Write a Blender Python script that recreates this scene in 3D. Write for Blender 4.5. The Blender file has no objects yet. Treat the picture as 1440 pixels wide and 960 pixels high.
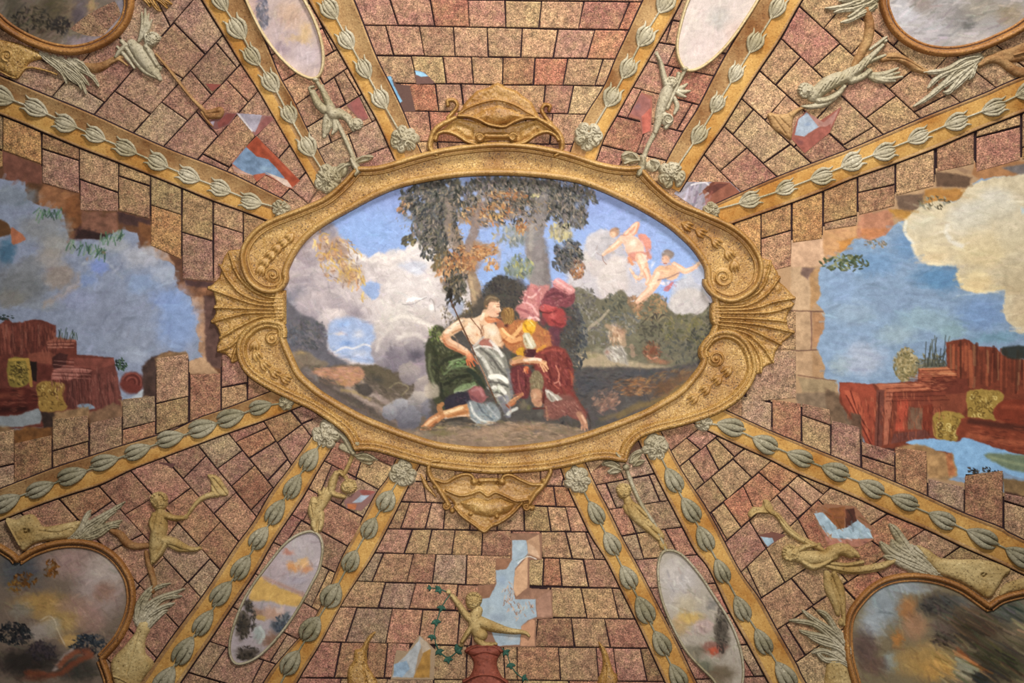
import bpy, math, random
import numpy as np

# ------------------------------------------------------------------ camera, light, exposure
SC = bpy.context.scene
COL = SC.collection
FPX = 1130.0          # focal length in pixels of the 1440 x 960 frame
CAM_Z, APEX = 1.6, 8.0
VX, VY = 0.045, 0.075  # curvature of the shallow vault
cam_d = bpy.data.cameras.new('camera')
cam_d.sensor_width = 36.0
cam_d.lens = 36.0 * FPX / 1440.0
cam_d.clip_end = 100
cam = bpy.data.objects.new('camera', cam_d)
cam.location = (0, 0, CAM_Z)
cam.rotation_euler = (math.pi, 0, 0)      # straight up, picture-top towards -Y
COL.objects.link(cam)
SC.camera = cam

world = bpy.data.worlds.new('room_light')
SC.world = world
world.use_nodes = True
bg = world.node_tree.nodes['Background']
bg.inputs[0].default_value = (1.0, 0.98, 0.96, 1)
bg.inputs[1].default_value = 0.10


def area(name, loc, target, size, size_y, power, color):
    d = bpy.data.lights.new(name, 'AREA')
    d.shape = 'RECTANGLE'
    d.size, d.size_y = size, size_y
    d.energy = power
    d.color = color
    o = bpy.data.objects.new(name, d)
    o.location = loc
    from mathutils import Vector
    o.rotation_euler = (Vector(target) - Vector(loc)).to_track_quat('-Z', 'Y').to_euler()
    COL.objects.link(o)
    return o


area('window_light', (1.5, -5.7, 2.9), (0.1, 0.3, 7.8), 1.8, 1.3, 585, (1.0, 0.985, 0.965))
up = bpy.data.lights.new('added_vignette_spot', 'SPOT')  # unseen spot added so the centre is bright and the corners fall off
up.energy = 1500
up.color = (1.0, 0.96, 0.91)
up.spot_size = math.radians(77)
up.spot_blend = 1.0
up.shadow_soft_size = 0.25
upo = bpy.data.objects.new('added_vignette_spot', up)
upo.location = (0.25, -0.9, 0.7)
upo.rotation_euler = (math.pi, 0, 0)
COL.objects.link(upo)

vs = SC.view_settings
vs.view_transform = 'Standard'
vs.look = 'None'
vs.gamma = 1.0
vs.use_curve_mapping = False
vs.exposure = 0.12

PX = (APEX - CAM_Z) / FPX     # metres on the vault per image pixel


# ------------------------------------------------------------------ image pixels -> vault
def vault(x, y, h=0.0):
    """image pixel coordinates cast onto the vault (arrays) and height below the vault -> world points"""
    x = np.asarray(x, float); y = np.asarray(y, float); h = np.asarray(h, float)
    a = (x - 720.0) / FPX
    b = (y - 480.0) / FPX
    c = VX * a * a + VY * b * b + 1e-9
    d = APEX - CAM_Z
    t = (-1 + np.sqrt(1 + 4 * c * d)) / (2 * c)
    px, py, pz = a * t, b * t, CAM_Z + t
    nx, ny, nz = 2 * VX * px, 2 * VY * py, np.ones_like(px)
    ln = np.sqrt(nx * nx + ny * ny + nz * nz)
    return np.stack([px - nx / ln * h, py - ny / ln * h, pz - nz / ln * h], -1)


def srgb(c):
    if isinstance(c, str):
        c = c.lstrip('#')
        c = [int(c[i:i + 2], 16) / 255 for i in (0, 2, 4)]
    return np.array(c[:3], float)


def lin(c):
    c = np.clip(np.asarray(c, float), 0, 1)
    return np.where(c <= 0.04045, c / 12.92, ((c + 0.055) / 1.055) ** 2.4)


def hexlin(c):
    return tuple(lin(srgb(c))) + (1.0,)


RNG = np.random.RandomState(7)


def vnoise(X, Y, scale, seed):
    r = np.random.RandomState(seed)
    T = r.rand(64, 64)
    u, v = X / scale, Y / scale
    i, j = np.floor(u).astype(int), np.floor(v).astype(int)
    fu, fv = u - i, v - j
    fu = fu * fu * (3 - 2 * fu); fv = fv * fv * (3 - 2 * fv)
    a = T[j % 64, i % 64]; b = T[j % 64, (i + 1) % 64]
    c = T[(j + 1) % 64, i % 64]; d = T[(j + 1) % 64, (i + 1) % 64]
    return (a * (1 - fu) + b * fu) * (1 - fv) + (c * (1 - fu) + d * fu) * fv


def fbm(X, Y, scale, octv, seed):
    s, amp, tot = 0, 1.0, 0
    for k in range(octv):
        s = s + amp * (vnoise(X + 17.3 * k, Y + 5.1 * k, scale / 2 ** k, seed + k) - 0.5)
        tot += amp
        amp *= 0.55
    return s / tot * 2


def crom(pts, closed=False, n=6):
    """Catmull-Rom curve through the points (rows may carry extra columns)"""
    P = np.asarray(pts, float)
    m = len(P)
    if m < 3 and not closed:
        t = np.linspace(0, 1, n + 1)[:, None]
        return P[0] * (1 - t) + P[-1] * t
    out = []
    segs = m if closed else m - 1
    for i in range(segs):
        if closed:
            p0, p1, p2, p3 = P[i - 1], P[i], P[(i + 1) % m], P[(i + 2) % m]
        else:
            p1, p2 = P[i], P[i + 1]
            p0 = P[i - 1] if i > 0 else 2 * p1 - p2
            p3 = P[i + 2] if i + 2 < m else 2 * p2 - p1
        for k in range(n):
            t = k / n
            out.append(0.5 * (2 * p1 + (p2 - p0) * t + (2 * p0 - 5 * p1 + 4 * p2 - p3) * t * t
                              + (3 * p1 - p0 - 3 * p2 + p3) * t ** 3))
    if not closed:
        out.append(P[-1])
    return np.array(out)


def inside(X, Y, P):
    r = np.zeros(X.shape, bool)
    m = len(P)
    for i in range(m):
        x0, y0 = P[i][:2]; x1, y1 = P[(i + 1) % m][:2]
        if y0 == y1:
            continue
        c = ((Y >= y0) != (Y >= y1))
        r ^= c & (X < (x1 - x0) * (Y - y0) / (y1 - y0) + x0)
    return r


def segdist(X, Y, P, closed=False):
    """distance to the polyline, and the interpolated extra columns at the nearest point"""
    best = np.full(X.shape, 1e9)
    ex = P.shape[1] - 2
    val = [np.zeros(X.shape) for _ in range(ex)]
    m = len(P)
    for i in range(m if closed else m - 1):
        a, b = P[i], P[(i + 1) % m]
        dx, dy = b[0] - a[0], b[1] - a[1]
        L = dx * dx + dy * dy + 1e-9
        t = np.clip(((X - a[0]) * dx + (Y - a[1]) * dy) / L, 0, 1)
        d = np.hypot(X - a[0] - t * dx, Y - a[1] - t * dy)
        k = d < best
        best = np.where(k, d, best)
        for e in range(ex):
            val[e] = np.where(k, a[2 + e] * (1 - t) + b[2 + e] * t, val[e])
    return best, val


def sstep(a, b, x):
    t = np.clip((x - a) / (b - a), 0, 1)
    return t * t * (3 - 2 * t)


# ------------------------------------------------------------------ objects
def link(o, parent=None):
    COL.objects.link(o)
    if parent is not None:
        o.parent = parent
    return o


def tag(o, label=None, cat=None, group=None, kind=None):
    if label: o['label'] = label
    if cat: o['category'] = cat
    if group: o['group'] = group
    if kind: o['kind'] = kind
    return o


def empty(name, x, y, label, cat, group=None):
    o = bpy.data.objects.new(name, None)
    o.empty_display_size = 0.1
    o.location = vault(x, y, 0.0)
    link(o)
    return tag(o, label, cat, group)


def npmesh(name, V, F, smooth=True):
    """V (n,3), F (m,4) or (m,3) int arrays, or a list of index tuples"""
    me = bpy.data.meshes.new(name)
    if isinstance(F, np.ndarray):
        n, k = F.shape
        me.vertices.add(len(V)); me.vertices.foreach_set('co', np.asarray(V, np.float32).ravel())
        me.loops.add(n * k); me.loops.foreach_set('vertex_index', F.astype(np.int32).ravel())
        me.polygons.add(n)
        me.polygons.foreach_set('loop_start', np.arange(0, n * k, k, dtype=np.int32))
        me.update(calc_edges=True)
        me.validate()
    else:
        me.from_pydata([tuple(v) for v in V], [], F)
        me.update()
    if smooth:
        me.polygons.foreach_set('use_smooth', np.ones(len(me.polygons), bool))
    return me


def place(name, me, mat, parent=None, origin=None):
    """link the mesh as one object; vertices are moved so that the origin sits on the thing itself"""
    n = len(me.vertices)
    co = np.empty(n * 3, np.float32); me.vertices.foreach_get('co', co)
    co = co.reshape(-1, 3)
    c = co.mean(0) if origin is None else np.asarray(origin, np.float32)
    me.vertices.foreach_set('co', (co - c).ravel())
    me.materials.append(mat)
    o = bpy.data.objects.new(name, me)
    link(o, parent)
    loc = c.copy()
    p = parent
    while p is not None:
        loc = loc - np.array(p.location, np.float32)
        p = p.parent
    o.location = loc
    return o


# ------------------------------------------------------------------ materials
def mat_new(name, rough=0.8, spec=0.3):
    m = bpy.data.materials.new(name)
    m.use_nodes = True
    nt = m.node_tree
    b = nt.nodes['Principled BSDF']
    b.inputs['Roughness'].default_value = rough
    b.inputs['Specular IOR Level'].default_value = spec
    return m, nt, b


def nd(nt, t, **kw):
    n = nt.nodes.new(t)
    for k, v in kw.items():
        setattr(n, k, v)
    return n


def noise(nt, scale, detail=3, rough=0.6, off=0.0, stretch=None):
    g = nd(nt, 'ShaderNodeNewGeometry')
    mp = nd(nt, 'ShaderNodeMapping')
    mp.inputs['Location'].default_value = (off, off * 1.7, off * 0.6)
    if stretch: mp.inputs['Scale'].default_value = stretch
    n = nd(nt, 'ShaderNodeTexNoise')
    n.inputs['Scale'].default_value = scale
    n.inputs['Detail'].default_value = detail
    n.inputs['Roughness'].default_value = rough
    nt.links.new(g.outputs['Position'], mp.inputs['Vector'])
    nt.links.new(mp.outputs['Vector'], n.inputs['Vector'])
    return n


def ramp(nt, src, stops):
    r = nd(nt, 'ShaderNodeValToRGB')
    e = r.color_ramp.elements
    while len(e) < len(stops): e.new(0.5)
    for k, (p, c) in enumerate(stops):
        e[k].position = p
        e[k].color = hexlin(c) if isinstance(c, str) else (c, c, c, 1)
    nt.links.new(src, r.inputs['Fac'])
    return r


def mix(nt, a, b, fac, mode='MIX'):
    m = nd(nt, 'ShaderNodeMix', data_type='RGBA', blend_type=mode)
    for sock, v in ((m.inputs[0], fac), (m.inputs[6], a), (m.inputs[7], b)):
        if hasattr(v, 'is_linked') or hasattr(v, 'links'):
            nt.links.new(v, sock)
        elif isinstance(v, str):
            sock.default_value = hexlin(v)
        elif isinstance(v, (int, float)) and sock == m.inputs[0]:
            sock.default_value = v
        else:
            sock.default_value = v
    return m.outputs[2]


def bump(nt, b, src, strength, dist=0.01):
    bn = nd(nt, 'ShaderNodeBump')
    bn.inputs['Strength'].default_value = strength
    bn.inputs['Distance'].default_value = dist
    nt.links.new(src, bn.inputs['Height'])
    nt.links.new(bn.outputs['Normal'], b.inputs['Normal'])


def make_brick_mat():
    m, nt, b = mat_new('painted_brick_stucco', 0.85, 0.25)
    oi = nd(nt, 'ShaderNodeObjectInfo')
    col = oi.outputs['Color']
    big = noise(nt, 5.5, 4, 0.68)
    tint = ramp(nt, big.outputs['Fac'], [(0.30, '#754839'), (0.44, '#8f6652'), (0.54, '#987556'), (0.70, '#a98c62')])
    c = mix(nt, col, tint.outputs['Color'], 0.50)
    med = noise(nt, 22.0, 4, 0.7, 12.0)
    g0 = ramp(nt, med.outputs['Fac'], [(0.30, 0.42), (0.5, 0.98), (0.70, 1.50)])
    c = mix(nt, c, g0.outputs['Color'], 0.9, 'MULTIPLY')
    gr = noise(nt, 105.0, 3, 0.75, 3.1)
    g1 = ramp(nt, gr.outputs['Fac'], [(0.34, 0.16), (0.46, 0.78), (0.54, 1.08), (0.66, 2.2)])
    c = mix(nt, c, g1.outputs['Color'], 0.92, 'MULTIPLY')
    gr2 = noise(nt, 34.0, 3, 0.7, 9.7)
    g2 = ramp(nt, gr2.outputs['Fac'], [(0.54, 0.0), (0.70, 1.0)])
    c = mix(nt, c, '#c4a878', mix_fac(nt, g2.outputs['Color'], 0.26))
    gr3 = noise(nt, 30.0, 3, 0.7, 19.7)
    g3 = ramp(nt, gr3.outputs['Fac'], [(0.54, 0.0), (0.72, 1.0)])
    c = mix(nt, c, '#854a36', mix_fac(nt, g3.outputs['Color'], 0.32))
    nt.links.new(c, b.inputs['Base Color'])
    bump(nt, b, gr.outputs['Fac'], 0.5, 0.008)
    return m


def mix_fac(nt, src, k):
    mm = nd(nt, 'ShaderNodeMath', operation='MULTIPLY')
    nt.links.new(src, mm.inputs[0])
    mm.inputs[1].default_value = k
    return mm.outputs[0]


def make_grain_mat(name, dark, midd, light, scale=70.0, big=('#ffffff', '#ffffff'), rough=0.7, spec=0.35, b_s=0.5, k=1.0):
    m, nt, b = mat_new(name, rough, spec)
    gr = noise(nt, scale, 3, 0.7, 1.3)
    c = ramp(nt, gr.outputs['Fac'], [(0.5 - 0.20 * k, dark), (0.5 - 0.05 * k, midd), (0.5 + 0.08 * k, midd), (0.5 + 0.22 * k, light)]).outputs['Color']
    bn = noise(nt, 3.2, 4, 0.65, 5.0)
    bb = ramp(nt, bn.outputs['Fac'], [(0.35, big[0]), (0.65, big[1])])
    c = mix(nt, c, bb.outputs['Color'], 1.0, 'MULTIPLY')
    nt.links.new(c, b.inputs['Base Color'])
    bump(nt, b, gr.outputs['Fac'], b_s, 0.008)
    return m


def make_fresco_mat(name='fresco_pigment', k=0.16):
    m, nt, b = mat_new(name, 0.9, 0.15)
    at = nd(nt, 'ShaderNodeAttribute', attribute_name='pigment')
    gr = noise(nt, 150.0, 2, 0.7, 2.0)
    g = ramp(nt, gr.outputs['Fac'], [(0.3, 0.82), (0.5, 1.0), (0.7, 1.16)])
    c = mix(nt, at.outputs['Color'], g.outputs['Color'], min(1.0, k * 4), 'MULTIPLY')
    gb = noise(nt, 30.0, 5, 0.7, 7.0)
    g = ramp(nt, gb.outputs['Fac'], [(0.3, 0.86), (0.5, 1.0), (0.7, 1.12)])
    c = mix(nt, c, g.outputs['Color'], min(1.0, k * 4), 'MULTIPLY')
    nt.links.new(c, b.inputs['Base Color'])
    bump(nt, b, gr.outputs['Fac'], 0.12, 0.004)
    return m


def make_flat_mat(name, colr, rough=0.9):
    m, nt, b = mat_new(name, rough, 0.2)
    n = noise(nt, 40.0, 3, 0.6)
    c = mix(nt, colr, ramp(nt, n.outputs['Fac'], [(0.3, 0.6), (0.7, 1.35)]).outputs['Color'], 0.7, 'MULTIPLY')
    nt.links.new(c, b.inputs['Base Color'])
    return m


M_BRICK = make_brick_mat()
M_MORTAR = make_flat_mat('dark_joint', '#2a1a1c')
M_PLASTER = make_grain_mat('brown_plaster', '#3f2e26', '#75594a', '#98785c', 80.0, ('#c8b8ac', '#ffffff'), 0.9, 0.2, 0.4)
M_GOLD = make_grain_mat('gilded_stucco', '#3f2b16', '#b48d4d', '#e8cd8e', 84.0, ('#ccb699', '#ffffff'), 0.5, 0.45, 0.55, 0.80)
M_GILT = make_grain_mat('smooth_gilded_stucco', '#5c4224', '#b58f52', '#e8cd90', 80.0, ('#ccb699', '#ffffff'), 0.5, 0.45, 0.4, 0.95)
M_OCHRE = make_grain_mat('ochre_stucco', '#6f5238', '#a68458', '#cbae7c', 74.0, ('#bd9f88', '#ffffff'), 0.8, 0.25, 0.45)
M_STRIP = make_grain_mat('bright_ochre_stucco', '#906a38', '#bd9452', '#dcb976', 74.0, ('#d0b490', '#ffffff'), 0.8, 0.25, 0.4)
M_PALE = make_grain_mat('pale_stucco', '#5f5845', '#aea48c', '#dbd2ba', 66.0, ('#d2cdbb', '#ffffff'), 0.7, 0.35, 0.4)
M_CREAM = make_grain_mat('cream_stucco', '#8d7a55', '#c9b68e', '#e8dab8', 60.0, ('#e0d8c8', '#ffffff'), 0.7, 0.35, 0.3)
M_BUD = make_grain_mat('grey_green_stucco', '#4a4434', '#958d76', '#c6bda4', 66.0, ('#c6c4b2', '#ffffff'), 0.7, 0.35, 0.4)
M_BUFF = make_grain_mat('buff_stucco', '#5f4c30', '#bba472', '#dfcc9c', 68.0, ('#ccbca0', '#ffffff'), 0.8, 0.25, 0.5)
M_BROWN = make_grain_mat('brown_gilt_stucco', '#43290f', '#a06e38', '#d8a860', 74.0, ('#d0c0b0', '#ffffff'), 0.6, 0.4, 0.4)
M_RED = make_grain_mat('red_clay', '#5a2a20', '#8a4836', '#a8604a', 50.0, ('#d0c0b8', '#ffffff'), 0.7, 0.3, 0.25)
M_IVY = make_grain_mat('dark_ivy', '#1c3a30', '#33584a', '#5b8068', 60.0, ('#d0d0d0', '#ffffff'), 0.8, 0.2, 0.2)
M_FRESCO = make_fresco_mat()


# ------------------------------------------------------------------ builders on the vault
def patch_mesh(name, poly, h, step=12.0):
    P = np.asarray(poly, float)
    x0, y0 = P.min(0) - step; x1, y1 = P.max(0) + step
    xs = np.arange(x0, x1 + step, step); ys = np.arange(y0, y1 + step, step)
    X, Y = np.meshgrid(xs, ys)
    cx, cy = X[:-1, :-1] + step / 2, Y[:-1, :-1] + step / 2
    k = inside(cx, cy, P)
    idx = np.arange(X.size).reshape(X.shape)
    F = np.stack([idx[:-1, :-1][k], idx[1:, :-1][k], idx[1:, 1:][k], idx[:-1, 1:][k]], -1)
    V = vault(X, Y, h).reshape(-1, 3)
    used, inv = np.unique(F, return_inverse=True)
    return npmesh(name, V[used], inv.reshape(F.shape))


def sweep_mesh(name, curve, profile, closed=True):
    """profile: list of (offset to the left of travel in image pixels, height in metres)"""
    C = np.asarray(curve, float)[:, :2]
    m = len(C)
    if closed:
        T = np.roll(C, -1, 0) - np.roll(C, 1, 0)
    else:
        T = np.gradient(C, axis=0)
    T = T / (np.hypot(T[:, 0], T[:, 1])[:, None] + 1e-9)
    N = np.stack([T[:, 1], -T[:, 0]], -1)
    k = len(profile)
    V = []
    for off, h in profile:
        Q = C + N * off
        V.append(vault(Q[:, 0], Q[:, 1], h))
    V = np.stack(V, 1).reshape(-1, 3)
    F = []
    for i in range(m if closed else m - 1):
        j = (i + 1) % m
        for q in range(k - 1):
            F.append((i * k + q, i * k + q + 1, j * k + q + 1, j * k + q))
    return npmesh(name, V, np.array(F))


def roll_profile(w, h0, h1, n=9, c=0.0):
    """half-round moulding of width w standing from height h0 to h1"""
    return [(c + w / 2 * math.cos(math.pi * i / (n - 1)), h0 + (h1 - h0) * math.sin(math.pi * i / (n - 1))) for i in range(n)]


class Relief:
    """bas-relief modelled as heights (image-pixel units) over a patch of the vault"""
    def __init__(s, x0, y0, x1, y1, step=1.0, base=2.6, gain=1.0):
        s.step = step; s.base = base; s.gain = gain
        s.xs = np.arange(x0, x1 + step, step); s.ys = np.arange(y0, y1 + step, step)
        s.X, s.Y = np.meshgrid(s.xs, s.ys)
        s.H = np.full(s.X.shape, -6.0)

    def _sl(s, x0, y0, x1, y1):
        i0 = max(0, int((x0 - s.xs[0]) / s.step)); i1 = min(len(s.xs), int((x1 - s.xs[0]) / s.step) + 2)
        j0 = max(0, int((y0 - s.ys[0]) / s.step)); j1 = min(len(s.ys), int((y1 - s.ys[0]) / s.step) + 2)
        return slice(j0, j1), slice(i0, i1)

    def _max(s, sl, h, k):
        a = s.H[sl]
        if a.size == 0: return
        if k > 0:
            t = np.clip(0.5 + 0.5 * (h - a) / k, 0, 1)
            s.H[sl] = a * (1 - t) + h * t + k * t * (1 - t)
        else:
            s.H[sl] = np.maximum(a, h)

    def dome(s, x, y, rx, ry=None, h=6.0, rot=0.0, k=1.0, lift=0.0):
        ry = ry or rx
        R = max(rx, ry) + 5
        sl = s._sl(x - R, y - R, x + R, y + R)
        X, Y = s.X[sl] - x, s.Y[sl] - y
        c, n = math.cos(math.radians(rot)), math.sin(math.radians(rot))
        u, v = (X * c + Y * n) / rx, (-X * n + Y * c) / ry
        q = np.sqrt(u * u + v * v)
        hh = np.where(q < 1, lift + h * np.sqrt(np.clip(1 - q * q, 0, 1)), lift - (q - 1) * min(rx, ry) * 2.2)
        s._max(sl, hh, k)
        return s

    def tube(s, pts, w, h, k=1.0, n=5, lift=0.0, closed=False):
        P = np.asarray(pts, float)
        w = np.broadcast_to(np.asarray(w, float), (len(P),)); h = np.broadcast_to(np.asarray(h, float), (len(P),))
        Q = crom(np.column_stack([P[:, :2], w, h]), closed, n)
        R = w.max() + 5
        sl = s._sl(Q[:, 0].min() - R, Q[:, 1].min() - R, Q[:, 0].max() + R, Q[:, 1].max() + R)
        if s.H[sl].size == 0: return s
        d, (ww, hh) = segdist(s.X[sl], s.Y[sl], Q, closed)
        ww = np.maximum(ww, 0.4)
        q = d / ww
        r = np.where(q < 1, lift + hh * np.sqrt(np.clip(1 - q * q, 0, 1)), lift - (d - ww) * 2.2)
        s._max(sl, r, k)
        return s

    def slab(s, pts, h, bevel=3.0, smooth=True, k=0.0, lift=0.0):
        P = crom(pts, True, 5) if smooth else np.asarray(pts, float)
        sl = s._sl(P[:, 0].min() - 5, P[:, 1].min() - 5, P[:, 0].max() + 5, P[:, 1].max() + 5)
        if s.H[sl].size == 0: return s
        d, _ = segdist(s.X[sl], s.Y[sl], P[:, :2], True)
        ins = inside(s.X[sl], s.Y[sl], P)
        t = np.clip(d / bevel, 0, 1)
        r = np.where(ins, lift + h * np.sqrt(np.clip(1 - (1 - t) ** 2, 0, 1)), lift - d * 2.2)
        s._max(sl, r, k)
        return s

    def cut(s, pts, w, depth, n=5):
        P = np.asarray(pts, float)
        w = np.broadcast_to(np.asarray(w, float), (len(P),))
        Q = crom(np.column_stack([P[:, :2], w]), False, n)
        R = w.max() * 2 + 3
        sl = s._sl(Q[:, 0].min() - R, Q[:, 1].min() - R, Q[:, 0].max() + R, Q[:, 1].max() + R)
        if s.H[sl].size == 0: return s
        d, (ww,) = segdist(s.X[sl], s.Y[sl], Q)
        s.H[sl] = s.H[sl] - depth * np.exp(-(d / np.maximum(ww, 0.3)) ** 2)
        return s

    def rough(s, amp, scale, seed=3):
        s.H = s.H + np.where(s.H > 0, amp, 0) * fbm(s.X, s.Y, scale, 3, seed)
        return s

    def mesh(s, name, thresh=-2.5):
        on = s.H > thresh
        c = on[:-1, :-1] | on[1:, :-1] | on[1:, 1:] | on[:-1, 1:]
        idx = np.arange(s.X.size).reshape(s.X.shape)
        F = np.stack([idx[:-1, :-1][c], idx[1:, :-1][c], idx[1:, 1:][c], idx[:-1, 1:][c]], -1)
        H = (np.where(s.H > 0, s.H * s.gain, np.maximum(s.H, -3.5)) + s.base) * PX
        used, inv = np.unique(F, return_inverse=True)
        V = vault(s.X.ravel()[used], s.Y.ravel()[used], H.ravel()[used])
        return npmesh(name, V, inv.reshape(F.shape))


# ------------------------------------------------------------------ the ceiling shell
ceiling = place('ceiling', patch_mesh('ceiling', [(-330, -250), (1770, -250), (1770, 1210), (-330, 1210)], 0.0, 20.0), M_PLASTER)
tag(ceiling, kind='structure')
sm = ceiling.modifiers.new('thickness', 'SOLIDIFY'); sm.thickness = 0.25; sm.offset = -1.0

# ------------------------------------------------------------------ bays of painted stone blocks
TONES = dict(pink='#a37b66', rose='#986a5b', tan='#a18462', sand='#ab926c', olive='#8f7a56', mauve='#88695d',
             red='#985f48', grey='#93806a', ochre='#a47e48', brown='#866046')
MED_UL = [(0, 30), (17, 44), (42, 58), (72, 69), (103, 73), (133, 67), (158, 54), (175, 36), (183, 17), (184, -5), (172, -60), (125, -110), (60, -115), (8, -80), (-22, -25), (-16, 10)]
MED_UR = [(1240, 0), (1244, 20), (1254, 40), (1273, 58), (1300, 71), (1333, 75), (1367, 70), (1400, 58), (1440, 36), (1472, 0), (1476, -60), (1430, -120), (1340, -140), (1270, -100), (1243, -45)]
MED_LL = [(26, 787), (28, 786), (50, 773), (83, 763), (117, 762), (145, 770), (167, 787), (182, 810), (187, 830), (187, 850), (180, 875), (167, 900), (146, 924), (145, 927), (151, 943), (156, 962), (158, 1000), (120, 1060), (40, 1082), (-60, 1050), (-130, 960), (-140, 860), (-110, 790), (-60, 756), (-10, 764), (17, 778)]
MED_LR = [(1388, 851), (1391, 851), (1408, 840), (1440, 832), (1490, 826), (1550, 860), (1590, 940), (1560, 1020), (1450, 1066), (1330, 1062), (1250, 1030), (1212, 985), (1197, 945), (1191, 917), (1190, 883), (1195, 862), (1206, 845), (1226, 825), (1251, 813), (1283, 809), (1317, 813), (1350, 825), (1374, 841)]
OV_UL = [(347, 0), (367, 42), (390, 75), (412, 97), (430, 108), (444, 110), (452, 101), (455, 82), (452, 58), (443, 30), (428, 0), (405, -40), (370, -62), (345, -50), (340, -25)]
OV_UR = [(1065, 0), (1043, 35), (1023, 62), (1002, 83), (981, 97), (964, 98), (954, 82), (952, 60), (958, 30), (968, 0), (990, -40), (1030, -66), (1068, -60), (1078, -30)]
OV_LL = [(437, 747), (417, 753), (398, 768), (378, 793), (358, 820), (343, 845), (330, 878), (324, 903), (325, 922), (334, 933), (353, 929), (373, 915), (398, 887), (420, 855), (438, 822), (449, 800), (454, 773), (450, 754)]
OV_LR = [(936, 774), (957, 779), (982, 806), (1002, 836), (1022, 867), (1035, 895), (1043, 925), (1044, 955), (1035, 985), (1018, 980), (1002, 955), (982, 935), (962, 911), (943, 875), (930, 841), (925, 809), (927, 786)]
UNDER = [crom(k, True, 4) for k in (MED_UL, MED_UR, MED_LL, MED_LR, OV_UL, OV_UR, OV_LL, OV_LR)]


def brick(bay, pts, tone, jit=1.0, hgt=None):
    P = np.asarray(pts, float)
    c = P.mean(0)
    n = len(P)
    if any(inside(P[:, 0], P[:, 1], k).all() for k in UNDER): return None     # nothing shows behind a picture
    # joints: pull every edge in
    def inset(P, d):
        out = []
        for i in range(n):
            a, b, e = P[i - 1], P[i], P[(i + 1) % n]
            u = (b - a) / (np.hypot(*(b - a)) + 1e-6); v = (e - b) / (np.hypot(*(e - b)) + 1e-6)
            n1 = np.array([-u[1], u[0]]); n2 = np.array([-v[1], v[0]])
            if np.dot(n1, c - a) < 0: n1 = -n1
            if np.dot(n2, c - b) < 0: n2 = -n2
            w = n1 + n2
            w = w / (np.hypot(*w) + 1e-6)
            out.append(b + w * d / max(0.5, np.dot(w, n1)))
        return np.array(out)
    P = P + RNG.uniform(-0.6, 0.6, P.shape) * jit
    Q0, Q1 = inset(P, 0.95), inset(P, 2.1)
    t = hgt if hgt is not None else 0.0150 + RNG.uniform(-0.002, 0.002)
    V = np.concatenate([vault(Q0[:, 0], Q0[:, 1], 0.001), vault(Q0[:, 0], Q0[:, 1], t - 0.004), vault(Q1[:, 0], Q1[:, 1], t)])
    F = []
    for r in range(2):
        for i in range(n):
            j = (i + 1) % n
            F.append((r * n + i, r * n + j, (r + 1) * n + j, (r + 1) * n + i))
    F.append(tuple(range(2 * n, 3 * n)))
    me = npmesh('brick', V, F, smooth=False)
    o = place('brick', me, M_BRICK, bay)
    a = srgb(TONES[tone]) * (1 + RNG.uniform(-0.15, 0.12)) + RNG.uniform(-0.02, 0.02, 3)
    o.color = tuple(lin(a)) + (1.0,)
    return o


def bay_new(poly, label):
    b = place('vault_bay', patch_mesh('vault_bay', poly, 0.0012, 10.0), M_MORTAR, ceiling)
    b['label'] = label
    return b


def course(bay, A, B, joints, tones, ext=(0.0, 0.0)):
    """bricks between the two course lines A and B (two ends each); joints are pairs of points on A and on B"""
    A = np.asarray(A, float); B = np.asarray(B, float)

    def proj(L, p):
        d = L[1] - L[0]
        return np.clip(np.dot(np.asarray(p, float) - L[0], d) / np.dot(d, d), 0, 1)
    ends = []
    for L in (A, B):
        u = (L[1] - L[0]) / np.hypot(*(L[1] - L[0]))
        ends.append((-ext[0] / np.hypot(*(L[1] - L[0])), 1 + ext[1] / np.hypot(*(L[1] - L[0]))))
    ts = [(ends[0][0], ends[1][0])] + sorted((proj(A, a), proj(B, b)) for a, b in joints) + [(ends[0][1], ends[1][1])]
    for (a0, b0), (a1, b1) in zip(ts[:-1], ts[1:]):
        pa = A[0] + (A[1] - A[0]) * a0; pb = A[0] + (A[1] - A[0]) * a1
        pc = B[0] + (B[1] - B[0]) * b1; pd = B[0] + (B[1] - B[0]) * b0
        if np.hypot(*(pa - pb)) + np.hypot(*(pc - pd)) < 6: continue
        brick(bay, [pa, pb, pc, pd], tones[RNG.randint(len(tones))])


def rows(bay, lines, joints, tones, skip=None):
    """lines: list of course lines; joints[i]: x positions (top, bottom) or point pairs for the course between lines i, i+1"""
    for i in range(len(lines) - 1):
        A, B = lines[i], lines[i + 1]
        js = []
        for j in joints[i]:
            if np.ndim(j[0]) == 0:
                ya = A[0][1] + (A[1][1] - A[0][1]) * (j[0] - A[0][0]) / (A[1][0] - A[0][0])
                yb = B[0][1] + (B[1][1] - B[0][1]) * (j[1] - B[0][0]) / (B[1][0] - B[0][0])
                js.append(((j[0], ya), (j[1], yb)))
            else:
                js.append(j)
        course(bay, A, B, js, tones[i] if isinstance(tones[0], (list, tuple)) else tones, (13.0, 13.0))


WARM = ['pink', 'tan', 'rose', 'sand', 'pink', 'tan', 'pink', 'red']
DUSK = ['mauve', 'rose', 'pink', 'mauve', 'grey']
GOLDY = ['olive', 'tan', 'ochre', 'brown', 'olive', 'mauve']
EARTH = ['rose', 'tan', 'pink', 'brown', 'grey', 'sand']

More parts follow.
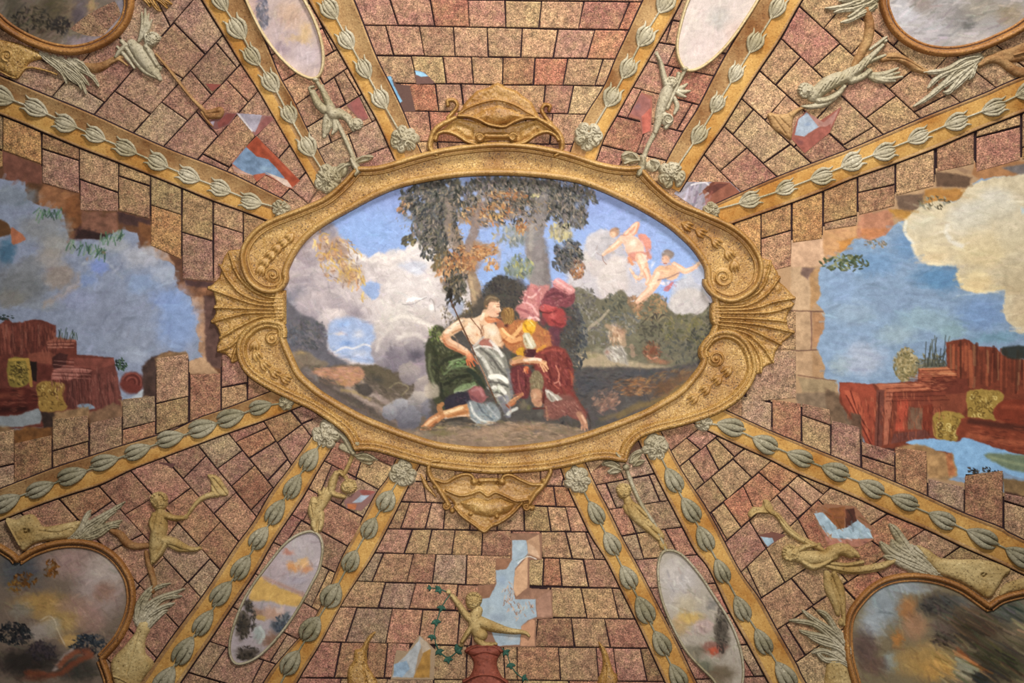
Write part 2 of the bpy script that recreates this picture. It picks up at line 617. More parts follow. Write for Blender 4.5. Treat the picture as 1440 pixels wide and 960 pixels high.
# top bay
b = bay_new([(440, -120), (1000, -120), (958, 0), (850, 205), (700, 225), (560, 215), (490, 0)], 'bay of pink stone blocks above the crest of the oval frame')
rows(b, [[(462, -78), (925, -70)], [(480, -38), (905, -30)], [(492, -2), (898, 3)], [(500, 35), (888, 43)], [(522, 78), (868, 83)], [(540, 117), (850, 121)],
         [(558, 156), (830, 161)], [(574, 199), (812, 203)], [(590, 226), (800, 229)]],
     [[(530, 536), (585, 590), (640, 643), (700, 703), (760, 756), (830, 825)],
      [(510, 515), (560, 566), (615, 620), (672, 676), (735, 735), (790, 787), (850, 842)],
      [(548, 560), (605, 612), (658, 660), (710, 711), (762, 758), (821, 813), (885, 870)],
      [(542, 554), (590, 597), (637, 640), (685, 687), (735, 732), (785, 778), (837, 825)],
      [(578, 587), (623, 628), (663, 666), (707, 707), (753, 750), (798, 792), (848, 837)],
      [(562, 568), (612, 617), (648, 653), (700, 700), (767, 763), (807, 798)],
      [(603, 608), (650, 652), (700, 700), (740, 738), (777, 773)],
      [(615, 618), (690, 690), (760, 758)]], WARM)

# bottom bay
BOT = bay_new([(560, 660), (690, 690), (815, 662), (830, 720), (920, 930), (990, 1080), (360, 1080), (480, 850)], 'bay of stone blocks below the pendant, with painted openings')
H_L = [[(572, 676), (800, 684)], [(560, 705), (812, 713)], [(541, 743), (830, 748)], [(524, 777), (846, 787)], [(502, 817), (868, 827)],
       [(478, 853), (888, 870)], [(452, 902), (912, 911)], [(428, 953), (936, 958)], [(400, 1000), (960, 1004)], [(372, 1050), (985, 1052)]]
rows(BOT, [[(560, 636), (845, 640)]] + H_L[:4],
     [[(600, 600), (640, 640), (700, 700), (760, 760), (800, 790)], [(595, 600), (650, 650), (700, 702), (747, 747), (778, 782)],
      [(577, 563), (607, 598), (627, 623), (663, 660), (700, 699), (737, 738), (770, 775), (795, 803)],
      [(580, 568), (608, 600), (640, 635), (679, 677), (720, 720), (760, 762), (795, 805), (823, 837)]], WARM + ['olive', 'tan'])
# courses that the painted openings interrupt: left and right runs
course(BOT, [(502, 817), (697, 823)], [(524, 777), (720, 781)], [((523, 817), (540, 777)), ((572, 820), (582, 779)), ((608, 820), (613, 779)), ((655, 822), (657, 780))], EARTH, (13, 0))
course(BOT, [(739, 823), (868, 827)], [(738, 783), (846, 787)], [((763, 824), (765, 784)), ((790, 825), (787, 785)), ((828, 826), (820, 786))], WARM, (0, 13))
course(BOT, [(478, 853), (676, 859)], [(502, 817), (690, 823)], [((532, 855), (543, 818)), ((575, 857), (585, 820)), ((640, 858), (644, 822))], EARTH, (13, 0))
course(BOT, [(756, 868), (888, 870)], [(770, 825), (868, 827)], [((773, 868), (774, 825)), ((825, 869), (817, 826)), ((870, 870), (860, 827))], ['brown', 'tan', 'rose'], (0, 13))
course(BOT, [(452, 902), (660, 908)], [(478, 853), (672, 859)], [((486, 903), (502, 854)), ((542, 905), (552, 856)), ((588, 906), (595, 857)), ((643, 907), (647, 858))], EARTH, (13, 0))
course(BOT, [(740, 909), (912, 911)], [(752, 868), (888, 870)], [((752, 909), (756, 868)), ((808, 910), (803, 869)), ((858, 911), (850, 870))], ['brown', 'rose', 'tan'], (0, 13))
course(BOT, [(428, 953), (575, 953)], [(452, 902), (577, 904)], [((470, 953), (480, 902)), ((513, 953), (518, 903)), ((540, 953), (546, 904))], ['rose', 'brown', 'tan'], (13, 0))
course(BOT, [(600, 955), (936, 958)], [(612, 907), (912, 911)], [((655, 955), (657, 908)), ((710, 956), (708, 909)), ((727, 956), (727, 909)), ((788, 957), (785, 910)), ((842, 958), (838, 911)), ((868, 957), (862, 911)), ((910, 958), (900, 911))], ['brown', 'rose', 'tan'], (0, 13))
rows(BOT, H_L[7:], [[(480, 470), (545, 538), (610, 606), (670, 668), (735, 737), (800, 806), (865, 875)],
                    [(440, 425), (505, 496), (570, 564), (640, 638), (700, 702), (770, 776), (835, 845), (900, 912)]], EARTH)


def column(bay, xs, cuts, tones):
    """blocks of an upright course: x limits and slanted cuts given as (y at left, y at right)"""
    for k, ((a0, a1), (c0, c1)) in enumerate(zip(cuts[:-1], cuts[1:])):
        brick(bay, [(xs[0] - .9, a0), (xs[1] + .9, a1), (xs[1] + .9, c1), (xs[0] - .9, c0)], tones[RNG.randint(len(tones))])


# left bay, upper and lower flanks of the opening
LEFT = bay_new([(-330, 10), (0, 160), (240, 257), (400, 330), (400, 560), (240, 605), (0, 690), (-330, 800)], 'left bay of stone blocks broken open to a painted sky')
for xs, cuts in [((-56, 4), [(130, 157), (190, 212), (237, 237)]), ((-120, -57), [(100, 128), (160, 188)]), ((-190, -121), [(70, 99), (140, 165)]),
                 ((5, 58), [(162, 185), (212, 232)]), ((60, 111), [(186, 206), (209, 226), (257, 273)]),
                 ((113, 166), [(207, 228), (252, 271), (296, 298)]), ((168, 211), [(229, 246), (247, 262), (297, 309)]),
                 ((213, 255), [(247, 264), (288, 302), (346, 366)]), ((257, 299), [(264, 281), (326, 339), (393, 397)]),
                 ((301, 341), [(282, 297), (315, 328), (396, 398)]), ((343, 378), [(298, 312), (350, 350)])]:
    column(LEFT, xs, cuts, GOLDY)
for xs, cuts in [((-50, 20), [(616, 603), (668, 652), (706, 681)]), ((-120, -51), [(640, 620), (700, 675), (730, 708)]), ((-190, -121), [(650, 640), (700, 690), (752, 731)]), ((21, 73), [(622, 611), (681, 659)]),
                 ((75, 124), [(588, 583), (634, 620), (659, 642)]), ((127, 171), [(594, 583), (642, 627)]),
                 ((173, 218), [(560, 556), (604, 592), (627, 612)]), ((220, 265), [(503, 496), (567, 557), (611, 594)]),
                 ((268, 310), [(526, 524), (593, 577)]), ((312, 347), [(498, 498), (545, 538), (576, 563)]), ((349, 388), [(528, 528), (562, 549)])]:
    column(LEFT, xs, cuts, ['olive', 'tan', 'grey', 'brown', 'mauve'])

# right bay
RIGHT = bay_new([(1770, 20), (1440, 157), (1200, 250), (1020, 318), (1020, 575), (1200, 655), (1440, 762), (1770, 900)], 'right bay of stone blocks broken open to a painted sky')
for xs, cuts in [((1033, 1069), [(312, 300), (375, 375)]), ((1071, 1112), [(299, 285), (336, 324), (385, 375)]), ((1114, 1156), [(284, 268), (342, 336)]),
                 ((1159, 1204), [(267, 249), (314, 303), (324, 318)]), ((1207, 1257), [(248, 231), (271, 259), (303, 290)]),
                 ((1260, 1313), [(229, 209), (276, 262)]), ((1317, 1369), [(207, 185), (243, 232)]),
                 ((1373, 1434), [(184, 159), (193, 177)]), ((1373, 1434), [(194, 178), (243, 226)]), ((1437, 1500), [(158, 132), (208, 190), (226, 220)]), ((1502, 1570), [(131, 104), (200, 180)])]:
    column(RIGHT, xs, cuts, ['tan', 'brown', 'ochre', 'tan', 'rose'])
for xs, cuts in [((1050, 1119), [(440, 437), (493, 492), (566, 560)]), ((1086, 1126), [(560, 567), (607, 624)]), ((1043, 1084), [(556, 566), (589, 607)]), ((1000, 1043), [(548, 560), (572, 588)]),
                 ((1128, 1167), [(566, 575), (584, 598), (626, 641)]), ((1169, 1209), [(590, 600), (641, 658)]),
                 ((1212, 1257), [(620, 634), (640, 655), (661, 679)]), ((1259, 1303), [(627, 634), (680, 698)]),
                 ((1305, 1355), [(672, 684), (700, 721)]), ((1357, 1409), [(668, 660), (723, 743)]), ((1412, 1450), [(692, 700), (704, 716), (745, 766)]), ((1452, 1520), [(700, 720), (767, 800)]), ((1522, 1590), [(720, 750), (801, 835)])]:
    column(RIGHT, xs, cuts, ['mauve', 'brown', 'grey', 'tan', 'olive'])

# upper left bay
b = bay_new([(-330, -20), (0, 107), (132, 162), (400, 282), (470, 255), (383, 160), (285, 0), (200, -120), (-330, -250)], 'bay of stone blocks around the upper left corner medallion')
L = [[(-62, 80), (10, -10)], [(12, 112), (84, 22)], [(73, 137), (212, -25)], [(132, 162), (285, -15)], [(188, 187), (314, 49)], [(232, 204), (340, 89)], [(276, 227), (363, 128)], [(318, 241), (384, 164)], [(359, 259), (408, 204)], [(395, 279), (431, 241)], [(425, 300), (450, 262)], [(450, 315), (480, 280)]]
rows(b, L, [[((-20, 30), (50, 65))], [((40, 75), (100, 105))], [((125, 80), (190, 130)) if False else ((95, 112), (145, 142)), ((150, 40), (205, 80)), ((213, -20), (240, 37))],
            [((157, 124), (210, 158)), ((205, 78), (255, 108)), ((246, 33), (285, 73))],
            [((227, 143), (264, 170)), ((267, 99), (290, 126)), ((306, 62), (331, 93))],
            [((277, 158), (302, 187)), ((320, 113), (347, 141))], [((285, 216), (322, 235)), ((336, 162), (360, 189))],
            [((360, 192), (391, 223))], [((372, 245), (410, 265))], [((410, 267), (432, 285))], []],
     ['mauve', 'mauve', 'rose', 'pink', 'grey'])

# upper right bay
b = bay_new([(1770, -10), (1440, 107), (1200, 208), (1010, 290), (960, 262), (1040, 138), (1127, 0), (1200, -120), (1770, -250)], 'bay of stone blocks around the upper right corner medallion')
L = [[(1168, -62), (1470, 98)], [(1146, -28), (1392, 128)], [(1123, 8), (1352, 146)], [(1098, 54), (1296, 168)], [(1067, 99), (1243, 191)], [(1042, 138), (1192, 211)], [(1018, 178), (1143, 231)], [(990, 218), (1093, 249)], [(965, 256), (1042, 271)], [(955, 290), (1010, 287)]]
L[3] = [(1098, 54), (1242, 190)]; L[2] = [(1123, 8), (1296, 168)]; L[4] = [(1067, 99), (1192, 211)]; L[5] = [(1042, 138), (1142, 231)]; L[6] = [(1018, 178), (1093, 249)]; L[7] = [(990, 218), (1042, 271)]; L[8] = [(966, 255), (1008, 288)]
L = L[1:9] + [[(935, 278), (985, 312)]]
L[0] = [(1146, -28), (1352, 146)]
L = [[(1230, -130), (1500, 84)], [(1200, -95), (1452, 104)], [(1172, -60), (1402, 125)]] + L
rows(b, L, [[((1330, -40), (1300, -15)), ((1400, 10), (1370, 40))], [((1290, -20), (1262, 10)), ((1340, 20), (1312, 50)), ((1395, 62), (1362, 92))], [((1240, -5), (1212, 28)), ((1285, 30), (1258, 62)), ((1338, 72), (1306, 108))], [((1173, 22), (1160, 38)), ((1230, 40), (1198, 75)), ((1285, 100), (1250, 125)), ((1337, 130), (1290, 152))],
            [((1180, 62), (1145, 93)), ((1222, 90), (1190, 122)), ((1260, 135), (1220, 163))],
            [((1123, 83), (1093, 117)), ((1182, 130), (1150, 165)), ((1225, 182), (1187, 202))],
            [((1107, 133), (1087, 157)), ((1150, 172), (1118, 205))],
            [((1060, 154), (1032, 187)), ((1110, 204), (1076, 227))],
            [((1048, 210), (1015, 238))], [], []], ['tan', 'pink', 'tan', 'sand', 'rose'])
# lower left bay
b = bay_new([(-330, 880), (0, 732), (183, 660), (412, 578), (470, 615), (440, 612), (357, 735), (200, 960), (100, 1080), (-330, 1210)], 'bay of stone blocks around the lower left corner medallion')
L = [[(440, 575), (462, 600)], [(410, 578), (440, 616)], [(372, 594), (411, 655)], [(323, 611), (388, 690)], [(280, 628), (362, 728)], [(233, 645), (338, 764)], [(186, 664), (312, 803)], [(140, 684), (284, 841)], [(84, 702), (254, 884)], [(30, 722), (225, 930)], [(-20, 745), (196, 975)], [(-70, 765), (160, 1030)]]
rows(b, L, [[((450, 585), (424, 596))], [((417, 603), (388, 624))], [((383, 597), (343, 612)), ((386, 622), (352, 643)), ((401, 648), (379, 674))],
            [((341, 634), (307, 657)), ((357, 655), (329, 681)), ((382, 686), (357, 715))],
            [((290, 640), (263, 668)), ((333, 691), (305, 719))],
            [((270, 684), (240, 705)), ((308, 735), (280, 766))],
            [((213, 702), (176, 723)), ((250, 735), (225, 770)), ((293, 788), (266, 818))],
            [((155, 708), (128, 722)), ((200, 752), (160, 770)), ((230, 785), (200, 815)), ((262, 820), (238, 850))], [((110, 730), (80, 750)), ((135, 750), (105, 775)), ((165, 780), (140, 810)), ((200, 820), (175, 850)), ((225, 850), (205, 890))], [((60, 750), (25, 785)), ((95, 785), (60, 820)), ((130, 820), (95, 860)), ((165, 865), (135, 900)), ((190, 895), (170, 940))], [((20, 780), (-30, 810)), ((60, 820), (10, 860)), ((100, 870), (60, 910)), ((135, 910), (100, 960)), ((170, 950), (140, 1000))]],
     ['mauve', 'rose', 'grey', 'pink', 'brown', 'mauve'])

# lower right bay
b = bay_new([(1770, 960), (1440, 808), (1200, 698), (985, 598), (930, 612), (960, 665), (1038, 800), (1132, 960), (1200, 1080), (1770, 1210)], 'bay of stone blocks around the lower right corner medallion')
L = [[(915, 610), (955, 580)], [(942, 634), (985, 600)], [(960, 652), (1010, 612)], [(977, 690), (1050, 628)], [(998, 722), (1085, 648)], [(1020, 762), (1123, 668)], [(1044, 802), (1167, 686)], [(1067, 843), (1248, 722)], [(1092, 886), (1300, 744)], [(1117, 932), (1350, 768)], [(1140, 975), (1400, 792)], [(1165, 1020), (1450, 814)]]
rows(b, L, [[], [((965, 615), (985, 632))], [((968, 645), (989, 677)), ((993, 627), (1010, 660)), ((1006, 615), (1032, 641))],
            [((1000, 672), (1022, 702)), ((1030, 645), (1057, 671))],
            [((1000, 721), (1022, 759)), ((1017, 706), (1042, 741)), ((1045, 683), (1063, 722)), ((1067, 664), (1098, 691))],
            [((1053, 732), (1077, 771)), ((1093, 697), (1121, 729)), ((1108, 683), (1140, 711)), ((1123, 670), (1157, 694))],
            [((1050, 796), (1069, 838)), ((1077, 771), (1101, 815)), ((1122, 730), (1150, 785)), ((1150, 702), (1200, 750))],
            [((1112, 812), (1142, 848)), ((1160, 780), (1190, 815)), ((1210, 750), (1250, 778))],
            [((1105, 878), (1130, 918)), ((1140, 850), (1175, 885)), ((1185, 825), (1215, 855)), ((1225, 795), (1255, 825)), ((1255, 775), (1300, 800))], [((1165, 900), (1200, 935)), ((1215, 870), (1245, 900)), ((1260, 835), (1290, 865)), ((1305, 800), (1340, 828))], [((1190, 938), (1220, 985)), ((1240, 905), (1270, 945)), ((1290, 870), (1320, 905)), ((1340, 835), (1375, 865))]],
     ['pink', 'tan', 'rose', 'olive', 'sand', 'red'])

# narrow bays behind the four small ovals
b = bay_new([(343, 0), (393, 107), (447, 217), (470, 250), (545, 215), (470, 60), (435, 0), (380, -120), (270, -120)], 'narrow bay behind the upper left oval')
rows(b, [[(300, -90), (400, -130)], [(318, -50), (415, -90)], [(336, -10), (432, -45)], [(352, 35), (450, 0)], [(382, 78), (468, 32)], [(402, 112), (480, 66)], [(418, 146), (490, 95)], [(434, 178), (510, 132)], [(448, 210), (530, 168)], [(466, 238), (547, 206)], [(488, 262), (562, 232)]],
     [[], [], [((366, -20), (380, 20))], [((360, 32), (388, 74)), ((440, 5), (455, 40))], [((455, 42), (470, 72))], [((440, 90), (455, 118))], [((470, 109), (487, 147)), ((484, 100), (505, 135))], [((455, 166), (466, 200)), ((506, 137), (524, 172))], [((490, 188), (502, 222))], [((500, 225), (518, 252))]], DUSK)
b = bay_new([(958, 0), (925, 60), (852, 190), (815, 215), (945, 240), (1005, 107), (1068, 0), (1130, -120), (1010, -120)], 'narrow bay behind the upper right oval')
rows(b, [[(1005, -110), (1110, -80)], [(985, -60), (1088, -30)], [(960, -12), (1068, 10)], [(940, 28), (1044, 45)], [(925, 60), (1024, 76)], [(911, 87), (1004, 107)], [(891, 123), (983, 148)], [(867, 163), (962, 186)], [(846, 204), (938, 226)], [(830, 235), (920, 255)]],
     [[], [((1045, -40), (1030, -5))], [((955, -8), (945, 24))], [((945, 30), (936, 58))], [((950, 66), (938, 90))], [((948, 96), (928, 130))], [((902, 128), (882, 165)), ((974, 146), (952, 182))], [((910, 175), (896, 212))], [((880, 215), (868, 240))]], ['pink', 'rose', 'tan', 'red', 'mauve'])
b = bay_new([(465, 628), (448, 660), (385, 760), (255, 958), (180, 1080), (330, 1080), (373, 957), (480, 787), (545, 673), (520, 640)], 'narrow bay behind the lower left oval')
rows(b, [[(470, 585), (590, 632)], [(470, 618), (560, 660)], [(456, 648), (536, 690)], [(432, 686), (512, 728)], [(408, 722), (490, 768)], [(384, 762), (472, 805)], [(358, 806), (446, 858)], [(328, 853), (418, 898)], [(296, 902), (394, 936)], [(268, 946), (368, 975)], [(235, 1000), (340, 1030)]],
     [[((520, 610), (510, 638))], [((510, 640), (500, 672))], [((466, 655), (450, 695)), ((500, 676), (480, 708))], [((448, 694), (426, 732))], [((425, 730), (400, 766))], [((395, 768), (372, 812)), ((463, 802), (440, 850))], [((365, 812), (340, 858))], [((405, 890), (380, 930))], [((320, 908), (290, 950)), ((372, 926), (350, 968))], [((310, 958), (280, 1010))]], DUSK + ['tan'])
b = bay_new([(837, 682), (865, 740), (955, 910), (1040, 1080), (1180, 1080), (1080, 958), (997, 800), (910, 645), (870, 655)], 'narrow bay behind the lower right oval')
rows(b, [[(825, 662), (906, 636)], [(838, 682), (920, 666)], [(856, 716), (938, 704)], [(876, 753), (956, 741)], [(893, 787), (980, 780)], [(911, 827), (1004, 820)], [(932, 868), (1027, 862)], [(954, 912), (1050, 906)], [(976, 955), (1078, 950)], [(1005, 1010), (1110, 1005)]],
     [[((870, 655), (878, 674))], [((852, 680), (867, 714)), ((912, 668), (928, 705))], [((880, 712), (895, 750))], [((895, 752), (905, 785)), ((935, 745), (955, 782))], [((925, 786), (930, 826))], [((990, 822), (1010, 862))], [((1012, 864), (1032, 908))], [((1035, 910), (1060, 952))], [((1040, 952), (1060, 1006))]], ['pink', 'rose', 'mauve', 'tan', 'grey'])

# ------------------------------------------------------------------ the twelve ribs (trim) with their joint lines
RIBS = dict(
    A=[[(-330, -30), (0, 107), (55, 130), (132, 162), (188, 188), (240, 211), (315, 240), (357, 260), (405, 284)], [(-330, 30), (0, 160), (58, 184), (110, 206), (167, 228), (240, 257), (298, 281), (340, 296), (380, 311)]],
    B=[[(215, -115), (285, 0), (314, 47), (338, 87), (364, 127), (383, 160), (408, 203), (430, 240), (445, 266)], [(280, -120), (343, 0), (372, 57), (393, 107), (412, 140), (430, 178), (452, 220), (470, 255), (480, 275)]],
    C=[[(380, -115), (435, 0), (470, 60), (490, 95), (510, 132), (530, 168), (547, 205), (556, 225)], [(445, -120), (497, 0), (528, 78), (549, 120), (567, 158), (580, 190), (592, 215), (598, 235)]],
    D=[[(960, -115), (905, 0), (885, 43), (866, 83), (850, 121), (825, 161), (808, 198), (800, 222)], [(1012, -118), (958, 0), (925, 60), (905, 95), (886, 128), (867, 162), (850, 192), (838, 225)]],
    E=[[(1140, -115), (1068, 0), (1030, 62), (1005, 107), (982, 152), (960, 187), (938, 226), (926, 255)], [(1200, -115), (1127, 0), (1097, 53), (1067, 98), (1042, 137), (1017, 177), (988, 218), (955, 270)]],
    F=[[(1770, -25), (1440, 107), (1388, 130), (1295, 167), (1242, 190), (1200, 208), (1142, 230), (1093, 249), (1042, 271), (1002, 289)], [(1770, 30), (1440, 157), (1375, 182), (1317, 207), (1257, 230), (1200, 250), (1157, 268), (1112, 285), (1070, 300), (1018, 318)]],
    G=[[(-330, 815), (0, 688), (75, 659), (127, 642), (172, 627), (240, 607), (280, 588), (312, 577), (352, 562), (395, 545)], [(-330, 870), (0, 732), (83, 700), (142, 681), (183, 661), (240, 639), (280, 624), (323, 608), (372, 591), (425, 570)]],
    H=[[(130, 1060), (200, 958), (240, 900), (283, 842), (307, 807), (333, 767), (357, 735), (383, 691), (408, 658), (446, 604)], [(185, 1065), (255, 958), (295, 900), (327, 852), (362, 800), (385, 760), (425, 700), (448, 660), (466, 631), (480, 608)]],
    I=[[(325, 1050), (373, 957), (405, 915), (433, 883), (457, 843), (480, 787), (500, 750), (530, 693), (545, 673), (558, 645)], [(370, 1055), (417, 960), (450, 905), (480, 850), (500, 818), (523, 783), (547, 738), (562, 708), (576, 680), (592, 650)]],
    J=[[(985, 1060), (936, 960), (902, 887), (875, 832), (852, 786), (832, 755), (815, 720), (798, 683), (786, 650)], [(1030, 1060), (978, 958), (955, 910), (927, 855), (897, 797), (875, 757), (856, 718), (837, 682), (820, 645)]],
    K=[[(1135, 1060), (1080, 958), (1053, 908), (1027, 862), (997, 800), (978, 775), (960, 741), (932, 687), (908, 640), (895, 612)], [(1195, 1060), (1132, 960), (1118, 932), (1090, 883), (1068, 843), (1038, 800), (997, 722), (960, 665), (942, 633), (925, 600)]],
    L=[[(1770, 910), (1440, 760), (1407, 742), (1355, 722), (1303, 698), (1257, 678), (1200, 654), (1127, 624), (1085, 607), (1022, 578), (1000, 565)], [(1770, 965), (1440, 808), (1407, 792), (1350, 767), (1300, 743), (1250, 722), (1200, 698), (1120, 665), (1085, 647), (1043, 628), (985, 600), (965, 585)]])


def ribbon_mesh(name, L, R, profile, n=5):
    A = crom(L, False, n); B = crom(R, False, n)

    def resample(P, m):
        d = np.r_[0, np.cumsum(np.hypot(*np.diff(P, axis=0).T))]
        t = np.linspace(0, d[-1], m)
        return np.stack([np.interp(t, d, P[:, 0]), np.interp(t, d, P[:, 1])], -1)
    A = resample(A, 60); B = resample(B, 60)
    k = len(profile)
    V = np.stack([vault(*((A * (1 - t) + B * t).T), h) for t, h in profile], 1).reshape(-1, 3)
    F = [(i * k + q, i * k + q + 1, (i + 1) * k + q + 1, (i + 1) * k + q) for i in range(59) for q in range(k - 1)]
    return npmesh(name, V, np.array(F))


for i, (key, (Lf, Rt)) in enumerate(RIBS.items()):
    prof = [(0.0, 0.005), (0.0, 0.026), (0.02, 0.030), (0.05, 0.030), (0.07, 0.026), (0.93, 0.026), (0.95, 0.030), (0.98, 0.030), (1.0, 0.026), (1.0, 0.005)]
    o = place('trim_%d' % (i + 1), ribbon_mesh('trim', Lf, Rt, prof), M_OCHRE)
    tag(o, kind='structure')
    a, c = np.array(Lf, float), np.array(Rt, float)
    jt = ribbon_mesh('joint_line', Lf, Rt, [(-0.045, 0.001), (-0.045, 0.0185), (1.045, 0.0185), (1.045, 0.001)])
    place('joint_line', jt, M_MORTAR, o)
    span = dict(A=(.55, .97), B=(.03, .42), C=(.03, .42), D=(.55, .97), E=(.5, .97), G=(.5, .97), H=(.12, .9), I=(.12, .9), F=(.1, .9), J=(.1, .9), K=(.1, .9), L=(.1, .9)).get(key)
    if span:
        strip = ribbon_mesh('painted_strip', Lf, Rt, [(span[0], 0.0262), (span[0] + .02, 0.0274), (span[1] - .02, 0.0274), (span[1], 0.0262)])
        place('painted_strip', strip, M_STRIP, o)
print('bricks', len([q for q in bpy.data.objects if q.name.startswith('brick')]))

# ------------------------------------------------------------------ the gilded oval frame
INNER = [(700, 246), (760, 249), (820, 259), (883, 286), (933, 315), (962, 339), (978, 357), (990, 378), (992, 398), (1002, 422), (1003, 452), (995, 474), (983, 488), (982, 500), (985, 508), (977, 522),
         (955, 547), (930, 563), (903, 578), (850, 599), (805, 614), (767, 622), (711, 628), (664, 628), (617, 622), (580, 611), (550, 600), (507, 582), (460, 555), (440, 540), (423, 523), (412, 500), (403, 478), (402, 462),
         (396, 448), (396, 410), (406, 394), (407, 378), (423, 348), (448, 323), (490, 298), (540, 272), (580, 259), (640, 249)]
O_UL = [(407, 387), (406, 397), (397, 409), (383, 413), (367, 410), (351, 398), (342, 380), (339, 358), (345, 340), (360, 322), (382, 308), (423, 292), (457, 277), (483, 255), (499, 237)]
O_T = [(500, 234), (523, 234), (545, 230), (580, 219), (620, 209), (660, 203), (700, 200), (740, 202), (780, 209), (810, 217), (847, 229), (880, 234), (903, 232)]
O_UR = [(904, 234), (908, 242), (927, 262), (953, 282), (988, 297), (1027, 315), (1052, 335), (1067, 357), (1072, 377), (1067, 399), (1052, 416), (1027, 426), (1002, 418), (988, 402), (987, 392)]
O_LR = [(984, 504), (982, 492), (988, 479), (1000, 468), (1018, 463), (1036, 467), (1051, 480), (1060, 499), (1063, 520), (1057, 538), (1049, 550), (1035, 565), (1005, 583), (960, 598), (927, 606), (902, 615), (887, 630), (881, 648)]
O_B = [(880, 650), (866, 648), (853, 646), (830, 648), (793, 657), (760, 662), (720, 665), (680, 665), (617, 658), (583, 650), (550, 640), (527, 634), (510, 633), (500, 634)]
O_LL = [(498, 632), (488, 613), (473, 599), (440, 577), (408, 562), (375, 545), (350, 528), (337, 508), (334, 487), (340, 470), (355, 455), (375, 448), (397, 452), (404, 463), (404, 474)]
INNER_C = crom(INNER, True, 5)
OUTLINE = np.concatenate([crom(c, False, 5) for c in (O_UL, O_T, O_UR, O_LR, O_B, O_LL)])

frame = empty('oval_frame', 700, 437, 'large gilded stucco oval frame with scrolled volutes around the central painting', 'frame')
R = Relief(300, 170, 1120, 700)
R.slab(OUTLINE, 3.4, 3.0, smooth=False)
R.rough(1.1, 9, 4)
hole = inside(R.X, R.Y, INNER_C)
R.H[hole] = -6.0
place('field', R.mesh('field'), M_GOLD, frame)
place('inner_moulding', sweep_mesh('inner_moulding', INNER_C, [(-1.0, 0.004), (-1.0, 0.045), (0.0, 0.062), (2.0, 0.078), (4.5, 0.084), (7.0, 0.076), (8.6, 0.056), (9.0, 0.030)]), M_GILT, frame)
ROLL = [(0.2, 0.012), (0.3, 0.074), (-1.0, 0.098), (-3.0, 0.114), (-5.0, 0.110), (-6.6, 0.086), (-7.0, 0.034), (-9.4, 0.034), (-9.8, 0.066), (-11.0, 0.074), (-12.2, 0.066), (-12.6, 0.030)]
for c in (O_UL, O_T, O_UR):
    place('outer_moulding', sweep_mesh('outer_moulding', crom(c, False, 6), ROLL, False), M_GILT, frame)
ROLL2 = [(0.2, 0.012), (0.3, 0.066), (-1.5, 0.088), (-4.0, 0.094), (-6.0, 0.084), (-7.0, 0.070), (-7.6, 0.060), (-8.4, 0.070), (-10.0, 0.074), (-11.5, 0.064), (-12.5, 0.050), (-13.5, 0.044), (-14.5, 0.030)]
for c in (O_LR, O_B, O_LL):
    place('outer_moulding', sweep_mesh('outer_moulding', crom(c, False, 6), ROLL2, False), M_GOLD, frame)


def spiral(x, y, r0, r1, a0, turns, n=16):
    return [(x + (r0 + (r1 - r0) * t) * math.cos(math.radians(a0 + 360 * turns * t)), y + (r0 + (r1 - r0) * t) * math.sin(math.radians(a0 + 360 * turns * t))) for t in np.linspace(0, 1, n)]


def bud_relief(R, x, y, r, ang, h=4.0, lift=0.0):
    """a small closed flower pointing along ang (degrees)"""
    c, s = math.cos(math.radians(ang)), math.sin(math.radians(ang))
    for k in (-1, 0, 1):
        px, py = -s * k * r * 0.55, c * k * r * 0.55
        R.tube([(x - c * r, y - s * r), (x + px, y + py), (x + c * r * 0.9 + px * 1.2, y + s * r * 0.9 + py * 1.2)], [r * 0.2, r * 0.42, r * 0.2], [h * 0.5, h, h * 0.6], 0.5, 4, lift)


# volute eyes and the little chains of buds in the four scroll fields
for nm, x, y, r, a0, tr in (('eye', 385, 386, 12, 150, 1.4), ('eye', 384, 476, 11, -60, -1.4), ('eye', 1016, 389, 14, 40, 1.5), ('eye', 1006, 504, 12, 60, -1.5)):
    R = Relief(x - 20, y - 20, x + 20, y + 20, 0.7, 5.6, 1.3)
    R.dome(x, y, r, r, 2.5).tube(spiral(x, y, r - 1.5, 1.5, a0, tr), 1.7, 5.0, 0.4)
    R.dome(x, y, 3, 3, 6)
    place('volute_eye', R.mesh('volute_eye'), M_GILT, frame)
for pts, out in (([(412, 330), (404, 338), (394, 345), (386, 355), (377, 364), (369, 375), (366, 386)], 1), ([(360, 480), (358, 493), (367, 507), (380, 520), (396, 529), (409, 536)], 1),
                 ([(958, 314), (975, 322), (996, 333), (1018, 350), (1031, 367), (1033, 382)], 1), ([(1028, 516), (1015, 528), (1000, 541), (982, 555), (966, 566)], 1)):
    P = np.array(pts, float)
    R = Relief(P[:, 0].min() - 14, P[:, 1].min() - 14, P[:, 0].max() + 14, P[:, 1].max() + 14, 0.8, 5.6, 1.5)
    R.tube(pts, 1.0, 2.2, 0.3)
    for k in range(len(P) - 1):
        m = P[k] * 0.55 + P[k + 1] * 0.45
        d = P[k + 1] - P[k]
        bud_relief(R, m[0], m[1], 7.5, math.degrees(math.atan2(d[1], d[0])), 4.2)
    place('bud_chain', R.mesh('bud_chain'), M_GILT, frame)

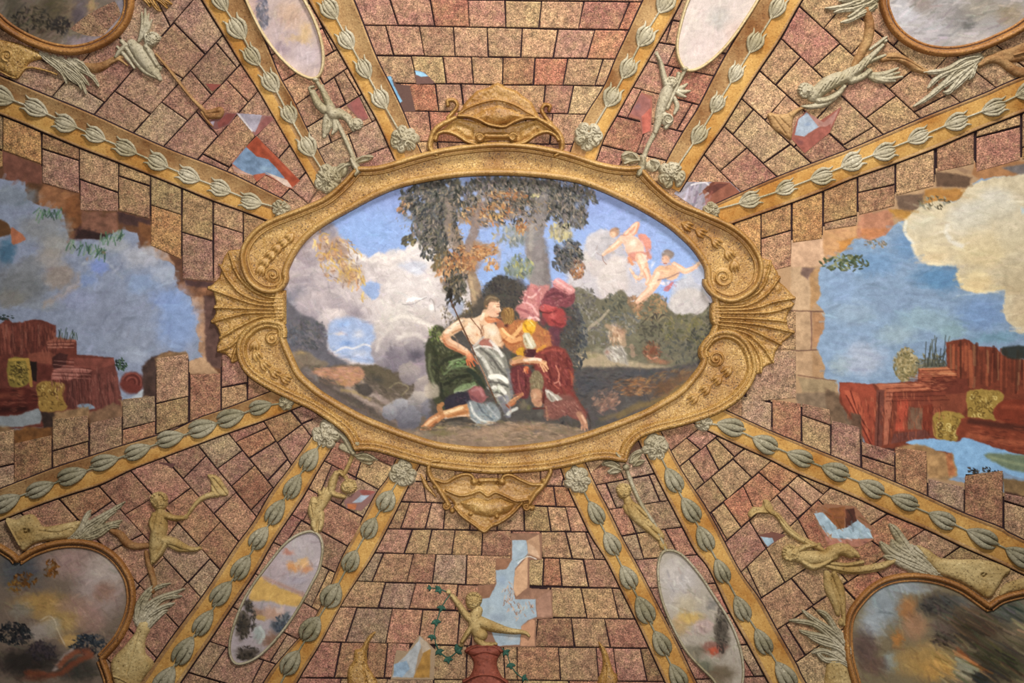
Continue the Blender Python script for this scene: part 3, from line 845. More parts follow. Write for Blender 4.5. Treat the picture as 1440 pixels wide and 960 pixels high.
# shells on the long ends
R = Relief(284, 340, 412, 520, 0.9, 2.6, 1.35)
R.slab([(342, 350), (322, 352), (315, 362), (312, 372), (307, 371), (312, 380), (309, 390), (300, 400), (292, 405), (301, 411), (304, 425), (304, 440), (298, 452), (306, 460), (311, 475), (306, 486), (306, 495), (317, 497),
        (323, 503), (328, 511), (336, 507), (342, 480), (357, 460), (376, 452), (403, 456), (403, 408), (384, 408), (364, 404), (349, 385)], 3.5, 3, smooth=False)
for c in ([(400, 419), (376, 417), (352, 405), (334, 384), (324, 356)], [(400, 424), (370, 424), (340, 412), (322, 392), (312, 374)], [(400, 430), (362, 428), (325, 416), (295, 405)],
          [(400, 435), (355, 434), (304, 432)], [(400, 440), (352, 440), (322, 446), (300, 452)], [(400, 444), (367, 446), (336, 460), (311, 475)], [(400, 448), (372, 451), (346, 466), (326, 486), (308, 493)], [(372, 449), (346, 470), (333, 490), (328, 508)]):
    R.tube([(c[0][0] - 1.5, c[0][1])] + c[1:] if c[0][0] > 390 else c, [2.0, 2.6, 3.0, 2.8][:len(c)] if len(c) < 5 else [2.0, 2.6, 3.0, 3.0, 2.4], ([10.5, 8.0, 7.0, 6.5, 6.0][:len(c)] if c[0][0] > 390 else 7.0), 0.6)
R.slab([(397, 411), (388, 413), (384, 430), (388, 446), (397, 449), (402, 446), (402, 413)], 9.0, 4)
R.rough(1.2, 7, 8)
place('shell', R.mesh('shell'), M_GOLD, frame)
R = Relief(995, 355, 1125, 535, 0.9, 2.6, 1.35)
R.slab([(1068, 362), (1083, 366), (1088, 375), (1093, 383), (1096, 397), (1103, 403), (1117, 418), (1112, 423), (1117, 427), (1108, 440), (1105, 450), (1108, 462), (1117, 467), (1110, 474), (1098, 483), (1090, 495), (1087, 510), (1074, 516),
        (1070, 525), (1060, 527), (1056, 500), (1048, 484), (1034, 472), (1012, 468), (1003, 458), (1003, 420), (1027, 423), (1048, 414), (1062, 398)], 3.5, 3, smooth=False)
for c in ([(1020, 426), (1050, 420), (1072, 402), (1083, 368)], [(1005, 431), (1045, 430), (1075, 415), (1095, 390)], [(1005, 436), (1055, 434), (1088, 424), (1116, 419)], [(1005, 440), (1060, 440), (1085, 438), (1112, 430)], [(1005, 446), (1060, 448), (1090, 450), (1104, 452)],
          [(1005, 451), (1055, 455), (1088, 461), (1115, 467)], [(1008, 456), (1050, 462), (1078, 474), (1097, 484)], [(1012, 460), (1048, 468), (1072, 488), (1086, 509)], [(1036, 468), (1056, 482), (1068, 504), (1069, 523)]):
    R.tube(c, [1.8, 2.6, 3.0, 2.4], ([10.5, 8.0, 7.0, 6.5] if c[0][0] < 1010 else 7.0), 0.6)
R.slab([(1000, 426), (1008, 424), (1014, 440), (1010, 458), (1000, 456), (997, 440)], 9.0, 4)
R.rough(1.2, 7, 8)
place('shell', R.mesh('shell'), M_GOLD, frame)

# crest
R = Relief(595, 110, 800, 228, 0.8, 2.6, 1.9)
R.slab([(642, 166), (655, 143), (670, 128), (687, 123), (700, 116), (712, 123), (727, 128), (738, 137), (748, 144), (759, 166)], 5.5, 5, smooth=False)
R.tube([(646, 160), (660, 151), (680, 144), (700, 141), (722, 147), (742, 158), (757, 166)], 2.0, 8.0, 0.4)
R.slab([(657, 166), (680, 151), (700, 146), (722, 151), (746, 165), (730, 171), (700, 177), (672, 173)], 9.0, 14, smooth=False)
R.slab([(615, 186), (645, 166), (700, 180), (756, 168), (784, 188), (768, 188), (750, 194), (735, 203), (712, 198), (688, 198), (668, 204), (655, 199), (640, 191), (625, 188)], 2.2, 5, smooth=False)
R.slab([(622, 186), (642, 170), (668, 180), (668, 198), (652, 195), (640, 189)], 5.0, 12, smooth=False, k=1.0)
R.slab([(778, 187), (756, 170), (730, 180), (730, 199), (746, 193), (756, 188)], 5.0, 12, smooth=False, k=1.0)
R.tube([(645, 163), (660, 164), (673, 168), (687, 175), (700, 178), (711, 178), (722, 172), (738, 166), (752, 166)], 2.2, 10.5, 0.3)
R.tube([(640, 166), (617, 178), (608, 191), (605, 206), (609, 214), (615, 218)], [3, 4, 4, 4, 3.5, 3], 8.5, 0.5)
R.tube([(613, 196), (617, 188), (628, 185), (643, 190), (657, 199), (670, 203)], 2.6, 8.0, 0.5)
R.tube([(755, 166), (777, 179), (788, 192), (790, 206), (787, 214), (780, 219)], [3, 4, 4, 4, 3.5, 3], 8.5, 0.5)
R.tube([(785, 197), (780, 190), (768, 185), (753, 190), (740, 199), (725, 204)], 2.6, 8.0, 0.5)
R.dome(675, 194, 7, 8, 9).dome(721, 193, 7, 8, 9).tube([(684, 191), (712, 191)], 4.5, 7)
R.tube(spiral(675, 194, 6, 1.5, 200, 1.2), 1.4, 10.5, 0.2).tube(spiral(721, 193, 6, 1.5, -20, -1.2), 1.4, 10.5, 0.2)
R.tube([(630, 166), (640, 155), (643, 147), (638, 141), (630, 142), (630, 148)], 2.8, 6, 0.4)
R.tube([(776, 176), (765, 162), (762, 154), (766, 148), (773, 149), (772, 155)], 2.8, 6, 0.4)
R.rough(0.9, 8, 12)
place('crest', R.mesh('crest'), M_GILT, frame)

# pendant
R = Relief(585, 640, 785, 755, 0.8, 2.6, 1.8)
R.slab([(613, 672), (627, 678), (643, 669), (658, 667), (668, 673), (673, 681), (682, 677), (693, 677), (700, 681), (706, 673), (716, 669), (730, 675), (746, 682), (765, 680), (757, 692), (737, 705), (729, 715), (713, 731), (700, 737), (690, 741), (680, 748),
        (672, 740), (656, 728), (643, 718), (637, 706), (620, 690)], 3.5, 4, smooth=False)
R.tube([(618, 648), (608, 649), (603, 659), (607, 672), (615, 683), (623, 696), (631, 709)], [3, 3.5, 3.5, 3.5, 4, 4, 3], 8.0, 0.4)
R.tube([(772, 652), (774, 662), (770, 672), (762, 684), (752, 695), (744, 708)], [3, 3.5, 3.5, 4, 4, 3], 8.0, 0.4)
R.tube([(612, 674), (627, 678), (640, 671), (652, 667), (662, 668), (667, 675)], 2.6, 8, 0.4).tube([(705, 676), (709, 669), (719, 668), (733, 675), (748, 681), (762, 681)], 2.6, 8, 0.4)
R.dome(667, 677, 5.5, 5.5, 9).dome(706, 677, 5.5, 5.5, 9).tube([(675, 675), (697, 675)], 3.5, 7)
R.tube([(628, 689), (645, 696), (660, 695), (675, 690), (686, 697), (697, 692), (712, 698), (726, 704), (742, 702)], 2.6, 8.5, 0.4)
R.slab([(645, 705), (665, 698), (686, 702), (705, 698), (728, 707), (715, 722), (690, 728), (668, 724), (652, 714)], 8.5, 13, smooth=False)
R.tube([(640, 713), (650, 725), (668, 738), (681, 747), (690, 740), (705, 733), (720, 722), (734, 707)], 2.5, 7, 0.4)
R.dome(662, 722, 3.5, 3.5, 9).dome(699, 726, 3.5, 3.5, 9)
for x, y in ((628, 711), (740, 712)):
    R.dome(x, y, 6, 6, 6).tube(spiral(x, y, 5.5, 1, 0, 1.3), 1.3, 8.5, 0.2)
for x, y in ((636, 718), (748, 714), (756, 690), (765, 676), (612, 684), (618, 690)):
    R.dome(x, y, 4, 4, 7)
R.rough(0.9, 8, 13)
place('pendant', R.mesh('pendant'), M_GILT, frame)
R = Relief(585, 660, 620, 702, 0.8)
R.tube([(592, 667), (600, 683), (613, 698)], [1.2, 3.2, 1.0], 4, 0.3)
place('gilded_leaf', R.mesh('gilded_leaf'), M_GILT, frame)

# ------------------------------------------------------------------ fresco painting: pigment laid on a fine plaster mesh
class Canvas:
    def __init__(s, x0, y0, x1, y1, base, step=1.0, seed=1):
        s.step = step
        s.xs = np.arange(x0, x1 + step, step); s.ys = np.arange(y0, y1 + step, step)
        s.X, s.Y = np.meshgrid(s.xs, s.ys)
        s.C = np.ones(s.X.shape + (3,)) * srgb(base)
        s.wx = fbm(s.X, s.Y, 14, 3, seed + 11) + 0.6 * fbm(s.X, s.Y, 4, 2, seed + 13)
        s.wy = fbm(s.X, s.Y, 14, 3, seed + 21) + 0.6 * fbm(s.X, s.Y, 4, 2, seed + 23)
        s.nz = fbm(s.X, s.Y, 7, 4, seed + 31)
        s.r = np.random.RandomState(seed)

    def _sl(s, x0, y0, x1, y1):
        i0 = max(0, int((x0 - s.xs[0]) / s.step)); i1 = min(len(s.xs), int((x1 - s.xs[0]) / s.step) + 2)
        j0 = max(0, int((y0 - s.ys[0]) / s.step)); j1 = min(len(s.ys), int((y1 - s.ys[0]) / s.step) + 2)
        return slice(j0, j1), slice(i0, max(i0, i1))

    def _lay(s, sl, m, col, mot):
        c = srgb(col) if isinstance(col, str) else np.asarray(col)
        m = m[..., None]
        s.C[sl] = s.C[sl] * (1 - m) + c * (1 + mot * s.nz[sl][..., None]) * m

    def poly(s, pts, col, soft=1.2, a=1.0, smooth=True, warp=1.5, mot=0.10):
        P = crom(pts, True, 5) if smooth else np.asarray(pts, float)
        g = soft + warp * 2 + 1
        sl = s._sl(P[:, 0].min() - g, P[:, 1].min() - g, P[:, 0].max() + g, P[:, 1].max() + g)
        if s.X[sl].size == 0: return s
        X, Y = s.X[sl] + s.wx[sl] * warp, s.Y[sl] + s.wy[sl] * warp
        ins = inside(X, Y, P)
        d, _ = segdist(X, Y, P[:, :2], True)
        m = sstep(-soft, soft, np.where(ins, d, -d)) * a
        s._lay(sl, m, col, mot)
        return s

    def line(s, pts, w, col, a=1.0, soft=0.7, warp=0.6, mot=0.08, smooth=True):
        P = np.asarray(pts, float)
        w = np.broadcast_to(np.asarray(w, float), (len(P),))
        Q = np.column_stack([P[:, :2], w])
        if smooth and len(P) > 2: Q = crom(Q, False, 4)
        g = w.max() + soft + warp * 2 + 1
        sl = s._sl(Q[:, 0].min() - g, Q[:, 1].min() - g, Q[:, 0].max() + g, Q[:, 1].max() + g)
        if s.X[sl].size == 0: return s
        X, Y = s.X[sl] + s.wx[sl] * warp, s.Y[sl] + s.wy[sl] * warp
        d, (ww,) = segdist(X, Y, Q)
        m = sstep(-soft, soft, ww - d) * a
        s._lay(sl, m, col, mot)
        return s

    def blob(s, x, y, rx, ry, col, a=0.8, rot=0, warp=2.5, hard=0.0, mot=0.08):
        R = max(rx, ry) * 1.2 + warp * 2
        sl = s._sl(x - R, y - R, x + R, y + R)
        if s.X[sl].size == 0: return s
        X, Y = s.X[sl] + s.wx[sl] * warp - x, s.Y[sl] + s.wy[sl] * warp - y
        c, n = math.cos(math.radians(rot)), math.sin(math.radians(rot))
        q = np.sqrt(((X * c + Y * n) / rx) ** 2 + ((-X * n + Y * c) / ry) ** 2)
        s._lay(sl, (1 - sstep(hard, 1.0, q)) * a, col, mot)
        return s

    def puff(s, x, y, r, light, dark, ang=-110, a=0.95, ry=None, edge=0.78):
        """a rounded cloud head, lighter towards ang"""
        ry = ry or r
        R = r * 1.15 + 6
        sl = s._sl(x - R, y - R, x + R, y + R)
        if s.X[sl].size == 0: return s
        X, Y = s.X[sl] + s.wx[sl] * 3 - x, s.Y[sl] + s.wy[sl] * 3 - y
        u, v = X / r, Y / ry
        q = np.hypot(u, v)
        t = np.clip(0.5 + 0.62 * (u * math.cos(math.radians(ang)) + v * math.sin(math.radians(ang))), 0, 1)[..., None]
        lg = srgb(light) if isinstance(light, str) else light; dg = srgb(dark) if isinstance(dark, str) else dark
        col = dg * (1 - t) + lg * t
        m = (1 - sstep(edge, 1.0, q))[..., None] * a
        s.C[sl] = s.C[sl] * (1 - m) + col * (1 + 0.07 * s.nz[sl][..., None]) * m
        return s

    def leaves(s, x, y, rx, ry, n, cols, size=4.0, ang=90, var=60, a=0.9, asp=0.42):
        for _ in range(n):
            t = s.r.rand() * 2 * math.pi; q = math.sqrt(s.r.rand())
            px, py = x + rx * q * math.cos(t), y + ry * q * math.sin(t)
            L = size * s.r.uniform(0.6, 1.25)
            th = math.radians(ang + s.r.uniform(-var, var))
            c, sn = math.cos(th), math.sin(th)
            sl = s._sl(px - L - 1, py - L - 1, px + L + 1, py + L + 1)
            if s.X[sl].size == 0: continue
            X, Y = s.X[sl] - px, s.Y[sl] - py
            e = np.sqrt(((X * c + Y * sn) / L) ** 2 + ((-X * sn + Y * c) / (L * asp)) ** 2)
            s._lay(sl, (1 - sstep(0.6, 1.1, e)) * a, srgb(cols[s.r.randint(len(cols))]) * s.r.uniform(0.88, 1.12), 0.0)
        return s

    def scumble(s, x, y, rx, ry, n, cols, L, w, ang=0, var=30, a=0.55):
        """broken colour: many thin strokes inside an ellipse"""
        for _ in range(n):
            t = s.r.rand() * 2 * math.pi; q = math.sqrt(s.r.rand())
            px, py = x + rx * q * math.cos(t), y + ry * q * math.sin(t)
            th = math.radians(ang + s.r.uniform(-var, var)); l = L * s.r.uniform(.4, 1.1) * .5
            b = s.r.uniform(-.25, .25) * l
            s.line([(px - l * math.cos(th), py - l * math.sin(th)), (px - b * math.sin(th), py + b * math.cos(th)), (px + l * math.cos(th), py + l * math.sin(th))], [w * .4, w * s.r.uniform(.7, 1.2), w * .3], cols[s.r.randint(len(cols))], a, .7, .4, 0.05)
        return s

    def finish(s, sat=0.88, gain=1.0, gamma=1.08):
        g = s.C.mean(-1, keepdims=True)
        s.C = np.clip((g + (s.C - g) * sat) * gain, 0, 1) ** gamma
        t = np.clip((s.C - .06) / .86, 0, 1)
        s.C = s.C * .65 + (t * t * (3 - 2 * t)) * .35

    def strokes(s, x0, y0, x1, y1, n, L, w, ang=0, var=40, a=0.35, jit=0.10, bend=0.0):
        """dry brush: short strokes that pick up the colour underneath, a little lighter or darker"""
        for _ in range(n):
            px, py = s.r.uniform(x0, x1), s.r.uniform(y0, y1)
            i = int((px - s.xs[0]) / s.step); j = int((py - s.ys[0]) / s.step)
            if not (0 <= i < len(s.xs) and 0 <= j < len(s.ys)): continue
            c = np.clip(s.C[j, i] * (1 + s.r.uniform(-jit, jit)) + s.r.uniform(-jit, jit, 3) * 0.12, 0, 1)
            th = math.radians(ang + s.r.uniform(-var, var)); l = L * s.r.uniform(0.5, 1.3)
            s.line([(px - l * math.cos(th), py - l * math.sin(th)), (px + l * math.cos(th), py + l * math.sin(th))], w * s.r.uniform(0.5, 1.2), c, a, 0.8, 0.5, 0.0, False)
        return s

    def mesh(s, name, poly, h=0.010, smooth=True):
        P = crom(poly, True, 5) if smooth else np.asarray(poly, float)
        k = inside(s.X, s.Y, P)
        c = k[:-1, :-1] | k[1:, :-1] | k[1:, 1:] | k[:-1, 1:]
        idx = np.arange(s.X.size).reshape(s.X.shape)
        F = np.stack([idx[:-1, :-1][c], idx[1:, :-1][c], idx[1:, 1:][c], idx[:-1, 1:][c]], -1)
        used, inv = np.unique(F, return_inverse=True)
        me = npmesh(name, vault(s.X.ravel()[used], s.Y.ravel()[used], h), inv.reshape(F.shape))
        att = me.color_attributes.new('pigment', 'FLOAT_COLOR', 'POINT')
        rgba = np.ones((len(used), 4), np.float32)
        rgba[:, :3] = lin(s.C.reshape(-1, 3)[used])
        att.data.foreach_set('color', rgba.ravel())
        return me


# ------------------------------------------------------------------ central fresco
def central():
    c = Canvas(388, 236, 1012, 640, '#8ea3cf', 1.0, 5)
    # sky
    c.poly([(400, 230), (1020, 230), (1020, 300), (400, 300)], '#8794c2', 30, 0.7)
    c.blob(520, 320, 80, 50, '#8aa5d6', 0.7); c.blob(880, 320, 90, 50, '#8f9fca', 0.8); c.blob(960, 400, 60, 50, '#93a9d4', 0.7)
    c.blob(690, 390, 60, 60, '#8ba4d2', 0.6)
    # left cloud bank
    c.poly([(388, 460), (392, 395), (415, 350), (446, 318), (470, 318), (480, 340), (492, 346), (505, 358), (522, 363), (538, 358), (556, 359), (572, 350), (590, 336), (640, 325), (668, 400), (640, 480), (600, 560), (560, 600), (388, 600)], '#c2b6b3', 2.5)
    for a in [(440, 350, 30, '#b3a4a4', '#96898f'), (415, 395, 30, '#b2a5a7', '#8b858e'), (475, 350, 20, '#b59e93', '#9d8a87'), (560, 380, 34, '#d6cbc5', '#bdb1ae'), (590, 362, 24, '#d3cac6', '#c0b6b4'), (535, 372, 18, '#dacdc4', '#bfb3b0'),
              (615, 400, 40, '#d0c5c0', '#bfb4b1'), (575, 410, 36, '#d4c9c4', '#c3b8b4'), (500, 372, 20, '#d0c3bc', '#ada2a2'), (460, 400, 34, '#bfb2b0', '#9b8f96'), (490, 425, 30, '#c0b2af', '#9d9197'), (440, 430, 30, '#bfb1af', '#968c93'),
              (515, 440, 24, '#c2b5b2', '#a0969a'), (470, 455, 26, '#cbbdb8', '#b0a5a5'), (560, 440, 34, '#cfc3bc', '#b2a7a5')]:
        c.puff(a[0], a[1], a[2], a[3], a[4], -70)
    bank = crom([(396, 455), (396, 400), (420, 360), (450, 345), (480, 350), (505, 366), (540, 366), (575, 358), (600, 350), (640, 335), (655, 400), (630, 470), (560, 480), (470, 470)], True, 4)
    for k in range(150):
        x, y, rr = c.r.uniform(398, 645), c.r.uniform(345, 480), c.r.uniform(6, 17)
        if not inside(np.array([x]), np.array([y]), bank)[0]: continue
        far = np.clip((x - 430) / 130, 0, 1)
        li = srgb('#bfb1ac') * (1 - far) + srgb('#dfd5cd') * far; dk = srgb('#8d838b') * (1 - far) + srgb('#b8adab') * far
        i, j = int(x - c.xs[0]), int(y - c.ys[0])
        c.puff(x, y, rr, li, dk, -80 + c.r.uniform(-30, 30), .5, rr * .8, .5)
    c.line([(482, 342), (494, 350), (507, 362), (525, 367), (540, 362), (557, 363), (574, 354), (592, 340)], 2.2, '#dfd3c9', 0.75, 2)
    c.poly([(507, 402), (517, 397), (533, 398), (534, 412), (527, 421), (515, 413)], '#93a5c9', 2)
    c.poly([(560, 372), (580, 366), (600, 372), (590, 386), (570, 380)], '#b9c0d2', 4, 0.6)
    c.blob(405, 425, 20, 26, '#7d7f8b', 0.85); c.blob(420, 410, 26, 12, '#8d8890', 0.7); c.blob(500, 440, 18, 16, '#8a8089', 0.7)
    c.poly([(450, 305), (462, 308), (474, 322), (470, 335), (455, 338), (448, 325)], '#85808c', 4, 0.8)
    # cherub heads in golden light
    c.blob(470, 350, 28, 26, '#a18672', 0.9, 30); c.blob(492, 386, 26, 24, '#ab8a64', 0.9, 30); c.blob(455, 345, 14, 18, '#b59a86', .7); c.scumble(480, 368, 30, 34, 120, ['#8f7562', '#c49a5c', '#b08a66', '#7f6c66', '#d0ab68'], 8, 1.2, 50, 50, .6)
    r = c.r
    for _ in range(70):
        x, y = r.uniform(440, 512), 0
        y = 322 + (x - 440) * 1.05 + r.uniform(-14, 22)
        c.line([(x, y), (x + r.uniform(-3, 5), y + r.uniform(3, 10))], r.uniform(0.6, 1.6), ['#d9b667', '#c49a52', '#a9814f', '#e2c483', '#8f7668', '#c28f66'][r.randint(6)], 0.65, 0.7)
    for x, y, q in ((458, 335, 7), (470, 358, 8), (452, 362, 7), (484, 372, 8), (498, 388, 9), (468, 380, 7)):
        c.blob(x, y, q, q, '#c9a07c', 0.6, 0, 1.5, 0.3); c.line([(x - 3, y + 1), (x, y + 2), (x + 3, y)], 0.6, '#8c6650', 0.6)
        c.line([(x - q, y - 2), (x - 3, y - q), (x + q * 0.7, y - q * 0.7)], 1.3, '#c8a25c', 0.7)
    # far blue hills and small sky on the left
    c.poly([(465, 452), (492, 446), (505, 449), (528, 460), (532, 490), (528, 508), (505, 510), (480, 500), (462, 488)], '#9aa9c8', 4)
    c.blob(484, 455, 16, 6, '#8fa9d4', 0.9); c.blob(487, 482, 16, 6, '#7f9ac8', 0.9); c.blob(505, 470, 12, 10, '#c8c4c6', 0.7); c.blob(478, 468, 14, 5, '#d1c2b8', 0.8); c.blob(505, 497, 22, 8, '#b9bdca', 0.8)
    c.line([(470, 495), (485, 488), (497, 490), (512, 484), (528, 490)], 1.4, '#d5d0cf', 0.7); c.line([(474, 503), (500, 502), (528, 508)], 1.8, '#8d96ad', 0.6)
    # dark trees on the left edge
    c.poly([(388, 400), (408, 425), (425, 442), (441, 448), (455, 458), (461, 475), (460, 490), (470, 500), (490, 512), (455, 520), (420, 520), (395, 500)], '#6d6a70', 3)
    c.leaves(432, 470, 28, 22, 160, ['#5d5d62', '#6d6a70', '#7d7679', '#565a5c', '#77706c'], 4.5, 80, 70, 0.6)
    c.leaves(405, 470, 14, 20, 50, ['#666a74', '#74757d', '#5c5f68'], 4, 80, 70, 0.6)
    c.poly([(408, 500), (418, 492), (430, 493), (445, 503), (462, 512), (440, 522), (420, 520)], '#857868', 3); c.blob(424, 496, 10, 5, '#a8916a', 0.8)
    # ground
    c.poly([(420, 522), (460, 516), (486, 512), (520, 513), (540, 511), (560, 520), (600, 545), (640, 560), (700, 590), (820, 590), (1010, 500), (1010, 640), (388, 640)], '#716559', 2.5)
    c.poly([(436, 524), (470, 517), (488, 515), (508, 518), (513, 528), (500, 540), (490, 545), (478, 538), (460, 530)], '#b3866c', 3); c.scumble(475, 528, 40, 13, 120, ['#b3866c', '#a07c68', '#c09480', '#8f7464', '#ad8a5e'], 10, 1.5, 8, 18, .5); c.scumble(540, 560, 60, 30, 220, ['#5f564c', '#7d7064', '#4c463f', '#8f8074', '#6a5f50'], 11, 1.5, 28, 22, .45); c.blob(490, 522, 16, 5, '#bf9180', 0.5); c.blob(485, 538, 10, 5, '#b28b5d', 0.7)
    c.poly([(512, 516), (540, 513), (552, 522), (560, 535), (545, 545), (525, 535), (514, 527)], '#6a604f', 3); c.blob(530, 534, 20, 9, '#514e48', 0.7, 20)
    for a in ([(445, 532), (480, 552), (530, 580), (570, 600)], '#5e5651', 5), ([(470, 545), (500, 555), (530, 575), (560, 596)], '#8a7a72', 3), ([(490, 545), (510, 560), (545, 580)], '#a08f86', 3), ([(510, 540), (525, 555), (545, 565), (560, 575)], '#a6958d', 4), ([(480, 548), (500, 552), (520, 560)], '#a38d5e', 1.5), ([(425, 525), (455, 548), (490, 572), (540, 600)], '#6b615f', 5), ([(430, 520), (445, 532)], '#7b7474', 4):
        c.line(a[0], a[2], a[1], 0.75, 3, 2)
    c.poly([(507, 540), (518, 540), (524, 550), (515, 556), (500, 548)], '#57504b', 2, 0.9)
    c.blob(560, 540, 30, 16, '#6a6051', 0.8); c.line([(548, 545), (560, 538), (575, 545), (565, 555)], 1.2, '#8f836a', 0.7)
    # smoke column that rises beneath the white cloud
    for a in [(565, 465, 42, '#c9bfb7', '#a39894'), (600, 455, 26, '#c4b8b1', '#a89d9b'), (548, 492, 30, '#b7aca8', '#847c83'), (585, 500, 30, '#b9ada8', '#6d6770'), (560, 505, 22, '#8f868b', '#7c747c'), (590, 490, 22, '#a89d9c', '#706a73'), (600, 525, 26, '#9b8f92', '#857a80'), (575, 525, 18, '#a1968f', '#887e83'), (610, 545, 18, '#a39790', '#8a8084'), (600, 545, 20, '#a5988f', '#8b8185')]:
        c.puff(a[0], a[1], a[2], a[3], a[4], -95)
    c.blob(586, 500, 20, 16, '#615c66', 0.75); c.blob(552, 497, 13, 13, '#766f77', 0.7)
    c.line([(560, 476), (572, 470), (588, 471), (598, 478)], 3, '#d0c5bb', 0.7, 2.5); c.line([(530, 492), (534, 478), (545, 466), (553, 455)], 2.5, '#c9beb5', 0.6, 2.5); c.line([(550, 450), (570, 444), (590, 452), (612, 460), (630, 466)], 3, '#ddd2c5', 0.8, 3)
    for a in [(565, 575, 18, '#a5a3a6', '#6f6d76'), (590, 568, 20, '#b0a59a', '#6e6b74'), (610, 575, 18, '#8e8a8e', '#6a6770'), (575, 588, 20, '#87858b', '#66646d'), (548, 580, 12, '#9a9698', '#75737b')]:
        c.puff(a[0], a[1], a[2], a[3], a[4], -80)
    c.poly([(598, 545), (610, 541), (618, 548), (616, 558), (603, 560)], '#c1b8ac', 3, 0.8)
    # doves
    c.line([(560, 410), (568, 414), (577, 421)], [0.5, 1.6, 2], '#cfc8c4', 0.9); c.line([(572, 424), (582, 420), (592, 420), (600, 417)], [1, 2.2, 1.2, 0.4], '#ece6e0', 0.95); c.line([(566, 428), (580, 428), (592, 422), (600, 418)], 0.5, '#8d8788', 0.8)
    c.blob(577, 422, 6, 4, '#f2ece6', 0.95, 0, 0.5, 0.4); c.blob(607, 432, 6, 8, '#e4ddd6', 0.9, 10, 0.5, 0.3); c.line([(604, 424), (606, 420), (610, 426), (612, 438)], 0.7, '#9b9290', 0.8); c.line([(615, 432), (622, 428), (628, 436), (624, 446)], 0.7, '#a39a97', 0.8)
    # right clouds
    for a in [(850, 360, 36, '#c2b8b2', '#b0a8ab'), (840, 395, 50, '#c6bab2', '#b5a9a6'), (880, 400, 44, '#c9bdb5', '#b9ada9'), (845, 345, 24, '#bdb5b2', '#aaa5aa'), (980, 420, 44, '#b9b4b4', '#a9a7ac'), (970, 435, 34, '#c0b6ae', '#b2aaa6'), (990, 385, 20, '#a9aebd', '#a3a9bb'), (1000, 345, 20, '#a5a2b4', '#9aa0ba')]:
        c.puff(a[0], a[1], a[2], a[3], a[4], -120, 0.85)
    c.blob(905, 380, 22, 30, '#94aad8', 0.7, 60); c.blob(935, 405, 20, 20, '#8fabdf', 0.8)
    # woods and meadow on the right
    c.poly([(790, 415), (815, 405), (830, 412), (845, 420), (862, 415), (875, 408), (888, 425), (905, 418), (925, 413), (938, 428), (950, 442), (970, 441), (985, 440), (1000, 428), (1010, 430), (1010, 520), (790, 520)], '#76715f', 2)
    for x, y, rx, ry, n, cols in [(865, 430, 20, 18, 90, ['#6d6b5c', '#827c66', '#5c5d55']), (820, 425, 22, 20, 90, ['#77726c', '#625f5c', '#8a8479']), (915, 432, 26, 20, 120, ['#8a7c5e', '#9c7f60', '#6f6a58', '#a4805f']), (895, 425, 14, 12, 50, ['#a17d62', '#8f755d']),
                                  (800, 460, 20, 40, 120, ['#55565a', '#64635f', '#74706a', '#4c4f54']), (840, 460, 26, 26, 100, ['#7d786c', '#8a867c', '#6a6866']), (880, 455, 20, 16, 60, ['#7b7a76', '#6a6d6e', '#948b7b']), (920, 465, 26, 24, 110, ['#5f5c4f', '#6e6a58', '#544f47', '#7b745d']),
                                  (965, 465, 36, 22, 130, ['#77724f', '#857b58', '#676650']), (985, 485, 20, 24, 90, ['#565550', '#64634f', '#4c4c4c']), (950, 490, 34, 20, 90, ['#67655a', '#5c5c56', '#7a7466']), (1000, 450, 8, 24, 40, ['#555248', '#474641'])]:
        c.leaves(x, y, rx, ry, n, cols, 4.0, 70, 80, 0.7)
    c.line([(856, 436), (845, 448), (832, 458), (822, 468)], [1.5, 2, 2.5, 1.5], '#a39682', 0.8)
    for k in range(9):
        t = math.radians(-170 + k * 20)
        c.line([(925, 452), (925 + 10 * math.cos(t), 446 + 5 * math.sin(t)), (925 + 24 * math.cos(t), 456 + 14 * math.sin(t) * 0.6)], [1.2, 1.4, 0.4], ['#4f4a44', '#6a6152', '#8f8468'][k % 3], 0.85)
    c.poly([(806, 500), (830, 495), (855, 500), (900, 510), (950, 515), (985, 512), (960, 520), (880, 518), (810, 520)], '#a3937a', 3); c.blob(830, 500, 18, 6, '#8f8765', 0.8); c.blob(840, 492, 12, 8, '#9b927f', 0.6)
    c.blob(917, 493, 17, 17, '#87604a', .8); c.scumble(917, 493, 13, 14, 60, ['#94624a', '#7d4e3d', '#a9745a', '#6a5040', '#8a7050'], 6, 1.3, 60, 60, .6); c.blob(918, 492, 9, 9, '#7d4e3d', 0.7); c.blob(928, 508, 22, 6, '#a9745a', 0.8); c.line([(910, 500), (916, 504), (924, 502)], 1.2, '#c78d75', 0.7)
    # pale figure resting in the meadow
    c.blob(866, 470, 14, 20, '#c09c80', 0.7, 10); c.line([(853, 458), (862, 462), (872, 470), (876, 484)], [3, 4, 5, 5], '#bd9b80', 0.6, 1.6); c.blob(876, 468, 7, 9, '#b08a70', 0.7)
    c.poly([(848, 494), (856, 487), (868, 485), (878, 490), (882, 505), (882, 514), (872, 510), (858, 506)], '#aba398', 3, .8); c.scumble(867, 498, 13, 11, 40, ['#d2cabc', '#98908a', '#beb5a8', '#857a72'], 7, 1.1, 55, 25, .6); c.scumble(866, 472, 10, 16, 40, ['#cba98d', '#a98468', '#d8bda0', '#8f7058'], 6, 1.2, 70, 40, .5); c.blob(855, 496, 7, 6, '#9c7a6c', 0.8); c.line([(870, 488), (877, 496), (880, 510)], 1, '#8d867f', 0.7); c.line([(888, 486), (890, 500)], 3, '#a38a76', 0.6)
    # dark bank and earth on the right
    c.poly([(806, 520), (860, 516), (920, 518), (960, 512), (1005, 505), (1005, 560), (940, 600), (830, 615), (808, 560)], '#5f5a58', 3)
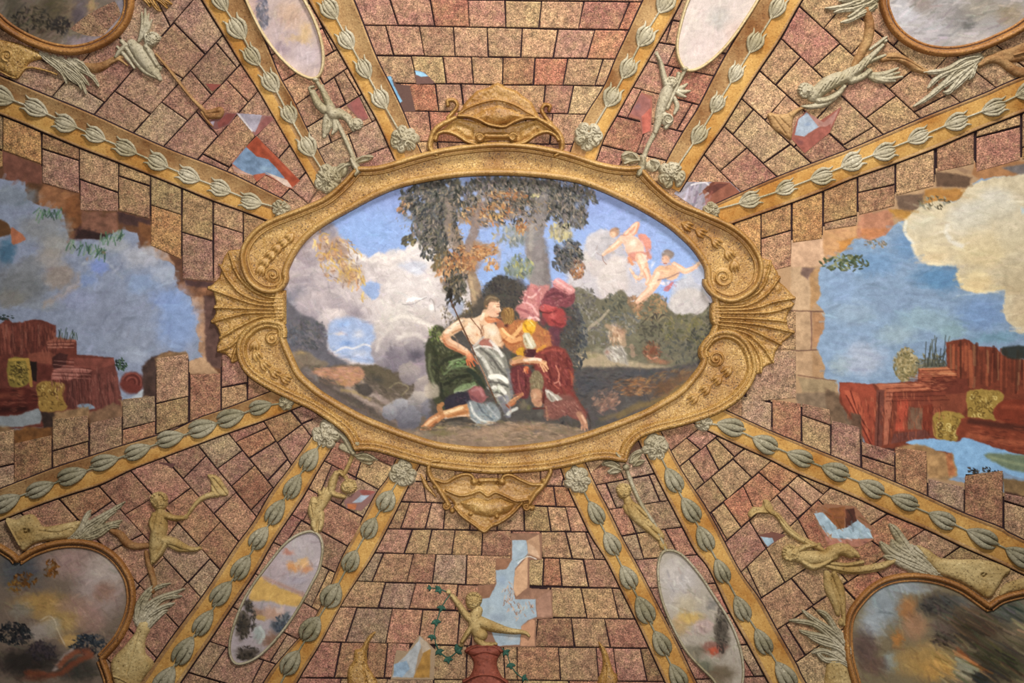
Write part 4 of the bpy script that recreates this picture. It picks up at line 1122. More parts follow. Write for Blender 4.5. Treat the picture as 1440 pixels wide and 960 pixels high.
    c.blob(830, 540, 40, 22, '#56565b', 0.9); c.blob(900, 525, 50, 8, '#55565b', 0.8); c.blob(892, 543, 34, 16, '#80604a', .8, -10); c.scumble(892, 543, 30, 13, 110, ['#966c48', '#a67a50', '#7a5a44', '#b0865c', '#6a5446'], 9, 1.6, -12, 30, .5); c.blob(892, 540, 18, 6, '#a67a50', 0.7)
    c.blob(852, 563, 26, 18, '#866a5c', .8, -30); c.scumble(852, 563, 20, 16, 90, ['#a17c68', '#8d6c5c', '#b08a76', '#75605a'], 8, 1.5, -35, 35, .5); c.scumble(840, 540, 60, 20, 150, ['#4a4a4e', '#5f5e60', '#6b645f', '#45423f'], 12, 1.5, -5, 20, .4); c.scumble(950, 545, 44, 26, 150, ['#7d6248', '#8f7050', '#655244', '#9a7d54'], 10, 1.4, -30, 25, .45); c.blob(935, 545, 34, 18, '#77583f', 0.8, -25); c.blob(960, 530, 36, 14, '#7d6146', 0.7, -25); c.blob(885, 568, 18, 10, '#6d6863', 0.7); c.line([(870, 585), (895, 572), (930, 562), (965, 540)], 4, '#8a7449', 0.7, 3); c.line([(845, 590), (880, 578), (900, 566)], 3, '#76684f', 0.7, 3)
    # tall trees: trunks
    c.line([(672, 432), (668, 405), (660, 380), (648, 350), (636, 320), (626, 295), (615, 275)], [8, 8, 8, 7, 6, 4, 2], '#94806c', 1, 1.5, 2); c.line([(668, 425), (662, 395), (652, 365)], 2.5, '#b59c7c', 0.8, 1.5)
    c.line([(660, 345), (668, 320), (672, 290), (690, 268)], [7, 6, 5, 3], '#8c7f7b', 1, 1.5, 2); c.line([(700, 375), (702, 350), (700, 330)], 3, '#a48a70', 0.6, 2)
    c.line([(762, 410), (757, 380), (752, 345), (752, 320), (762, 290), (770, 265)], [15, 15, 14, 13, 11, 7], '#8e8683', 1, 2, 2.5); c.line([(770, 400), (768, 370), (764, 340)], 5, '#7b7371', 0.7, 3); c.line([(744, 390), (745, 360), (742, 330)], 2.5, '#a89b8c', 0.6, 2); c.line([(752, 320), (735, 300), (722, 285)], [6, 4, 2], '#8c8280', 0.9)
    for x, y, rx, ry, col in [(620, 268, 40, 22, '#65655f'), (605, 298, 46, 26, '#63635e'), (612, 330, 34, 26, '#6b675c'), (628, 368, 22, 28, '#79694f'), (640, 400, 20, 26, '#655d50'), (700, 262, 60, 18, '#726e69'), (675, 295, 44, 30, '#857970'), (720, 290, 40, 24, '#8b7b6c'), (765, 275, 52, 30, '#69686a'), (800, 285, 34, 32, '#6a6a68'), (812, 305, 16, 20, '#7a7571'), (650, 370, 34, 20, '#94745c'), (675, 350, 26, 16, '#a3805f'), (800, 358, 24, 24, '#6b6b6a'), (735, 330, 36, 22, '#8f9193'), (730, 378, 26, 18, '#84897e'), (790, 325, 20, 16, '#9a9280')]:
        c.blob(x, y, rx, ry, col, 0.85, 0, 6, 0.45)
    G = ['#5b5c5a', '#4c4e50', '#6d6b61', '#757060', '#64625c']; P = ['#857b78', '#77706d', '#918379', '#6c6764']; O = ['#a98563', '#b27c57', '#bd9266', '#96745a', '#c49e70']
    for x, y, rx, ry, n, cols, sz, an in [(625, 265, 30, 14, 130, G, 5, 120), (595, 275, 34, 22, 170, G, 5, 120), (570, 292, 12, 10, 30, G + O, 4.5, 120), (620, 300, 36, 22, 190, G, 5, 115), (600, 322, 24, 16, 110, G + P, 5, 110), (575, 338, 12, 6, 24, ['#4b4b48', '#6a6350', '#857a58'], 5, 130), (610, 345, 20, 24, 110, G + ['#7b7257'], 5, 105), (625, 370, 16, 18, 60, ['#7a6e57', '#8a7550', '#6a6253'], 5, 100),
                                          (690, 262, 36, 14, 130, G + P, 5, 70), (660, 285, 28, 18, 110, P + G, 5, 60), (740, 258, 40, 12, 120, P + G, 5, 70), (710, 285, 34, 18, 140, P + O, 5, 60), (680, 305, 40, 14, 120, P + O, 4.5, 50), (760, 275, 40, 20, 190, G + P, 5.5, 70), (785, 290, 26, 22, 140, G, 5, 75), (815, 270, 22, 10, 60, G + P, 4.5, 70), (832, 282, 10, 6, 16, G, 4, 70), (810, 305, 16, 18, 60, P + G, 4.5, 80), (790, 325, 16, 14, 60, ['#a39a82', '#8f866f', '#b1a67f'], 4.5, 90),
                                          (722, 330, 28, 16, 70, ['#8f9290', '#7f8582', '#a39d8c'], 4.5, 80), (730, 375, 20, 16, 70, ['#7f8879', '#8f917b', '#6f7672', '#a2a06f'], 4.5, 80), (668, 355, 20, 10, 70, O, 5, 30), (690, 350, 14, 8, 40, O, 4.5, -10), (645, 370, 24, 12, 90, O + ['#8f5f47'], 5, 120), (632, 385, 18, 12, 60, O + ['#6f6253'], 5, 110), (640, 405, 16, 20, 70, ['#5d5a50', '#4f4d49', '#7b6f57'], 5, 100), (690, 373, 10, 10, 30, ['#c2a075', '#b98a5f'], 4, 90),
                                          (735, 318, 12, 10, 30, O, 4, 80), (800, 355, 20, 18, 110, ['#5e6166', '#6d6f70', '#80796f', '#525659'], 5, 60), (790, 370, 16, 12, 50, ['#6d6b69', '#5d5e60'], 5, 60), (812, 378, 10, 14, 40, ['#97735f', '#a6765e', '#7c6d66'], 4.5, 90), (700, 300, 12, 8, 20, ['#d0b072', '#c9a265'], 4.5, -20), (757, 275, 10, 3, 8, ['#c9c08f', '#b5ab78'], 4, -20)]:
        c.leaves(x, y, rx, ry, n, cols, sz, an, 45, 0.88)
    for x, y, rx, ry, n, an in [(610, 285, 44, 34, 420, 125), (620, 335, 30, 26, 220, 115), (640, 385, 18, 34, 150, 105), (690, 275, 50, 24, 300, 70), (770, 275, 50, 28, 420, 70), (800, 300, 26, 22, 160, 75), (800, 360, 20, 20, 140, 60), (720, 300, 30, 16, 120, 60)]:
        c.leaves(x, y, rx, ry, n, ['#45453f', '#57554d', '#6c675e', '#857b6e', '#3a3b39', '#988a7a', '#5c5a5e', '#7d7370'], 3.6, an, 55, 0.78, .36)
    for x, y, rx, ry, n, an in [(660, 355, 30, 12, 90, 20), (645, 372, 22, 10, 60, 120), (690, 295, 34, 12, 80, 50), (715, 275, 26, 8, 50, 10), (735, 318, 12, 10, 24, 80), (812, 380, 9, 12, 30, 90)]:
        c.leaves(x, y, rx, ry, n, ['#a3704c', '#8f6a4c', '#b98f60', '#7d6450'], 3.4, an, 60, 0.8, .36)
    c.line([(640, 345), (630, 318), (634, 296), (626, 278)], [5, 5, 4, 2], '#948479', .75, 2, 2); c.line([(658, 350), (666, 325), (670, 300), (682, 278)], [5, 5, 4, 2], '#8b7d78', .75, 2, 2); c.line([(752, 350), (753, 320), (760, 295), (766, 275)], [13, 12, 9, 5], '#8a8280', .7, 2.5, 2.5); c.line([(746, 350), (748, 318)], 3, '#a59c92', .6, 2)
    for x, y, rx, ry, n, an in [(650, 290, 20, 18, 40, 60), (757, 300, 18, 22, 46, 70), (640, 325, 14, 14, 26, 110)]: c.leaves(x, y, rx, ry, n, ['#6d665c', '#8f7d66', '#5a5852', '#a58a68'], 3.4, an, 60, .75, .36)
    c.scumble(600, 300, 44, 36, 110, ['#8f8472', '#a0937e', '#7b7466'], 5, .8, 120, 40, .6); c.scumble(775, 285, 44, 30, 90, ['#8d8780', '#9c948a', '#7a7672'], 5, .8, 70, 40, .6); c.scumble(700, 285, 40, 26, 90, ['#a8927c', '#96877a', '#b89a74'], 5, .8, 50, 50, .6)
    for x, y, w in ((628, 262, 3), (652, 258, 5), (650, 278, 4), (668, 272, 4), (700, 296, 4), (742, 292, 4), (790, 262, 3), (706, 346, 7), (716, 360, 8), (700, 335, 5), (735, 360, 5), (806, 322, 5), (815, 335, 5), (576, 300, 4), (636, 352, 3)):
        c.blob(x, y, w, w * 1.4, '#94a6cf', .85, c.r.uniform(-40, 40), 3, .3)
    for x, y, q in ((650, 252, 6), (680, 280, 5), (648, 295, 4), (657, 325, 6), (596, 284, 3), (705, 322, 6), (700, 365, 8), (812, 290, 6), (790, 345, 7), (735, 350, 8)):
        c.blob(x, y, q, q * 1.3, '#93a7d0', 0.6)
    # thicket behind the couple
    c.poly([(690, 395), (705, 388), (722, 395), (735, 405), (740, 425), (725, 440), (700, 440), (682, 425)], '#54524f', 3)
    c.leaves(706, 412, 26, 24, 200, ['#474648', '#565551', '#63605a', '#3f3f43'], 4.5, 40, 70, 0.75); c.leaves(650, 438, 16, 14, 60, ['#6f6450', '#5b5548', '#85744f'], 4.5, 100, 60, 0.8)
    c.leaves(812, 480, 14, 40, 130, ['#4e5259', '#5c5e60', '#484b50', '#6a6a66'], 4.5, 70, 60, 0.75); c.leaves(805, 440, 14, 16, 50, ['#6a6a6b', '#57585b'], 4.5, 70, 60, 0.7)

    # ---- the couple
    c.poly([(608, 482), (618, 464), (650, 446), (668, 424), (686, 398), (712, 390), (738, 398), (750, 420), (790, 425), (810, 440), (812, 480), (806, 540), (826, 596), (780, 604), (700, 606), (640, 602), (612, 596), (606, 560)], '#5a544d', 7, 0.96, True, 5)
    S = c.scumble
    S(645, 440, 26, 22, 130, ['#6f6450', '#4f4a40', '#85744f', '#615a50'], 4, 1.1, 110, 40); S(708, 412, 30, 22, 200, ['#3f3e40', '#504e4c', '#5f5c56', '#46454a'], 4, 1.2, 60, 60); S(800, 470, 16, 44, 200, ['#4a4d54', '#5c5e60', '#3f4248', '#74726c'], 4, 1.2, 50, 60)
    c.poly([(628, 418), (640, 416), (652, 424), (650, 440), (640, 446), (632, 436)], '#a3abc0', 3, .85); c.leaves(640, 424, 12, 8, 26, ['#4f4a42', '#5d574c'], 4, 95, 40, .85)
    c.blob(727, 512, 12, 22, '#4f4a40', 0.9); c.blob(722, 500, 8, 8, '#59573f', 0.8)
    # green mantle
    c.poly([(602, 475), (612, 457), (622, 459), (630, 474), (640, 490), (655, 497), (668, 512), (680, 530), (682, 548), (664, 546), (645, 552), (636, 562), (640, 576), (626, 578), (612, 566), (604, 535), (598, 500)], '#51523f', 2)
    S(622, 500, 16, 40, 150, ['#5e6446', '#47482f', '#6f7450', '#7a7a5c', '#3f4034'], 6, 1.3, 75, 30); S(648, 528, 26, 18, 130, ['#565c44', '#41442f', '#666d50', '#38392f'], 6, 1.3, -15, 35)
    S(612, 470, 9, 12, 50, ['#7b8a50', '#66743f', '#939a66'], 4, 1.2, 60, 40); S(644, 510, 13, 6, 60, ['#7f9a62', '#6a8452', '#93a878', '#587046'], 5, 1.2, -18, 25)
    for a in [([(628, 518), (640, 506), (656, 501)], 1.3, '#8c9a74', .7), ([(624, 526), (636, 517), (655, 515), (668, 520)], 1.4, '#7d8a66', .7), ([(642, 550), (652, 544), (666, 540)], 3.2, '#86966e', .85), ([(640, 552), (655, 548), (668, 542)], 1.2, '#a9b293', .8), ([(660, 520), (672, 532), (678, 544)], 3.5, '#3a4238', .8), ([(625, 540), (640, 532), (660, 528)], 2.2, '#35372c', .8), ([(614, 522), (624, 508), (640, 500), (652, 498)], 2, '#3d4033', .8), ([(608, 486), (614, 505), (614, 535)], 3, '#3d3f30', .6), ([(604, 498), (605, 520), (610, 545)], 1.6, '#73765a', .7), ([(618, 540), (622, 556), (630, 566)], 3, '#37382f', .7)]:
        c.line(a[0], a[1], a[2], a[3], 1.4, 1.4)
    c.poly([(626, 562), (642, 552), (660, 552), (664, 564), (650, 570), (640, 577), (628, 578)], '#413c46', 2); S(648, 560, 9, 6, 24, ['#54485a', '#3a3442', '#5f4a55'], 3, 1, 20, 50)
    c.poly([(658, 550), (668, 543), (678, 546), (683, 560), (676, 567), (664, 563)], '#96605f', 1.8); c.line([(664, 549), (674, 547), (679, 556)], 2, '#b3807f', .7, 1.5); c.line([(664, 558), (672, 564)], 2, '#6f4a52', .6, 1.5)
    # torso, arm and neck
    FL, FH = '#d8b899', '#ead5bb'
    c.poly([(646, 453), (656, 448), (668, 447), (678, 442), (690, 450), (700, 460), (705, 471), (708, 484), (700, 490), (688, 490), (676, 484), (668, 487), (658, 479), (652, 468)], FL, 1.3)
    c.blob(658, 460, 9, 8, FH, .85); c.blob(666, 466, 8, 6, '#e3c6a8', .7); c.blob(692, 468, 11, 9, '#e2cfba', .85, 25); c.blob(671, 471, 2.2, 1.8, '#ad6d50', .95, 0, .5); c.blob(671, 472, 6, 4, '#cf9872', .5); c.line([(704, 470), (707, 480), (706, 488)], 2, '#b98a66', .7, 1.6); c.line([(660, 476), (668, 484), (676, 482)], 1.4, '#c29474', .7); c.line([(676, 456), (680, 466), (679, 480)], 1.1, '#a87c60', .75)
    c.line([(696, 476), (703, 484)], 2, '#cdaa8a', .7, 1.5); c.blob(666, 480, 5, 4, '#dcbd9e', .7)
    c.line([(662, 447), (669, 456), (677, 466), (678, 476)], 0.8, '#7b5846', .85, .5, .3); c.line([(684, 450), (678, 460), (676, 470)], 0.7, '#8a6853', .8, .5, .3); c.line([(646, 452), (653, 466), (659, 480)], 0.7, '#7a5644', .85, .5, .3)
    c.line([(651, 454), (640, 461), (630, 468), (625, 476)], [7.5, 7, 6.5, 6], '#d6b08e', 1, 1.2); c.line([(627, 474), (632, 482), (645, 489), (658, 497)], [6, 6.3, 5.4, 4], '#d29f7b', 1, 1.2)
    c.line([(650, 451), (638, 458), (628, 467)], 2.6, '#e9d0b4', .85, 1.6); c.line([(624, 477), (628, 485), (640, 491), (654, 498)], 1.6, '#a9694a', .8, 1.2); c.line([(632, 478), (646, 486), (656, 492)], 1.9, '#e3bb9a', .8, 1.4); c.line([(636, 468), (646, 463), (652, 462)], 1.3, '#a06c4e', .65, 1.2); c.blob(624, 474, 4, 5, '#d58d68', .6)
    c.blob(661, 503, 7, 8, '#cc8059', .97, 0, .8, .5); c.blob(660, 500, 4, 4, '#dfa07a', .7)
    for x0, y0, x1, y1 in ((656, 506, 658, 513), (659, 507, 662, 515), (663, 507, 667, 514), (666, 504, 672, 511)): c.line([(x0, y0), (x1, y1)], 1.3, '#c8744d', .95); c.line([(x0 + 1.4, y0 + 1), (x1 + 1.3, y1)], .4, '#7d4530', .8)
    c.line([(681, 450), (684, 440)], [7, 6], '#d2aa88', 1, 1.2); c.line([(677, 449), (680, 441)], 2.4, '#e6c9ab', .85); c.line([(687, 448), (689, 443)], 2, '#b27c58', .8)
    # head in profile, looking down to the right
    c.poly([(682, 424), (686, 419), (693, 418), (700, 422), (703, 428), (702, 432), (704, 437), (701, 440), (701, 444), (695, 446), (688, 444), (684, 438), (682, 431)], '#d3a78a', .9, 1, True, .5)
    c.poly([(680, 428), (681, 420), (688, 414), (697, 416), (703, 422), (700, 424), (692, 422), (687, 426), (685, 434), (681, 434)], '#74634f', 1.0, .95, True, .7); c.line([(684, 421), (690, 417), (698, 419)], 1, '#9b8a6d', .7); c.line([(686, 426), (692, 423), (700, 425)], .8, '#5a4a3a', .6)
    c.blob(695, 431, 5, 5, '#e2bea0', .8); c.line([(698, 431), (702, 431)], .8, '#6f4434', .9, .4, .2); c.line([(697, 428), (702, 428)], .6, '#8a6048', .7, .4, .2); c.line([(702, 432), (704, 437)], .8, '#e8c4a8', .8, .4, .2); c.line([(699, 441), (702, 441)], .8, '#94503f', .9, .4, .2); c.blob(684, 430, 1.8, 2.8, '#c98a6a', .85, 0, .3); c.blob(697, 438, 3, 2, '#d68f76', .6)
    c.poly([(683, 446), (692, 446), (700, 447), (704, 452), (694, 454), (685, 453)], '#cb8058', 1.3, .9); c.line([(686, 448), (696, 449)], 1.2, '#de9d74', .7); c.blob(699, 449, 5, 3, '#a5603f', .7)
    # silver skirt
    c.poly([(666, 492), (674, 483), (690, 486), (700, 489), (708, 497), (714, 512), (719, 526), (721, 545), (719, 562), (712, 576), (700, 566), (690, 550), (681, 530), (672, 510)], '#8f8b80', 1.6)
    S(694, 520, 14, 34, 90, ['#a5a196', '#7c786f', '#b8b3a6', '#6e6b64'], 8, 1.0, 58, 12)
    for a in [([(667, 493), (678, 503), (690, 522), (698, 536)], 2.2, '#c9c4b6', .85), ([(676, 490), (692, 503), (704, 520), (714, 530)], 1.6, '#5f5c56', .8), ([(684, 489), (698, 501), (708, 515)], 1.5, '#bcb7aa', .8), ([(672, 501), (682, 520), (690, 536)], 1.4, '#68655f', .8), ([(690, 530), (702, 529), (713, 536)], 3.4, '#e2ddcf', .95), ([(688, 537), (700, 538), (714, 543)], 1.4, '#5c5a55', .85), ([(694, 545), (703, 545), (710, 552)], 2.8, '#dad5c7', .95), ([(692, 551), (702, 552), (712, 558)], 1.3, '#65625d', .8), ([(695, 556), (703, 556), (709, 562)], 2.0, '#cbc6b9', .9), ([(714, 520), (719, 540), (720, 556)], 2.2, '#77757a', .7), ([(700, 492), (707, 500), (710, 510)], 1.6, '#7f7c72', .8), ([(704, 560), (710, 572), (714, 584)], 4, '#75747a', .8), ([(712, 556), (716, 570), (716, 584)], 2.4, '#93929a', .7)]:
        c.line(a[0], a[1], a[2], a[3], 1.3, 0.9)
    c.poly([(674, 484), (679, 477), (690, 478), (694, 485), (686, 488)], '#a86f62', 1.5, .9); c.line([(664, 489), (672, 481), (680, 474)], 1.5, '#b5aca6', .8); c.line([(664, 491), (676, 487), (690, 488), (702, 494)], 1.3, '#d3ccc2', .8); c.line([(690, 480), (700, 490), (706, 500)], 2.2, '#ddd6cc', .8, 1.4)
    # fair companion in orange and yellow
    c.poly([(706, 462), (716, 456), (722, 450), (736, 449), (752, 451), (764, 462), (776, 468), (780, 488), (764, 494), (752, 494), (740, 500), (726, 498), (714, 490), (706, 478)], '#b0754c', 1.8)
    S(730, 470, 14, 20, 60, ['#c98d55', '#d9a066', '#a86a40', '#bf8450'], 4, 1.1, 60, 40); S(766, 478, 13, 13, 60, ['#b07850', '#9c5f48', '#c08a52', '#a86848'], 4, 1.1, 60, 40)
    c.poly([(704, 440), (710, 432), (720, 433), (724, 442), (722, 452), (714, 458), (708, 454)], '#917049', 1.3, 1, True, 1)
    for k in range(12): c.line([(708 + k * 1.2, 433 + (k % 3)), (712 + k * 0.9, 444), (710 + k * 0.8, 455)], .7, ['#b79257', '#6d5034', '#c9a468', '#86663f'][k % 4], .75, .5)
    c.poly([(698, 452), (704, 449), (709, 456), (706, 464), (700, 462)], '#b0714f', 1.2, .9); c.blob(712, 458, 5, 4, '#5f3431', .85); c.blob(703, 446, 3, 5, '#7e5140', .8)
    c.line([(705, 464), (711, 472), (720, 478), (732, 476)], [3.5, 5, 5, 3.4], '#d49a68', .97, 1.3); c.line([(706, 462), (713, 470), (722, 475)], 1.6, '#e9b983', .8); c.line([(708, 478), (718, 484), (730, 481)], 1.6, '#a0623c', .8, 1.2); c.line([(722, 472), (730, 464), (735, 456)], 2.4, '#e0ac74', .85); c.line([(726, 474), (733, 468)], .8, '#8f5a38', .7)
    c.poly([(737, 452), (744, 448), (752, 451), (753, 460), (749, 468), (742, 470), (736, 466), (735, 458)], '#dba636', 1.1, 1, True, .8); c.blob(744, 456, 4, 4, '#f3cf68', .85); c.line([(738, 456), (741, 463), (747, 467)], 1, '#a87322', .75); c.line([(746, 452), (751, 458)], .9, '#f5dc90', .7)
    c.poly([(736, 470), (744, 468), (749, 475), (754, 486), (747, 491), (738, 488)], '#bdb397', 1.3); c.line([(740, 471), (744, 480), (748, 487)], 1.5, '#dcd4bd', .8); c.line([(738, 476), (742, 486)], 1.2, '#8a8064', .7); c.poly([(726, 491), (736, 489), (737, 499), (727, 498)], '#d3a032', 1.3, .95); c.poly([(737, 492), (754, 491), (756, 499), (744, 503), (737, 500)], '#5a3438', 1.4, .95)
    c.poly([(754, 493), (760, 487), (768, 485), (766, 490), (757, 497)], '#c98f42', 1.2, .95)
    # flying pink cloth
    c.poly([(724, 432), (735, 424), (738, 412), (746, 399), (758, 402), (773, 401), (765, 416), (757, 433), (759, 445), (755, 452), (744, 447), (734, 449), (730, 442)], '#bd807b', 1.6)
    c.poly([(766, 412), (776, 404), (788, 401), (800, 407), (808, 413), (807, 424), (798, 432), (782, 432), (768, 436), (758, 434)], '#854e54', 1.7); c.poly([(777, 397), (784, 391), (793, 395), (806, 404), (808, 411), (799, 414), (787, 407), (779, 403)], '#d0908c', 1.4)
    c.poly([(757, 434), (764, 427), (778, 431), (784, 432), (776, 437), (764, 438)], '#bb5f5c', 1.3); c.poly([(762, 440), (776, 434), (790, 434), (796, 446), (795, 458), (785, 462), (770, 456)], '#a54f4d', 1.8)
    c.blob(778, 443, 9, 7, '#c56c66', .8); c.blob(790, 450, 6, 9, '#96504a', .7); c.blob(784, 464, 13, 9, '#6b3e44', .9); c.blob(764, 452, 8, 12, '#8d4b4e', .85); c.poly([(773, 462), (784, 460), (788, 474), (786, 490), (778, 490), (774, 476)], '#73475180'[:7], 2, .85)
    S(748, 424, 18, 20, 60, ['#c98f8a', '#a96c6c', '#d8a29c', '#b47672'], 5, 1.0, 60, 40); S(785, 418, 18, 12, 50, ['#8f565c', '#a56a6c', '#6f4248', '#b07a78'], 5, 1.0, -10, 40)
    for a in [([(739, 414), (746, 418), (752, 415), (760, 406)], 1.2, '#e6b6ae', .8), ([(735, 424), (746, 428), (756, 442)], 1.3, '#e3aea7', .85), ([(744, 447), (752, 446), (758, 450)], 1.6, '#e9bdb4', .85), ([(728, 434), (740, 438), (750, 444)], 1.8, '#93585c', .7), ([(752, 404), (757, 414), (757, 430)], 2, '#a7686a', .6), ([(742, 402), (742, 414), (738, 424)], 1.2, '#9d6366', .6), ([(782, 394), (794, 402), (804, 408)], 1.5, '#e6b0aa', .8), ([(770, 416), (782, 412), (796, 417)], 1.6, '#693e45', .7), ([(758, 437), (770, 440), (782, 437)], 1, '#6f3538', .8), ([(778, 400), (788, 406), (798, 412)], .9, '#9c5e60', .7), ([(776, 450), (786, 456), (794, 456)], 1.6, '#7d3a3c', .7)]:
        c.line(a[0], a[1], a[2], a[3], 1.2, 1.0)
    # red robe
    c.poly([(752, 500), (762, 492), (776, 487), (788, 489), (797, 495), (804, 508), (807, 526), (805, 542), (812, 562), (824, 582), (820, 592), (808, 588), (796, 584), (782, 588), (772, 586), (766, 572), (764, 552), (757, 530), (750, 514)], '#84463f', 1.8)
    c.poly([(719, 518), (730, 513), (744, 518), (749, 532), (745, 548), (742, 560), (732, 560), (724, 552), (720, 538)], '#733f40', 1.8)
    S(784, 520, 20, 30, 190, ['#93504a', '#743b3a', '#a3625a', '#6a3436', '#8a4a44'], 7, 1.1, 72, 18); S(732, 535, 11, 20, 60, ['#85494a', '#5f3234', '#94564f'], 6, 1.0, 80, 15)
    c.poly([(764, 566), (780, 556), (802, 556), (814, 568), (824, 584), (815, 590), (796, 584), (782, 590), (768, 588)], '#875f55', 3, .85); S(792, 574, 24, 12, 90, ['#96695f', '#7a5048', '#a57a6c', '#6e463f'], 5, 1.0, 40, 30)
    for a in [([(782, 514), (786, 526), (785, 534)], .9, '#cf8a74', .85), ([(780, 538), (786, 536), (788, 542)], .8, '#d39a84', .8), ([(772, 536), (780, 541), (786, 546)], .8, '#b9705e', .8), ([(766, 500), (772, 520), (776, 540)], 1.6, '#66302f', .7), ([(796, 505), (801, 525), (803, 545)], 1.8, '#6d3634', .6), ([(800, 520), (805, 530), (804, 540)], 1.6, '#b06248', .6), ([(762, 496), (775, 492), (790, 494)], 1.4, '#a85a4e', .7), ([(754, 504), (762, 516), (770, 530)], 1.6, '#9d544e', .7), ([(728, 520), (730, 540), (736, 556)], 1, '#a76459', .7), ([(738, 522), (740, 545)], 1, '#562b2c', .8), ([(806, 550), (815, 566), (825, 582)], 1.3, '#7b4b40', .8)]:
        c.line(a[0], a[1], a[2], a[3], 1.1, 1)
    c.line([(721, 509), (732, 505), (746, 507), (760, 508)], [5, 5, 4.2, 3.4], '#c4926e', 1, 1.2); c.line([(738, 506), (750, 505), (760, 506)], 2, '#e6cbb2', .9, 1.2); c.line([(722, 505), (732, 502)], 1.6, '#a58a55', .7); c.line([(721, 513), (738, 511), (750, 512)], 1.3, '#8c4f38', .8)
    c.blob(764, 512, 6.5, 6.5, '#d29b70', .97, 20, .8, .5); c.blob(766, 510, 3.5, 3.5, '#e9bc86', .8)
    for x0, y0, x1, y1 in ((760, 512, 765, 522), (764, 514, 769, 521), (767, 512, 771, 518)): c.line([(x0, y0), (x1, y1)], 1.3, '#d9a47c', .95); c.line([(x0 + 1.6, y0), (x1 + 1.2, y1 - 1)], .4, '#8a5238', .8)
    c.blob(740, 518, 5, 5.5, '#c5734c', .95, 0, .6, .4); c.line([(737, 518), (739, 524)], 1, '#d78e66', .9); c.line([(741, 518), (742, 524)], 1, '#b5623f', .9); c.blob(750, 516, 6, 4, '#5a3a30', .8)
    c.poly([(745, 530), (750, 522), (758, 522), (764, 530), (765, 544), (756, 549), (747, 548)], '#84765b', 1.6); S(755, 534, 8, 12, 30, ['#978a6c', '#6a5e48', '#a89c80'], 4, .8, 75, 20)
    c.poly([(747, 548), (757, 546), (764, 552), (763, 564), (760, 572), (752, 571), (747, 561)], '#b0866a', 1.4); c.blob(753, 556, 4.5, 8, '#ccA888'.lower(), .8); c.line([(763, 552), (764, 566)], 1.4, '#6d4238', .8); c.line([(750, 574), (766, 574)], 1.1, '#6a3a30', .8); c.line([(766, 548), (764, 566)], 1.4, '#5f3832', .7)
    c.poly([(767, 548), (777, 551), (791, 560), (783, 563), (775, 565), (769, 558)], '#a89e90', 1.3); c.line([(768, 549), (778, 556), (784, 562)], 1.3, '#d6cfc2', .8); c.line([(772, 553), (776, 562)], 1, '#7e746a', .7)
    c.line([(768, 572), (770, 590)], 1.2, '#a97f66', .7)
    c.line([(814, 582), (819, 590), (822, 598)], [4, 4.6, 4.4], '#ac8067', 1, 1.2); c.line([(818, 584), (823, 594)], 1.4, '#cfa58a', .8)
    for x0, y0, x1, y1 in ((818, 598, 818, 604), (821, 599, 822, 605), (824, 598, 826, 604)): c.line([(x0, y0), (x1, y1)], 1.3, '#b98d72', .95)
    c.line([(826, 582), (830, 594), (829, 604)], 1.2, '#4b3f3a', .6); c.blob(790, 595, 5, 2.5, '#38363a', .85, -25); c.blob(760, 582, 8, 6, '#77736a', .7); c.blob(750, 588, 8, 3, '#4f4c48', .6)
    c.blob(720, 567, 8, 5, '#b06b45', .95, -20, .8, .4); c.line([(716, 568), (724, 562), (734, 554)], 2.6, '#b5805c', .85); c.line([(712, 569), (716, 573)], 1.2, '#8a4c30', .85); c.line([(718, 563), (728, 557)], 1, '#d49a70', .8); c.line([(722, 556), (733, 552)], 1, '#9b6450', .8)
    c.line([(714, 582), (720, 577), (727, 574)], 2.2, '#bdbcb2', .9, 1.2); c.blob(736, 570, 9, 9, '#857a60', .7); c.blob(744, 572, 5, 6, '#8d8a4e', .5)
    # kneeling leg, feet and white hem
    c.line([(660, 576), (645, 578), (632, 581), (620, 583)], [9, 7.6, 5.6, 4.6], '#c48f62', 1, 1.2); c.line([(650, 573), (638, 577), (624, 581)], 2.2, '#e6c598', .9, 1.3); c.line([(660, 583), (645, 585), (626, 588)], 1.2, '#e0bfa6', .6); c.line([(658, 578), (645, 582), (630, 586)], 2, '#a56d42', .7, 1.4); c.blob(656, 572, 5, 5, '#b27b4c', .7)
    c.line([(620, 584), (610, 591), (601, 598), (596, 601)], [5.4, 6.4, 5.4, 3.4], '#bb8258', 1, 1.2); c.line([(617, 585), (608, 590), (599, 597)], 2, '#e0b58c', .85, 1.2); c.line([(614, 594), (606, 601)], 1.6, '#8f5b3a', .7); c.blob(616, 585, 4, 3, '#8d5c40', .6)
    for k in range(5): c.line([(593 + k * 3.2, 600 + k * .9), (592 + k * 3.2, 604 + k * .2)], 1.1, ['#c98d64', '#9d6442'][k % 2], .9)
    c.line([(600, 606), (614, 604), (628, 592), (650, 588)], 1.4, '#4c443c', .7, 1.4); c.line([(620, 580), (618, 572), (622, 568)], [3.6, 3.8, 3], '#a87850', .9)
    c.poly([(657, 568), (664, 563), (676, 567), (690, 564), (700, 573), (704, 586), (698, 594), (682, 598), (668, 593), (661, 584)], '#868b8b', 2); S(682, 582, 18, 13, 60, ['#9aa0a0', '#6f767a', '#7b8a92', '#a8a59c'], 6, 1, 45, 40)
    for a in [([(661, 567), (666, 580), (676, 590), (688, 593)], 1.5, '#c6c4bb', .85), ([(672, 568), (680, 580), (692, 590)], 1.3, '#5f666c', .7), ([(684, 568), (692, 578), (700, 588)], 1.3, '#a9abaa', .7), ([(662, 588), (676, 596), (696, 594)], 1, '#b8b6b0', .8), ([(672, 594), (674, 600)], 2.4, '#8d959a', .7)]:
        c.line(a[0], a[1], a[2], a[3], 1.2, .9)
